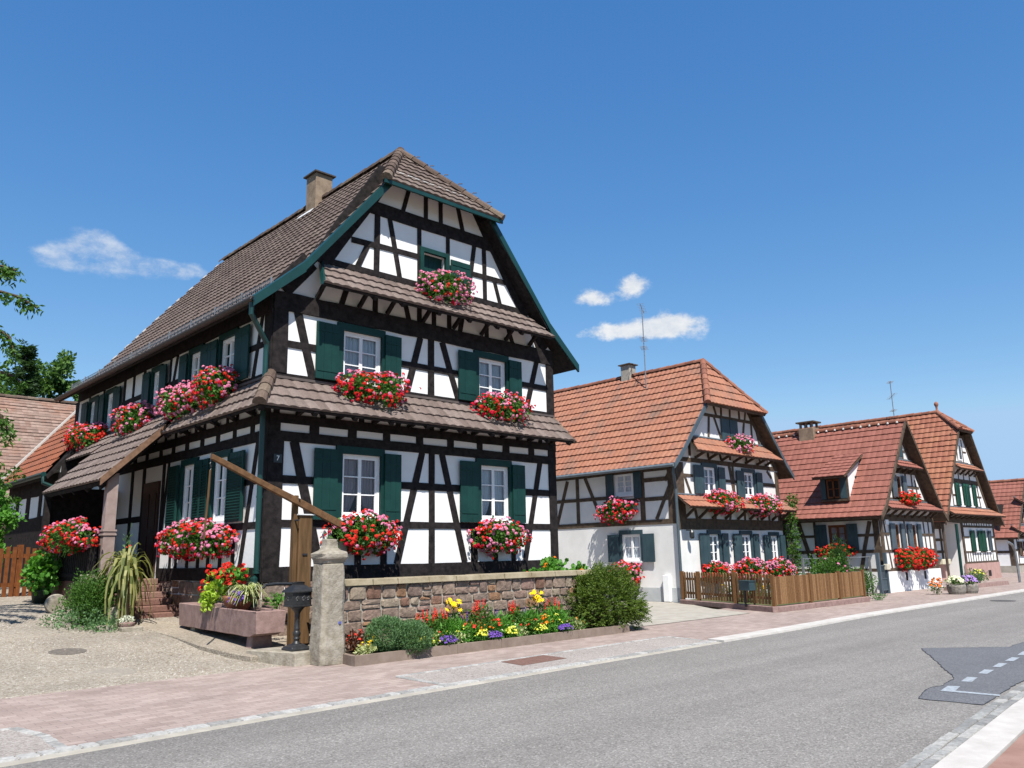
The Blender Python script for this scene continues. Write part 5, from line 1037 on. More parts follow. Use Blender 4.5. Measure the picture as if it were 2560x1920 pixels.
# ---- fifth house, at the picture's right edge
H5 = thing('half_timbered_house', (54.7, 15, 0), 'half-timbered house with plain red roof at the far end of the street', 'house')
E0, E1, EY, EB = 54.7, 60.4, 15.0, 25.0; F5 = Fa((0, EY, 0), (1, 0, 0), (0, -1, 0)); S5 = Fa((E0, 0, 0), (0, 1, 0), (-1, 0, 0))
f5w = [(56.0, 56.6, 1.0, 1.8), (57.6, 58.2, 1.0, 1.8), (57.0, 57.6, 2.95, 3.75)]
w = MB(); F5.wall(w, E0, E1, 0, 2.1, f5w[:2], .15); F5.wall(w, 56.5, 58.6, 2.1, 4.1, f5w[2:], .15, extra=[[(E0, 2.1), (56.5, 2.1), (56.5, 4.1)], [(58.6, 2.1), (E1, 2.1), (58.6, 4.1)], [(56.5, 4.1), (58.6, 4.1), (57.6, 5.3), (57.5, 5.3)]]); S5.wall(w, EY, EB, 0, 2.1, []); w.build('wall', PLASTER, H5, fix=False)
T = MB(); B = F5.beam
for a in ((54.85, 0.4, 54.85, 2.1, .25), (60.2, .4, 60.2, 2.1, .25), (E0, 2.05, E1, 2.05, .2), (E0, .45, E1, .45, .12), (E0, 1.3, E1, 1.3, .1), (55.5, .45, 55.5, 2, .12), (57.1, .45, 57.1, 2, .12), (58.8, .45, 58.8, 2, .12), (55.6, 2.75, 59.5, 2.75, .12), (56.2, 3.9, 58.9, 3.9, .14), (56.5, 2.75, 56.5, 3.9, .1), (57.9, 2.75, 57.9, 3.9, .1), (55.1, 2.2, 57.5, 5.2, .2), (60.0, 2.2, 57.6, 5.2, .2)): B(T, *a)
B = S5.beam
for a in ((15.1, .2, 15.1, 2.1, .25), (16.2, .2, 16.2, 2.1, .3), (EY, 1.2, EB, 1.2, .14), (17.6, .2, 17.6, 2.1, .9), (EY, 2.0, EB, 2.0, .2)): B(T, *a)
T.build('timber_frame', TIMBER2, H5)
for a in f5w: window(F5, H5, *a, 2, -.03, BROWNW, LACE); shutter(F5, H5, a[0] - .4, a[0] - .03, a[2], a[3], .08, TIMBER2, straps=False); shutter(F5, H5, a[1] + .03, a[1] + .4, a[2], a[3], .08, TIMBER2, straps=False)
pl = MB(); F5.box(pl, E0 - .03, E1, 0, .4, -.04, .05); S5.box(pl, EY, EB, 0, .4, -.04, .04); pl.build('plinth', CONC, H5)
fl = MB(); fl.box(E0 + .1, E1 - .1, EY + .6, EY + .7, 0, 4); fl.build('floor', DARK, H5)  # upright panel behind the windows, room darkness put into its colour
gable_roof(H5, 57.55, 3.15, 2.0, 2.8, 2.3, 5.5, 14.6, 25.2, None, TILE_RED, RIDGE_OR, TIMBER2, .32, .26, .014, .04, 4)
pent_strip(H5, EY, 4.42, 14.5, 4.1, 56.0, 59.0, .1, TILE_RED, TIMBER2, (56.4, 57.2, 58, 58.7), .28); pent_strip(H5, EY, 2.72, 14.4, 2.3, 54.6, 60.5, .2, TILE_RED, TIMBER2, (55, 55.8, 56.6, 57.4, 58.2, 59, 59.8), .3)

# ---- the barn and the lean-to behind the big house
BN = thing('barn', (3, 33, 1), 'old barn with a weathered pinkish beaver-tail tile roof behind the big house', 'barn')
mb = MB(); uv = []; Lb = math.hypot(5.2, 4.6); tiles(mb, uv, (0, 32.8, 3.75), (1, 0, 0), (0, 5.2, 4.6), Lb, lambda v: (-6, 12.4), .21, .2, .006, .028, 2, sag=.03); mb.build('roof', TILE_PINK, BN, fix=False, uvs=uv)
rc = MB(); ridge_caps(rc, (-6, 38, 8.4), (12.4, 38, 8.4), .10, .4); rc.build('ridge_tiles', RIDGE, BN)
q = MB(); q.box(-5.8, 12.2, 33.2, 43, .9, 3.9); q.hexa([(12.2, 33.2, 3.9), (12.2, 43, 3.9), (12.2, 38, 8.2)], [(-5.8, 33.2, 3.9), (-5.8, 43, 3.9), (-5.8, 38, 8.2)]); q.build('wall', TIMBER2, BN)
LT = thing('outbuilding', (6.2, 24.2, .9), 'low lean-to wing with orange and brown tiles joined to the rear of the big house', 'outbuilding')
mb = MB(); uv = []; Lw = math.hypot(2.3, 2.85); tiles(mb, uv, (5.88, 0, 3.95), (0, 1, 0), (2.3, 0, 2.85), Lw, lambda v: (24.2 + .5 * v, 29.6), .3, .22, .018, .03, 4); mb.build('roof', tilemat('orange_brown_tiles', [(.2, .065, .032), (.25, .085, .042), (.17, .07, .045)], (.09, .065, .05), .85, .7), LT, fix=False, uvs=uv)
q = MB(); q.hexa([(5.86, 29.55, 4.02), (8.2, 29.55, 6.9), (8.2, 29.75, 6.9), (5.86, 29.75, 4.02)], [(5.86, 29.55, 4.10), (8.2, 29.55, 6.98), (8.2, 29.75, 6.98), (5.86, 29.75, 4.10)]); q.build('verge_mortar', KERBW, LT)
q = MB(); q.hexa([(5.9, 24.2, 3.9), (5.9, 29.6, 3.9), (8.2, 29.6, 6.7), (8.2, 24.2, 6.7)], [(5.95, 24.2, 3.82), (5.95, 29.6, 3.82), (8.2, 29.6, 6.62), (8.2, 24.2, 6.62)]); q.build('eaves_boarding', TIMBER, LT)
Lf_ = Fa((6.25, 0, 0), (0, 1, 0), (-1, 0, 0)); w = MB(); Lf_.wall(w, 24.2, 29.6, .8, 4.2, []); ew = MB(); ew.q((6.25, 24.2, .8), (8, 24.2, .8), (8, 24.2, 6.4), (6.25, 24.2, 4.2)); ew.build('end_boarding', TIMBER, LT, fix=False); w.q((6.25, 29.6, .8), (8, 29.6, .8), (8, 29.6, 6.4), (6.25, 29.6, 4.2)); w.build('wall', PLASTER, LT, fix=False)
T = MB(); B = Lf_.beam
for a in ((24.2, 3.75, 29.6, 3.75, .5), (24.2, 2.6, 29.6, 2.6, .6), (24.2, 1.6, 29.6, 1.6, 1.6), (25.9, 2, 25.9, 4, .3), (24.3, 2, 24.3, 4, .3), (27.2, 2, 27.2, 4, .4), (25.2, 2.8, 24.8, 3.6, .1), (28.4, 2, 28.4, 4, .3)): B(T, *a)
T.build('timber_frame', TIMBER, LT)
q = MB(); q.tube([(5.82, 24.1, 3.93), (5.82, 29.6, 3.93)], .07, 8); q.tube([(5.82, 24.15, 3.88), (5.82, 24.1, 3.7), (6.2, 24.05, 3.55)], .05, 8); q.build('gutter', GREENM, LT)

# ================================================================== things in front of the big house
# garden wall
GW = thing('stone_wall', (7.15, 11.75, 0), 'low coursed sandstone garden wall with pale coping in front of the big house', 'wall')
Wf = Fa((0, 11.75, 0), (1, 0, 0), (0, -1, 0)); mb = MB(); rubble(mb, Wf, 7.15, 13.75, 0, 1.15, 6, .2, .42, .05, 0, 21); mb.build('stonework', STONE, GW)
mo = MB(); mo.box(7.15, 13.75, 11.757, 12.1, 0, 1.15); mo.build('mortar', MORTAR, GW)
cp = MB(); x = 7.12
while x < 13.78:
    l = min(R(.5, .85), 13.8 - x); y0 = 11.68 + R(-.008, .008); z1 = 1.25 + R(-.006, .006)
    cp.hexa([(x + .004, y0, 1.15), (x + l - .004, y0, 1.15), (x + l - .004, 12.17, 1.15), (x + .004, 12.17, 1.15)], [(x + .012, y0 + .02, z1), (x + l - .012, y0 + .02, z1), (x + l - .012, 12.15, z1), (x + .012, 12.15, z1)]); x += l
cp.build('coping', M('mossy_coping', (.205, .17, .11), (.33, .285, .205), .9, 3.5, 9, .5, 30, .01, .1), GW, .008)
# raised earth between wall and house
tag(poly_sheet('garden_soil', [(7.2, 12.15), (13.75, 12.15), (14.8, 13.9), (8.2, 13.98), (7.3, 13.0)], .55, SOIL), None, kind='structure')
# gate pillar
GP = thing('stone_pillar', (6.92, 11.52, 0), 'weathered grey sandstone gate pillar with moulded cap beside the iron letterbox', 'pillar')
def octo(mb, cx, cy, prof, ch=.28, jit=.011):
    i0 = len(mb.v); m = len(prof)
    for r, z in prof:
        for a, b in ((1, -1 + ch), (1, 1 - ch), (1 - ch, 1), (-1 + ch, 1), (-1, 1 - ch), (-1, -1 + ch), (-1 + ch, -1), (1 - ch, -1)): mb.v.append((cx + a * r + R(-jit, jit), cy + b * r + R(-jit, jit), z + R(-jit, jit)))
    for k in range(m - 1):
        for j in range(8): a = i0 + k * 8 + j; b = i0 + k * 8 + (j + 1) % 8; mb.f.append((a, b, b + 8, a + 8))
    mb.f.append(tuple(range(i0 + 7, i0 - 1, -1))); mb.f.append(tuple(range(i0 + (m - 1) * 8, i0 + m * 8)))
q = MB(); octo(q, 6.95, 11.55, [(.226, 0), (.226, .25), (.210, .5), (.196, .8), (.20, 1.1), (.208, 1.35), (.196, 1.52)]); q.build('shaft', SANDG, GP, .01)
q = MB(); octo(q, 6.95, 11.55, [(.18, 1.52), (.195, 1.545), (.195, 1.57), (.222, 1.60), (.23, 1.62), (.23, 1.67), (.215, 1.69), (.14, 1.73), (.112, 1.76), (.103, 1.80), (.094, 1.90)], .22, .009); q.build('cap', SANDG, GP, .004)
q = MB(); q.lathe([(.024, 0), (.024, .006), (.02, .008)], 0, 0, 12); q.v = [(7.04 + v[0], 11.343 - v[2], .62 + v[1]) for v in q.v]; q.build('blue_badge', M('blue_enamel', (.06, .08, .3), (.1, .12, .4), .4), GP)
# stone block and letterbox
q = MB(); q.hexa([(6.12, 12.62, -.05), (6.46, 11.63, -.05), (6.80, 11.66, -.05), (6.80, 12.62, -.05)], [(6.13, 12.6, .215), (6.46, 11.65, .205), (6.80, 11.68, .205), (6.80, 12.6, .215)]); tag(q.build('stone_block', SANDG, bevel=.012), 'low mossy stone block carrying the black iron letterbox', 'stone block')
LB = thing('letterbox', (6.66, 11.98, .212), 'ornate black cast-iron letterbox on a baluster post next to the stone pillar', 'letterbox')
lx, ly = 6.66, 11.98; q = MB(); octo(q, lx, ly, [(.17, .212), (.17, .235), (.155, .25), (.15, .262), (.10, .285), (.085, .30)], .08, 0); q.build('base', IRON, LB)
q = MB(); q.lathe([(.085, .30), (.06, .315), (.045, .34), (.04, .36), (.055, .375), (.055, .39), (.04, .40), (.055, .43), (.062, .46), (.05, .49), (.038, .51), (.05, .525), (.042, .54), (.038, .70), (.045, .72), (.038, .735), (.05, .78), (.09, .83), (.13, .87)], lx, ly, 16); q.build('post', IRON, LB, smooth=True)
q = MB()
def rect(mb, cx, cy, prof):
    i0 = len(mb.v)
    for a, b, z in prof: mb.v += [(cx - a, cy - b, z), (cx + a, cy - b, z), (cx + a, cy + b, z), (cx - a, cy + b, z)]
    for k in range(len(prof) - 1):
        for j in range(4): p = i0 + k * 4 + j; r = i0 + k * 4 + (j + 1) % 4; mb.f.append((p, r, r + 4, p + 4))
    mb.f.append(tuple(range(i0 + 3, i0 - 1, -1))); mb.f.append(tuple(range(i0 + 4 * (len(prof) - 1), i0 + 4 * len(prof))))
rect(q, lx, ly, [(.10, .085, .855), (.175, .145, .87), (.175, .145, .885), (.165, .135, .89), (.165, .135, 1.085)]); q.build('box', IRON, LB)
q = MB(); rect(q, lx, ly, [(.195, .165, 1.085), (.195, .165, 1.10), (.185, .155, 1.115), (.10, .085, 1.185), (.075, .065, 1.2), (.075, .065, 1.235), (.085, .075, 1.24), (.05, .04, 1.25)]); q.build('lid', IRON, LB)
RELIEF = M('silvery_iron_relief', (.05, .05, .052), (.12, .12, .125), .35, 30, 6, spec=.6)  # paler, silvery iron for the raised scrolls
for cx, sc in ((-.09, 1), (.02, 1.1), (.10, .8)):     # raised scrolls on the front
    q = MB(); pts = [(lx + cx + sc * (.03 * math.cos(t * .9) * (1 - t / 9)), ly - .139, .985 + sc * (.045 * math.sin(t * .9) * (1 - t / 9)) + .012 * math.sin(t * 2)) for t in range(8)]; q.tube(pts, .006, 5); q.build('scroll_relief', RELIEF, LB)
q = MB(); pts = [(lx - .169, ly + .05 * math.cos(t * .9) * (1 - t / 9), .985 + .05 * math.sin(t * .9) * (1 - t / 9)) for t in range(8)]; q.tube(pts, .006, 5); q.build('scroll_relief', RELIEF, LB)
# well sweep with pump post
WS = thing('well_sweep', (7.18, 12.9, .2), 'old wooden pump post with a long tilted well-sweep beam at the house corner', 'well sweep')
q = MB(); q.box(7.08, 7.33, 12.76, 12.98, .2, 2.34); q.build('post', WOODEN, WS, .012)
q = MB(); q.hexa([(7.05, 12.73, 2.34), (7.36, 12.73, 2.34), (7.36, 13.01, 2.34), (7.05, 13.01, 2.34)], [(7.05, 12.73, 2.36), (7.36, 12.73, 2.36), (7.36, 13.01, 2.37), (7.05, 13.01, 2.37)]); q.build('cap_sheet', M('white_metal_sheet', (.55, .56, .56), (.65, .66, .66), .4), WS)
q = MB(); q.box(7.0, 7.078, 12.81, 12.93, .2, 2.68); q.build('fork_upright', WOODEN, WS, .01)
bp0, bp1 = V((5.46, 12.85, 3.24)), V((7.88, 12.85, 2.19)); q = MB(); d = (bp1 - bp0); n_ = 12
i0 = 0
for k in range(n_ + 1):
    p = bp0 + d * k / n_; h = .045 + .026 * k / n_; q.v += [(p.x, 12.71, p.z - h), (p.x, 12.79, p.z - h), (p.x, 12.79, p.z + h + .006 * math.sin(k)), (p.x, 12.71, p.z + h + .006 * math.sin(k))]
for k in range(n_):
    for j in range(4): a = k * 4 + j; b = k * 4 + (j + 1) % 4; q.f.append((a, b, b + 4, a + 4))
q.f += [(3, 2, 1, 0), tuple(range(n_ * 4, n_ * 4 + 4))]; q.build('sweep_beam', WOODB, WS, .008)
for z, x in ((2.6, 7.03), (2.25, 7.02)): q = MB(); q.tube([(x, 12.69, z), (x, 12.95, z)], .016, 8); q.build('pivot_bolt', IRON, WS)
q = MB(); q.tube([(5.47, 12.76, 3.19), (5.45, 12.76, 3.13), (5.47, 12.76, 3.08), (5.46, 12.76, 3.02)], .012, 6); q.build('hook', IRON, WS)
q = MB(); q.tube([(5.46, 12.76, 3.03), (5.45, 12.76, 2.6), (5.43, 12.76, 2.2), (5.42, 12.76, 1.93)], [.016, .019, .018, .014], 7); q.build('hanging_rod', WOODEN, WS)
q = MB(); q.tube([(7.08, 12.82, 1.19), (6.7, 12.8, 1.2), (6.5, 12.78, 1.19), (6.46, 12.77, 1.14)], [.03, .028, .026, .024], 8); q.build('spout', IRON, WS)
q = MB(); q.box(7.15, 7.24, 12.745, 12.757, 1.66, 1.69); q.build('slot_plate', IRON, WS)
# trough
TR = thing('stone_trough', (6.58, 14.3, .2), 'long pink sandstone water trough on two stone blocks', 'trough')
def trz(y): return .775 + .018 * (y - 12.7)
q = MB(); xa, xb, ya, yb = 6.32, 6.86, 12.72, 15.85; n_ = 14; ring = []
for k in range(n_ + 1):
    y = ya + (yb - ya) * k / n_; z = trz(y); w1 = .01 * noise.noise((y * 2, 1, 1)); bt = z - .41 + (.07 if k == 0 else 0) + .012 * noise.noise((y * 3, 5, 1)); s_ = .03 if k in (0, n_) else 0
    inn = k not in (0, n_); yi = min(max(y, ya + .14), yb - .14); dz = .24 if 0 < k < n_ else 0
    ring.append([(xa + .03 + w1, y, bt), (xa + w1, y, z), (xa + .085, yi, z), (xa + .12, yi, z - dz), (xb - .12, yi, z - dz), (xb - .085, yi, z), (xb + w1, y, z), (xb - .03 + w1, y, bt)])
for r_ in ring: q.v += r_
for k in range(n_):
    for j in range(8): a = k * 8 + j; b = k * 8 + (j + 1) % 8; q.f.append((a, b, b + 8, a + 8))
for k in (0, n_): b = k * 8; q.f += [(b, b + 1, b + 6, b + 7), (b + 1, b + 2, b + 5, b + 6), (b + 2, b + 3, b + 4, b + 5)]
q.build('basin', SANDP, TR, .008)
for y in (13.0, 15.3): q = MB(); q.hexa([(6.40, y, .1), (6.80, y, .1), (6.80, y + .2, .1), (6.40, y + .2, .1)], [(6.42, y + .01, trz(y) - .4), (6.78, y + .01, trz(y) - .4), (6.78, y + .19, trz(y) - .4), (6.42, y + .19, trz(y) - .4)]); q.build('support_block', SANDG if y > 14 else SANDP, TR, .02)
PB = thing('planted_bowl', (6.58, 14.0, .78), 'terracotta bowl on the trough planted with red geraniums, lime trailing leaves and a spider plant', 'planted bowl')
q = MB(); q.lathe([(.12, .72), (.2, .80), (.255, .90), (.27, .96), (.27, 1.0), (.24, 1.0), (.22, .95)], 6.58, 13.9, 22); q.build('bowl', TERRA, PB, smooth=True)
q = MB(); blob(q, (6.42, 14.42, 1.12), .2, .30, .26, 320, .075, .06, .2, .3, 6, .3, 4); blob(q, (6.30, 14.5, .92), .11, .18, .16, 140, .075, .06, -.2, .3, 6, .3, 5); q.build('lime_foliage', LEAF_Y, PB, fix=False)
q = MB(); blob(q, (6.55, 14.1, 1.3), .25, .42, .2, 260, .07, .065, .4, .3, 6, .3, 8); q.build('geranium_leaves', LEAF_B, PB, fix=False)
q = MB()
for _ in range(40):
    p = V((6.5 + R(-.22, .2), 14.1 + R(-.5, .62), 1.32 + R(-.12, .22))); s = MB()
    for _k in range(2): floret(q, p + rdir() * .02, V((-.4, -.3, .8)), .045, 9)
for y, z in ((14.85, 1.22), (14.95, 1.1), (14.8, 1.02), (14.6, 1.0)): floret(q, V((6.35, y, z)), V((-1, 0, .3)), .06, 14)
q.build('red_blossoms', PET_R, PB, fix=False)
q = MB()
for _ in range(130):
    a = R(0, 2 * PI); L = R(.25, .42); r0 = V((6.58 + R(-.06, .06), 13.58 + R(-.08, .08), 1.02)); d = V((math.cos(a), math.sin(a), 0)); up = R(.6, 1.2); pts = [r0 + d * (L * t) + V((0, 0, L * (up * t * 1.6 - 1.5 * t * t))) for t in (0, .25, .5, .75, 1)]
    s_ = d.cross(V((0, 0, 1))) * .011
    for k in range(4): wa = 1 - k / 5; wb = 1 - (k + 1) / 5; q.q(pts[k] - s_ * wa, pts[k] + s_ * wa, pts[k + 1] + s_ * wb, pts[k + 1] - s_ * wb)
q.build('spider_plant', LEAF_V, PB, fix=False)
q = MB(); blob(q, (6.5, 13.5, 1.0), .2, .22, .14, 120, .05, .03, .1, .4); q.build('trailing_foliage', LEAF_D, PB, fix=False)
q = MB()
for _ in range(24): floret(q, V((6.42 + R(-.12, .1), 13.55 + R(-.2, .25), .98 + R(-.12, .12))), V((-1, -.3, .4)), .03, 6)
q.build('violet_blossoms', PET_PU, PB, fix=False)

# ---- geraniums of the big house
G_ = (0, -1, 0); XF = (1, 0, 0); GN = (-1, 0, 0); YS = (0, 1, 0)
geranium('mixed geranium box under the left ground-floor window of the big gable, behind the pillar', (9.10, 13.93, 2.10), XF, G_, 1.48, .72, .42, .42, 1, 3)
geranium('mixed geranium box under the right ground-floor window of the big black-and-white gable', (12.66, 13.93, 2.06), XF, G_, 1.34, .72, .40, .5, 1, 14)
geranium('broad geranium cushion below the left upper window of the big gable', (9.14, 13.86, 4.98), XF, G_, 1.46, .76, .52, .36, 1.1, 25, crim=.3)
geranium('geranium cushion below the right upper window of the big gable', (12.76, 13.86, 4.98), XF, G_, 1.38, .72, .5, .4, 1.1, 36, crim=.3)
geranium('mostly pink geranium box at the green attic hatch of the big gable', (10.98, 13.86, 7.55), XF, G_, 1.32, .72, .52, .75, 1.1, 47)
for k, (y, L, pk, s, lab) in enumerate(((15.82, 1.15, .5, 52, 'upper geranium box nearest the corner downpipe on the shaded side of the big house'), (17.4, 1.9, .5, 61, 'longest, fullest upper geranium box on the side wall above the pent roof'), (20.4, 1.35, .5, 73, 'upper geranium box above the start of the porch roof on the side wall'), (24.1, 2.2, .4, 84, 'farthest upper geranium box at the rear end of the side wall, against the barn roof'))):
    geranium(lab, (6.98, y, 5.02 + (.04 if k == 0 else 0)), YS, GN, L, .74, .48, pk, 1.1, s)
geranium('long low geranium box under the two ground-floor side windows above the trough', (6.98, 16.45, 2.06), YS, GN, 2.85, .64, .44, .48, 1.1, 91)
geranium('leafy geranium box on the dark balustrade of the porch landing', (5.36, 19.15, 2.2), YS, GN, 2.6, .60, .4, .4, .75, 98, crim=.2)
# ---- second house
geranium('left geranium box on the lower orange pent roof of the second house', (24.38, 15.45, 3.28), XF, G_, 1.55, .75, .55, .6, .9, 104, crim=.35, fs=.05)
geranium('right geranium box on the lower orange pent roof of the second house', (27.02, 15.45, 3.22), XF, G_, 1.45, .75, .55, .6, .9, 111, crim=.35, fs=.05)
geranium('small geranium box under the attic shutters of the second house', (25.85, 15.5, 5.32), XF, G_, 1.15, .66, .5, .65, .9, 117, fs=.05)
geranium('left geranium box under the ground-floor windows of the second house, partly behind the pickets', (23.85, 15.5, .95), XF, G_, 1.35, .6, .4, .4, .9, 121, fs=.05)
geranium('middle geranium box under the ground-floor windows of the second house, beside the dark letterbox', (26.0, 15.5, .98), XF, G_, 1.6, .7, .4, .5, .9, 127, fs=.05)
geranium('right geranium box under the ground-floor windows of the second house, above the plank fence', (27.95, 15.5, .94), XF, G_, 1.5, .66, .4, .5, .9, 133, fs=.05)
geranium('wide crimson-tinged geranium bush under the upper side window of the second house', (22.12, 17.95, 3.06), YS, GN, 1.45, .82, .45, .35, .8, 139, crim=.5, fs=.05)
geranium('geranium box under the lower side window of the second house, behind the yew', (22.12, 17.65, .92), YS, GN, 1.15, .76, .42, .4, .9, 144, fs=.05)
# ---- third house
geranium('left of the two orange-red geranium boxes on the third house', (31.75, 12.42, 1.2), XF, G_, 1.15, .68, .42, -.6, .9, 151, crim=0, fs=.055)
geranium('right of the two orange-red geranium boxes on the third house', (33.3, 12.42, 1.2), XF, G_, 1.25, .68, .42, -.6, .9, 157, crim=0, fs=.055)
geranium('small red geranium pot at the attic window of the third house', (32.5, 12.36, 3.42), XF, G_, .85, .5, .4, -.4, .9, 163, crim=.1, fs=.055)
geranium('red geraniums on the side window sill of the third house behind the rose bush', (30.15, 14.1, 1.5), YS, GN, 1.2, .5, .35, -.3, .8, 169, fs=.055)

# ---- flower bed
BE = thing('flower_bed', (10.3, 11.3, 0), 'raised strip bed with pinkish concrete edging along the garden wall', 'flower bed')
q = MB(); x = 7.04
while x < 13.55: l = min(1.0, 13.6 - x); q.hexa([(x + .003, 10.9, 0), (x + l - .003, 10.9, 0), (x + l - .003, 10.99, 0), (x + .003, 10.99, 0)], [(x + .003, 10.905, .155), (x + l - .003, 10.905, .155), (x + l - .003, 10.985, .155), (x + .003, 10.985, .155)]); x += l
q.hexa([(7.04, 10.99, 0), (7.13, 10.99, 0), (7.26, 11.72, 0), (7.17, 11.72, 0)], [(7.04, 10.99, .152), (7.12, 10.99, .152), (7.26, 11.72, .152), (7.17, 11.72, .152)]); q.build('edging', PLANTER, BE)
q = MB(); q.hexa([(7.12, 10.985, .02), (13.6, 10.985, .02), (13.6, 11.74, .02), (7.24, 11.74, .02)], [(7.12, 10.985, .11), (13.6, 10.985, .11), (13.6, 11.74, .15), (7.24, 11.74, .15)]); q.build('soil', SOIL, BE)
bz = .11
BG = 'plants in the flower bed'
P_ = lambda *a, **k: plant(*a, group=BG, **k)
t = P_('sage_bush', 'big rounded grey-green double bush overhanging the bed edging', 'bush', (8.12, 11.18, bz), .30, .28, .55, LEAF_S, 10, .05, .02, stems=True, seed=2)
q = MB(); blob(q, (7.86, 11.25, .38), .36, .34, .28, 6500, .045, .016, .7, .7, 4, .1, 3); blob(q, (8.22, 11.08, .31), .34, .36, .27, 6500, .045, .016, .7, .7, 4, .1, 6); q.build('foliage', LEAF_S, t, fix=False)
P_('begonia', 'bronze-leaved plant with pink-red flowers at the left end of the bed', 'flowers', (7.38, 11.4, bz), .17, .16, .36, LEAF_RB, 170, .06, .045, [(PET_S, 12, .03, .6, 1, 'blossoms')])
P_('euonymus', 'cream-variegated low plant in the near left corner of the bed', 'flowers', (7.38, 11.12, bz), .2, .1, .17, LEAF_V, 190, .05, .03, [(PET_Y, 5, .028, .9, 1.2, 'blossoms')])
P_('marigold', 'yellow flowers between the left corner and the grey-green bush', 'flowers', (7.6, 11.3, bz), .13, .12, .26, LEAF_M, 110, .06, .02, [(PET_Y, 10, .035, .7, 1.05, 'blossoms')])
for x, y, w_, h, k, lab in ((8.75, 11.4, .26, .46, 11, 'red salvia beside the grey-green bush'), (9.1, 11.42, .22, .46, 7, 'red salvia left of the first yellow coneflowers'), (9.98, 11.42, .30, .56, 12, 'tallest red salvia in the middle of the bed'), (10.85, 11.42, .28, .5, 11, 'red salvia left of the second yellow coneflowers'), (11.9, 11.42, .34, .5, 9, 'red salvia nearest the yew bush')):
    P_('salvia', lab, 'flowers', (x, y, bz), w_ * 1.15, .22, h, LEAF_M, 620, .085, .034, [(PET_S, k, .032, .85, 1.02, 'flower_spikes')], up=.2)
for x, k, h, lab in ((9.3, 7, .36, 'purple-spiked salvia under the first coneflowers'), (9.68, 6, .38, 'purple-spiked salvia left of the tallest red salvia'), (10.5, 9, .38, 'purple-spiked salvia in the middle against the wall'), (11.15, 7, .38, 'purple-spiked salvia right beside the second coneflowers')):
    P_('blue_salvia', lab, 'flowers', (x, 11.5, bz), .2, .15, h, LEAF_D, 260, .08, .025, [(PET_PU, k, .018, .95, 1.15, 'flower_spikes')], up=.3)
for x, k, h, lab in ((9.42, 11, .66, 'first clump of tall yellow coneflowers, left of centre'), (11.5, 20, .72, 'second, fuller clump of tall yellow coneflowers')):
    P_('coneflower', lab, 'flowers', (x, 11.45, bz), .24, .16, h, LEAF_D, 220, .07, .03, [(PET_Y, k, .062, .86, 1.12, 'daisies')], up=.3)
for x, w_, lab in ((8.56, .2, 'yellow trailing daisies right of the grey-green bush'), (9.72, .12, 'yellow button flowers in front of the middle of the bed'), (10.42, .13, 'yellow trailing daisies by the second purple cushion'), (11.18, .18, 'lemon pompom flowers before the second coneflowers')):
    P_('bidens', lab, 'flowers', (x, 11.06, bz), w_ * 1.15, .13, .21, LEAF_B, 190, .045, .014, [(PET_LY, 44, .024, .5, 1.05, 'blossoms')])
for x, y, w_, lab in ((8.9, 11.02, .22, 'first violet lobelia cushion spilling over the edging'), (9.96, 11.02, .2, 'second violet lobelia cushion spilling over the edging'), (11.75, 11.0, .2, 'third, sparse violet lobelia trailing at the right')):
    P_('lobelia', lab, 'flowers', (x, y - .03, bz + .02), w_, .12, .15, LEAF_D, 90, .035, .012, [(PET_PU, 75, .022, .45, 1.05, 'blossoms')])
for x, y, w_, lab in ((8.75, 11.15, .15, 'cream-variegated plant left of the first lobelia'), (9.2, 11.12, .18, 'cream-variegated plant right of the first lobelia'), (10.65, 11.1, .2, 'cream-variegated plant in front of the purple spikes'), (12.15, 11.1, .28, 'cream-variegated plant beside the yew bush')):
    P_('euonymus', lab, 'flowers', (x, y, bz), w_, .13, .22, LEAF_V, 230, .045, .028)
for x, w_, lab in ((9.55, .2, 'orange-red zinnias near the tallest salvia'), (11.42, .22, 'orange-red zinnias below the second coneflowers'), (10.15, .16, 'leafy zinnias with a few red heads behind the second lobelia')):
    P_('zinnia', lab, 'flowers', (x, 11.18, bz), w_, .16, .34, LEAF_B, 380, .06, .025, [(PET_OR if x > 10.3 else PET_S, 14, .034, .6, 1.05, 'blossoms')])
for x, lab in ((9.25, 'plain leafy clump under the first coneflowers'), (10.3, 'strap-leaved clump in the middle of the bed'), (11.05, 'leafy clump before the purple spikes'), (11.8, 'broad strap-leaved clump near the yew')):
    P_('leafy_clump', lab, 'plant', (x, 11.28, bz), .34, .2, .40, LEAF_B, 620, .13, .028, up=.4)
fx = 8.75; fl_labels = ('low green filler leaves right of the grey-green bush', 'low green filler leaves beside the first lobelia', 'low green filler leaves under the tallest salvia', 'low green filler leaves by the second lobelia', 'low green filler leaves under the purple spikes', 'low green filler leaves by the second coneflowers', 'low green filler leaves left of the yew')
for i, lab in enumerate(fl_labels):
    P_('bedding_plant', lab, 'plant', (8.7 + i * .58, 11.16 + .03 * (i % 2), bz), .36, .17, .24 + .05 * (i % 3), LEAF_B if i % 2 else LEAF_M, 520, .07, .028, [((PET_S, PET_LY, PET_OR, PET_W, PET_S, PET_LY, PET_OR)[i], 14, .024, .6, 1.05, 'blossoms')], up=.35)
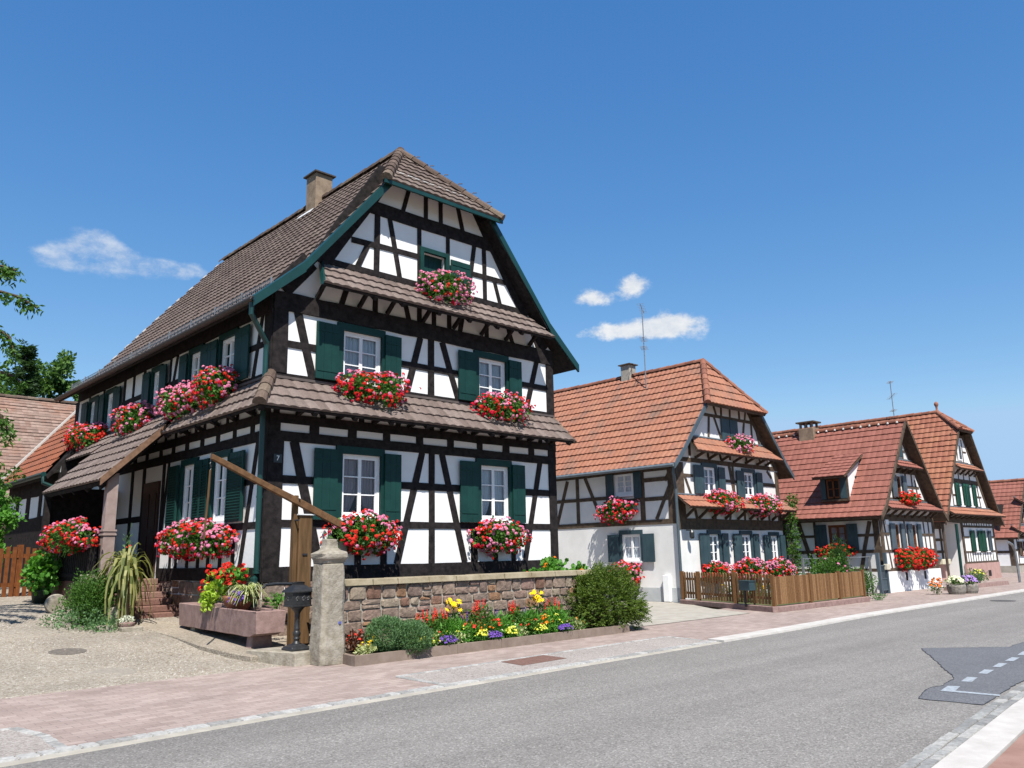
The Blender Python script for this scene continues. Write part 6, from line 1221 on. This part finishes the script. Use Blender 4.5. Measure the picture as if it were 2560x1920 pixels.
# yew
YW = thing('yew_bush', (13.5, 11.4, 0), 'large dark green yew bush at the right end of the garden wall', 'bush')
q = MB()
for _ in range(60):
    d = rdir(); d.z = abs(d.z); q.tube([(13.5 + R(-.2, .2), 11.4 + R(-.1, .1), .05), V((13.5, 11.4, .45)) + V((d.x * .8, d.y * .45, d.z * .6))], [.02, .005], 4, False)
q.build('stems', BARK, YW)
q = MB()
def spray(mb, c, d, L, n=12, lw=.016, ll=.05):
    """a conifer twig: short needles either side of a stem"""
    s_ = d.cross(V((0, 0, 1)));  s_ = s_.normalized() if s_.length > .1 else V((1, 0, 0))
    for i in range(n):
        p = c + d * (L * i / n); e = (d * .7 + s_ * (1 if i % 2 else -1) * .8 + rdir() * .35).normalized(); leaf(mb, p, e, ll * R(.8, 1.2), lw, None)
for _ in range(2900):
    d = rdir(); d.z = d.z if d.z > -.75 else -d.z; k = R(.55, 1) ** .6 * (1 + .4 * noise.noise((d.x * 2.6 + 4, d.y * 2.6, d.z * 2.6)))
    top = 1.0 + (.28 if abs(d.x - .0) < .2 and d.z > .85 else 0); c = V((13.45 + d.x * .92 * k, 11.4 + d.y * .6 * k, .55 + d.z * .58 * k * top)); c.z = max(.05, c.z)
    spray(q, c, (d + rdir() * .7 + V((0, 0, .25))).normalized(), R(.1, .2), 10, .02, .055)
for _ in range(260):      # low sprawling skirt towards the drive
    d = V((R(.2, 1), R(-.7, .5), R(-.1, .3))).normalized(); c = V((13.6, 11.35, R(.12, .5))) + V((d.x * R(.4, .85), d.y * .45, d.z * .3)); c.z = max(.06, c.z); spray(q, c, (d + rdir() * .4).normalized(), R(.12, .22), 10, .018, .05)
q.build('foliage', LEAF_YEW, YW, fix=False)
plant('nasturtium', 'bushy nasturtium with round leaves rising behind the wall coping', 'plant', (12.9, 12.35, 1.0), .42, .2, .52, LEAF_B, 300, .09, .09, [(PET_OR, 5, .045, .6, 1, 'blossoms')], sides=6)
plant('nasturtium', 'small low nasturtium on the right end of the wall coping', 'plant', (13.75, 12.35, 1.05), .26, .15, .30, LEAF_B, 130, .09, .09, [(PET_OR, 2, .05, .6, 1, 'blossoms')], sides=6)
plant('nasturtium', 'sparse creeping nasturtium at the left of the bushy one on the wall', 'plant', (12.3, 12.3, 1.12), .26, .12, .16, LEAF_B, 80, .08, .08, [(PET_OR, 2, .04, .6, 1, 'blossoms')], sides=6)
plant('fern', 'small bright green weed behind the letterbox', 'plant', (6.98, 13.3, .75), .16, .15, .3, LEAF_B, 120, .07, .03)

# ================================================================== left yard
FE = thing('picket_fence', (4.6, 21.6, .85), 'reddish-orange wooden picket fence at the back of the gravel yard', 'fence')
ORW = M('orange_stained_wood', (.11, .032, .007), (.17, .055, .013), .6, 10, 6, .3, 40, .006)
q = MB(); x = 3.3
while x < 6.0: h = 1.12 + R(-.03, .03); y = 21.75 + .02 * (x - 3.3); q.hexa([(x, y, .86), (x + .085, y, .86), (x + .085, y + .025, .86), (x, y + .025, .86)], [(x, y, .86 + h), (x + .085, y, .86 + h), (x + .085, y + .025, .86 + h), (x, y + .025, .86 + h)]); x += .135
q.build('pickets', ORW, FE)
for z in (1.1, 1.75): q = MB(); q.box(3.3, 6.0, 21.80, 21.85, z, z + .09); q.build('rail', ORW, FE)
for x in (3.5, 4.95, 5.95): q = MB(); q.box(x - .06, x + .06, 21.82, 21.94, .8, 2.05); q.build('fence_post', ORW, FE)
t = plant('potted_plant', 'round-leaved bright green plant in a dark pot at the corner of the porch', 'plant', (5.08, 20.3, .98), .40, .38, .85, LEAF_B, 520, .12, .11, [(PET_R, 5, .04, .9, 1.1, 'blossoms')], sides=6, up=.2)
q = MB(); q.lathe([(.15, .72), (.2, 1.02), (.21, 1.05), (.17, 1.05)], 5.1, 20.35, 16); q.build('pot', BOXB, t, smooth=True)
q = MB(); q.lathe([(.19, -.09), (.2, -.05), (.2, .05), (.19, .09)], 0, 0, 20); q.v = [(4.98 + v[0], 18.75 + v[2] * .9, .80 + v[1]) for v in q.v]; tag(q.build('millstone', SANDG, bevel=.01), 'round worn stone wheel leaning at the foot of the green mound', 'stone')
t = plant('cotoneaster', 'dense dark green mound of small leaves at the left of the steps', 'bush', (5.12, 17.0, .42), .44, .58, 1.0, LEAF_M, 7000, .045, .026, stems=True, seed=4)
q = MB(); blob(q, (4.92, 16.9, .55), .55, .95, .26, 1500, .05, .03, .5, .5, 4, .3, 7, .4); blob(q, (5.15, 16.25, .45), .32, .35, .16, 500, .05, .03, .4, .5, 4, .3, 9, .38); q.build('ground_shoots', LEAF_S, t, fix=False)
EP = thing('epiphyllum', (5.62, 16.75, .45), 'big drooping yellow-green strap-leaved cactus on a pink sandstone column', 'plant')
q = MB(); q.lathe([(.14, .40), (.14, .48), (.115, .50), (.108, .9), (.105, 1.1), (.12, 1.12), (.12, 1.15)], 5.62, 16.75, 20); q.build('column', SANDP, EP)
q = MB(); q.lathe([(.1, 1.15), (.15, 1.3), (.16, 1.36), (.13, 1.36)], 5.62, 16.75, 18); q.build('pot', TERRA, EP)
q = MB()
for k in range(105):
    a = R(0, 2 * PI); L = R(.15, 1.0) ** .6 * .95; out_ = R(.14, .66); up = R(.05, .6); r0 = V((5.62, 16.75, 1.36)); d = V((math.cos(a), math.sin(a), 0))
    n_ = 7; pts = []
    for i in range(n_ + 1):
        t = i / n_; pts.append(r0 + d * (out_ * (1 - (1 - t) ** 1.7)) + V((R(-.025, .025), R(-.025, .025), up * math.sin(min(1, t * 2.2) * PI / 2) - L * 1.15 * t ** 2)))
    s_ = d.cross(V((0, 0, 1))) * .021 + V((0, 0, R(-.008, .008)))
    for i in range(n_): wa = .5 + .7 * math.sin(PI * min(.9, (i + .3) / n_)); wb = .5 + .7 * math.sin(PI * min(.95, (i + 1.3) / n_)); q.q(pts[i] - s_ * wa, pts[i] + s_ * wa, pts[i + 1] + s_ * wb, pts[i + 1] - s_ * wb)
for a, h in ((.3, .62), (-.4, .5), (2.5, .45), (1.0, .55)):   # a few upright shoots that nod over
    d = V((math.cos(a), math.sin(a), 0)); pts = [V((5.62, 16.75, 1.36)) + d * (.28 * t) + V((0, 0, h * math.sin(t * PI * .62))) for t in (0, .2, .4, .6, .8, 1)]; s_ = d.cross(V((0, 0, 1))) * .024
    for i in range(5): q.q(pts[i] - s_, pts[i] + s_, pts[i + 1] + s_, pts[i + 1] - s_)
q.build('strap_leaves', LEAF_E, EP, fix=False)
CP = thing('potted_cactus', (5.5, 16.15, .37), 'small white woolly cactus in a shallow bowl at the foot of the column', 'plant')
q = MB(); q.lathe([(.09, .39), (.13, .44), (.15, .50), (.15, .52), (.12, .52)], 5.5, 16.15, 18); q.build('bowl', SANDP, CP, smooth=True)
q = MB(); blob(q, (5.5, 16.15, .54), .115, .115, .10, 260, .045, .02, .4, .7, 4, .1, 3); q.build('woolly_heads', leafmat('woolly_cactus', (.5, .53, .42), (.72, .74, .66), .2), CP, fix=False)
for x, y, l, lab in ((5.56, 15.98, .22, 'flat stone under the cactus bowl'), (5.2, 16.32, .17, 'small stone cube left of the cactus bowl')):
    q = MB(); q.box(x - l, x + l * .7, y - .1, y + .12, gz(y) - .02, gz(y) + .09); tag(q.build('edging_stone', SANDG, bevel=.012), lab, 'stone')
plant('flowering_shoot', 'tall thin shoot with narrow leaves and red buds beside the porch column', 'plant', (5.75, 17.15, 1.0), .09, .09, 1.25, LEAF_S, 150, .1, .02, [(PET_S, 6, .03, .2, .9, 'blossoms')], up=.7)
plant('red_flowers', 'sparse red-flowering plant behind the yellow-green cactus', 'plant', (5.75, 17.2, .9), .38, .25, .55, LEAF_D, 160, .06, .04, [(PET_S, 16, .035, .4, 1.05, 'blossoms')])
def tree(name, label, base, h, crown, mat, n, L, w, trunk=.2, group=None, zlow=.3, seed=1, rough=.35, sides=4, limbs=7):
    """tapered trunk, limbs, crown of separate leaves gathered in clumps"""
    rs = random.Random(seed); b = V(base); t = thing(name, b, label, 'tree', group); q = MB()
    q.tube([b, b + V((.05, .03, h * .35)), b + V((-.04, .05, h * .7)), b + V((.03, 0, h * .93))], [trunk, trunk * .75, trunk * .4, .02], 9)
    tips = []
    for k in range(limbs):
        z = h * rs.uniform(zlow, .8); a = rs.uniform(0, 2 * PI); l = crown * rs.uniform(.5, .95); p = b + V((0, 0, z)); e = p + V((math.cos(a) * l, math.sin(a) * l, l * rs.uniform(.2, .7))); q.tube([p, p.lerp(e, .5) + V((0, 0, .1)), e], [trunk * .35, trunk * .2, .015], 6); tips.append(e)
    q.build('trunk', BARK, t)
    f = MB(); cl = int(46)
    for k in range(cl):
        d = rdir(); r_ = rs.uniform(.35, 1); c = b + V((d.x * crown * r_, d.y * crown * r_, h * (zlow + 1) / 2 + d.z * h * (1 - zlow) / 2 * r_)); cr = crown * rs.uniform(.16, .32)
        blob(f, c, cr, cr, cr * .8, n // cl, L, w, .2, .3, sides, .4, k)
    f.build('crown', mat, t, fix=False); return t
TG = 'trees behind the barn'
for x, y, h, c, m, lab in ((7.6, 46, 12.4, 2.9, LEAF_T, 'broad leafy tree behind the left end of the barn roof'), (11.3, 47, 13.0, 1.9, LEAF_T, 'greyish leafy tree right of the dark spruce'), (13.4, 46, 11.6, 1.7, LEAF_T, 'lower leafy tree nearest the big house eave')):
    tree('leafy_tree', lab, (x, y, .9), h - .9, c, m, 5200, .26, .16, .22, TG, .35, int(x * 7))
CF = thing('spruce', (9.55, 45, .9), 'dark pointed spruce rising above the barn roof', 'tree', TG)
q = MB(); q.tube([(9.55, 45, .9), (9.55, 45, 12.1)], [.22, .02], 8); q.build('trunk', BARK, CF)
q = MB(); z = 2.5
while z < 12.1:
    r_ = .18 + 1.75 * (12.1 - z) / 9.6
    for k in range(11):
        a = R(0, 2 * PI); d = V((math.cos(a), math.sin(a), -.12)); l = r_ * R(.75, 1.15); c = V((9.55, 45, z + R(-.12, .12)))
        for i in range(7): p = c + d * (l * (i + .5) / 7) + V((0, 0, .22 * (i / 7) ** 2)); spray(q, p, (d + rdir() * .6).normalized(), .3, 6, .07, .22)
    z += .33
q.build('crown', LEAF_F, CF, fix=False)
# cherry tree at the left edge: only its outer branches reach into the view
CT = thing('cherry_tree', (1.2, 17.6, .5), 'cherry tree at the left edge, its leafy branch tips hanging into view', 'tree')
q = MB(); q.tube([(1.2, 17.6, .45), (1.25, 17.55, 1.6), (1.15, 17.6, 3.0), (1.3, 17.5, 4.6), (1.3, 17.4, 6.5)], [.2, .16, .13, .09, .03], 10); q.build('trunk', BARK, CT)
br = MB(); lf = MB()
def bough(pts, n, spread=.16):
    pts = [V(p) for p in pts]; br.tube(pts, [.05 * (1 - i / len(pts)) + .006 for i in range(len(pts))], 6)
    for _ in range(n):
        t = R(.25, 1) * (len(pts) - 1); i = min(int(t), len(pts) - 2); p = pts[i].lerp(pts[i + 1], t - i) + rdir() * R(0, spread) - V((0, 0, R(0, spread * .8)))
        leaf(lf, p, (rdir() * .8 + V((.2, 0, -.8))).normalized(), R(.08, .13), R(.035, .055))
bough([(1.25, 17.5, 4.4), (2.0, 17.0, 5.9), (2.8, 16.6, 6.5), (3.25, 16.3, 6.35), (3.52, 16.1, 6.15)], 330, .15)
bough([(1.3, 17.5, 4.2), (2.1, 17.0, 5.6), (2.8, 16.6, 5.9), (3.2, 16.4, 5.6), (3.28, 16.3, 5.25)], 420, .17)
bough([(1.3, 17.4, 4.5), (2.2, 17.0, 6.3), (2.9, 16.7, 7.0), (3.2, 16.5, 6.9)], 480, .19)
bough([(1.25, 17.5, 3.6), (2.1, 17.1, 4.8), (2.9, 16.8, 5.1), (3.35, 16.6, 4.95), (3.5, 16.5, 4.8)], 260, .13)
bough([(1.25, 17.5, 3.2), (2.0, 17.1, 4.2), (2.8, 16.8, 4.5), (3.2, 16.5, 4.2), (3.38, 16.4, 3.85)], 480, .19)
bough([(1.25, 17.5, 2.8), (2.0, 17.1, 3.6), (2.8, 16.8, 3.7), (3.15, 16.5, 3.4), (3.3, 16.4, 3.1)], 420, .18)
for _ in range(14):
    a = R(0, 2 * PI); z = R(2.6, 5.5); e = V((1.2 + 1.5 * math.cos(a), 17.5 + 1.6 * math.sin(a), z + R(.4, 1.6))); bough([(1.22, 17.5, z), V((1.22, 17.5, z)).lerp(e, .5) + V((0, 0, .3)), e], 210, .4)
br.build('branches', BARK, CT); lf.build('crown', LEAF_M, CT, fix=False)
for x, y, h, c, lab in ((4.6, 23.6, 2.9, .65, 'leafy shrub behind the orange fence at the left edge'), (4.55, 24.6, 4.2, .9, 'taller leafy bush cut by the left edge behind the fence')):
    tree('shrub', lab, (x, y, .9), h - .9 + .6, c, LEAF_B if h < 3.5 else LEAF_M, 2600, .12, .075, .06, None, .15, int(h * 10), .4, 4, 5)

# ================================================================== in front of the second and third house
PF = thing('picket_fence', (21, 13, 0), 'brown wooden garden fence, open pickets turning the corner into close boards along the street', 'fence')
BRW = MI('brown_fence_wood', [(.17, .088, .036), (.21, .112, .05), (.14, .07, .028), (.235, .13, .06)], .8, .3, 40, .3)
fa, fb, fc = V((21.75, 15.25, .15)), V((20.0, 11.2, .15)), V((25.25, 11.12, .15))
def pickets(a, b, step, wd, h, tip):
    q = MB(); d = (b - a); T = d.length; d.normalize(); s_ = V((-d.y, d.x, 0)) * .011; x = 0
    while x < T - wd:
        p = a + d * x; r_ = p + d * wd; hh = h + R(-.012, .012); z0, z1 = V((0, 0, .04)), V((0, 0, hh)); m_ = (p + r_) / 2 + V((0, 0, hh + tip))
        q.hexa([p + z0 - s_, r_ + z0 - s_, r_ + z1 - s_, m_ - s_, p + z1 - s_], [p + z0 + s_, r_ + z0 + s_, r_ + z1 + s_, m_ + s_, p + z1 + s_]); x += step
    q.build('pickets', BRW, PF)
pickets(fa, fb, .135, .075, .80, .03); pickets(fb, fc, .088, .078, .74, .012)
for a, b, dz in ((fa, fb, .2), (fa, fb, .62), (fb, fc, .18), (fb, fc, .6)):
    q = MB(); s_ = V((.03, .03, 0)); q.bar(a + s_ + V((0, 0, dz)), b + s_ + V((0, 0, dz)), .035, .07); q.build('rail', BRW, PF)
for p in (fa, fa.lerp(fb, .2), fa.lerp(fb, .62), fb, fb.lerp(fc, .37), fb.lerp(fc, .7), fc): q = MB(); q.box(p.x - .045, p.x + .045, p.y - .045, p.y + .045, .1, 1.0 if p.y > 11.3 else .95); q.build('fence_post', BRW, PF)
q = MB()
for a, b in ((fa, fb), (fb, fc)):
    d = (b - a).normalized(); s_ = V((d.y, -d.x, 0)) * .13; s2_ = V((d.y, -d.x, 0)) * -.1
    if s_.x > 0 and s_.y > 0: s_ = -s_
    e0, e1 = a - d * .0, b + d * .1; q.hexa([V((*(e0 + s_).xy, 0)), V((*(e1 + s_).xy, 0)), V((*(e1 + s2_).xy, 0)), V((*(e0 + s2_).xy, 0))], [V((*(e0 + s_).xy, .14)), V((*(e1 + s_).xy, .15)), V((*(e1 + s2_).xy, .15)), V((*(e0 + s2_).xy, .14))])
q.build('fence_kerb', SANDP, PF, .01)
tag(poly_sheet('garden_soil', [(20.1, 11.3), (25.2, 11.2), (29.6, 13), (29.5, 15.5), (21.9, 15.5)], .1, EARTHM), None, kind='structure')
ML = thing('letterbox', (20.3, 11.95, .55), 'dark slate-blue letterbox hung on the picket fence', 'letterbox')
dv = (fb - fa).normalized(); sv = V((dv.y, -dv.x, 0)); sv = sv if sv.x < 0 else -sv; mc = fa.lerp(fb, .79) + sv * .13; q = MB(); q.obox(mc + V((0, 0, .50)), dv * .24, sv * .1, V((0, 0, .12))); q.build('box', BLUEG, ML, .008); q = MB(); q.obox(mc + V((0, 0, .63)), dv * .255, sv * .115, V((0, 0, .012))); q.build('lid', BLUEG, ML)
for k in range(2): q = MB(); q.box(mc.x - .03 + k * .12, mc.x + .01 + k * .12, mc.y + .06 - k * .2, mc.y + .1 - k * .2, .1, .52); q.build('stand', IRON, ML)
t = plant('rose_bush', 'rose bush with a few pink blooms behind the board fence', 'bush', (25.75, 12.4, .15), 1.05, .6, 1.25, LEAF_M, 2600, .085, .05, [(PET_P, 16, .06, .3, .9, 'blossoms')], rough=.45)
t = plant('conifer_column', 'narrow dark thuja rising out of the rose bush', 'bush', (26.35, 12.3, .15), .34, .32, 1.85, LEAF_D, 2600, .06, .02, up=1.2, rough=.15)
plant('flower_border', 'yellow and orange flowers glimpsed through the pickets', 'flowers', (22.3, 13.3, .1), .8, 1.0, .6, LEAF_M, 900, .08, .03, [(PET_Y, 30, .045, .6, 1.05, 'blossoms')])
plant('hedge', 'loose green shrub between the board fence and the metal gate', 'bush', (26.7, 11.75, .0), .5, .4, .95, LEAF_M, 1500, .06, .035)
plant('weed', 'small weed at the foot of the fence end', 'plant', (26.0, 11.0, .0), .3, .2, .2, LEAF_S, 160, .06, .03)
t = thing('climbing_ivy', (29.35, 15.4, .1), 'climbing ivy up the gap between the second and third house', 'plant'); q = MB()
for k in range(9): blob(q, (29.3 + R(-.1, .35), 15.45, .4 + k * .38), .34 - k * .012, .25, .3, 170, .09, .06, .2, .3, 4, .4, k)
q.build('foliage', LEAF_M, t, fix=False); q = MB(); q.tube([(29.3, 15.5, .1), (29.4, 15.5, 3.4)], .03, 6); q.build('stem', BARK, t)
RL = thing('metal_railing', (28.3, 13.4, 0), 'thin grey metal railing in front of the third house side wall', 'railing')
for z in (.78, 1.28): q = MB(); q.bar((26.2, 13.5, z), (29.9, 12.85, z), .03, .03); q.build('rail', METAL, RL)
for k in range(4): p = V((26.2, 13.5, 0)).lerp(V((29.9, 12.85, 0)), k / 3); q = MB(); q.box(p.x - .03, p.x + .03, p.y - .03, p.y + .03, 0, 1.32); q.build('railing_post', METAL, RL)
GT = thing('metal_gate', (29.9, 12.6, 0), 'slate-grey metal garden gate between two posts beside the third house', 'gate')
for x in (29.45, 30.05): q = MB(); q.box(x - .05, x + .05, 12.3, 12.4, 0, 1.42); q.build('gate_post', GREYBL, GT)
q = MB()
for z in (.12, .5, .95): q.box(29.5, 30.0, 12.33, 12.37, z, z + .04)
for k in range(6): q.box(29.52 + k * .09, 29.535 + k * .09, 12.34, 12.36, .12, .98)
q.box(29.52, 29.98, 12.345, 12.355, .14, .5); q.build('gate_leaf_frame', GREYBL, GT)
q = MB(); q.box(29.93, 30.2, 12.25, 12.38, .82, 1.02); tag(q.build('wall_letterbox', M('cream_letterbox', (.5, .46, .36), (.56, .52, .42), .5), bevel=.01), 'cream letterbox on the post of the metal gate', 'letterbox')
TUB = M('rough_grey_tub', (.14, .125, .11), (.26, .24, .21), .95, 14, 8, .6, 40, .01)
for x, y, m, lab in ((30.35, 10.2, PET_W, 'round stone tub of white and cream flowers on the far pavement'), (31.1, 10.05, PET_LI, 'round stone tub of lilac petunias on the far pavement')):
    t = plant('flower_tub', lab, 'flower tub', (x, y, .26), .34, .3, .30, LEAF_M, 260, .07, .04, [(m, 70, .052, .4, 1.05, 'blossoms')]); q = MB(); q.lathe([(.24, 0), (.28, .1), (.30, .27), (.28, .32), (.25, .32)], x, y, 18); q.build('tub', TUB, t)
plant('red_flowers', 'low red flowers left of the two stone tubs', 'flowers', (29.95, 10.7, 0), .32, .25, .5, LEAF_M, 220, .06, .04, [(PET_OR, 30, .05, .5, 1.05, 'blossoms')])
q = MB(); q.hexa([(32.6, 11.15, 0), (38.5, 10.9, 0), (38.5, 11.2, 0), (32.6, 11.4, 0)], [(32.6, 11.17, .13), (38.5, 10.92, .15), (38.5, 11.2, .15), (32.6, 11.4, .13)]); tag(q.build('stone_edging', SANDP), 'pink stone edging in front of the tall house with pink plinth', 'edging')
plant('shrub', 'small green shrub at the pink plinth of the tall house', 'bush', (37.0, 11.6, .1), .6, .4, .55, LEAF_S, 700, .07, .04, [(PET_LY, 14, .05, .5, 1, 'blossoms')])
BP = thing('bent_post', (40.7, 11.1, 0), 'pale grey leaning post with a bent arm at the right edge of the street', 'post'); q = MB(); q.tube([(40.72, 11.1, 0), (40.72, 11.1, .7), (40.66, 11.1, 1.35), (40.4, 11.1, 1.6), (39.9, 11.1, 1.72)], .055, 8); q.build('pole', METAL, BP)  # plain bent grey metal pole
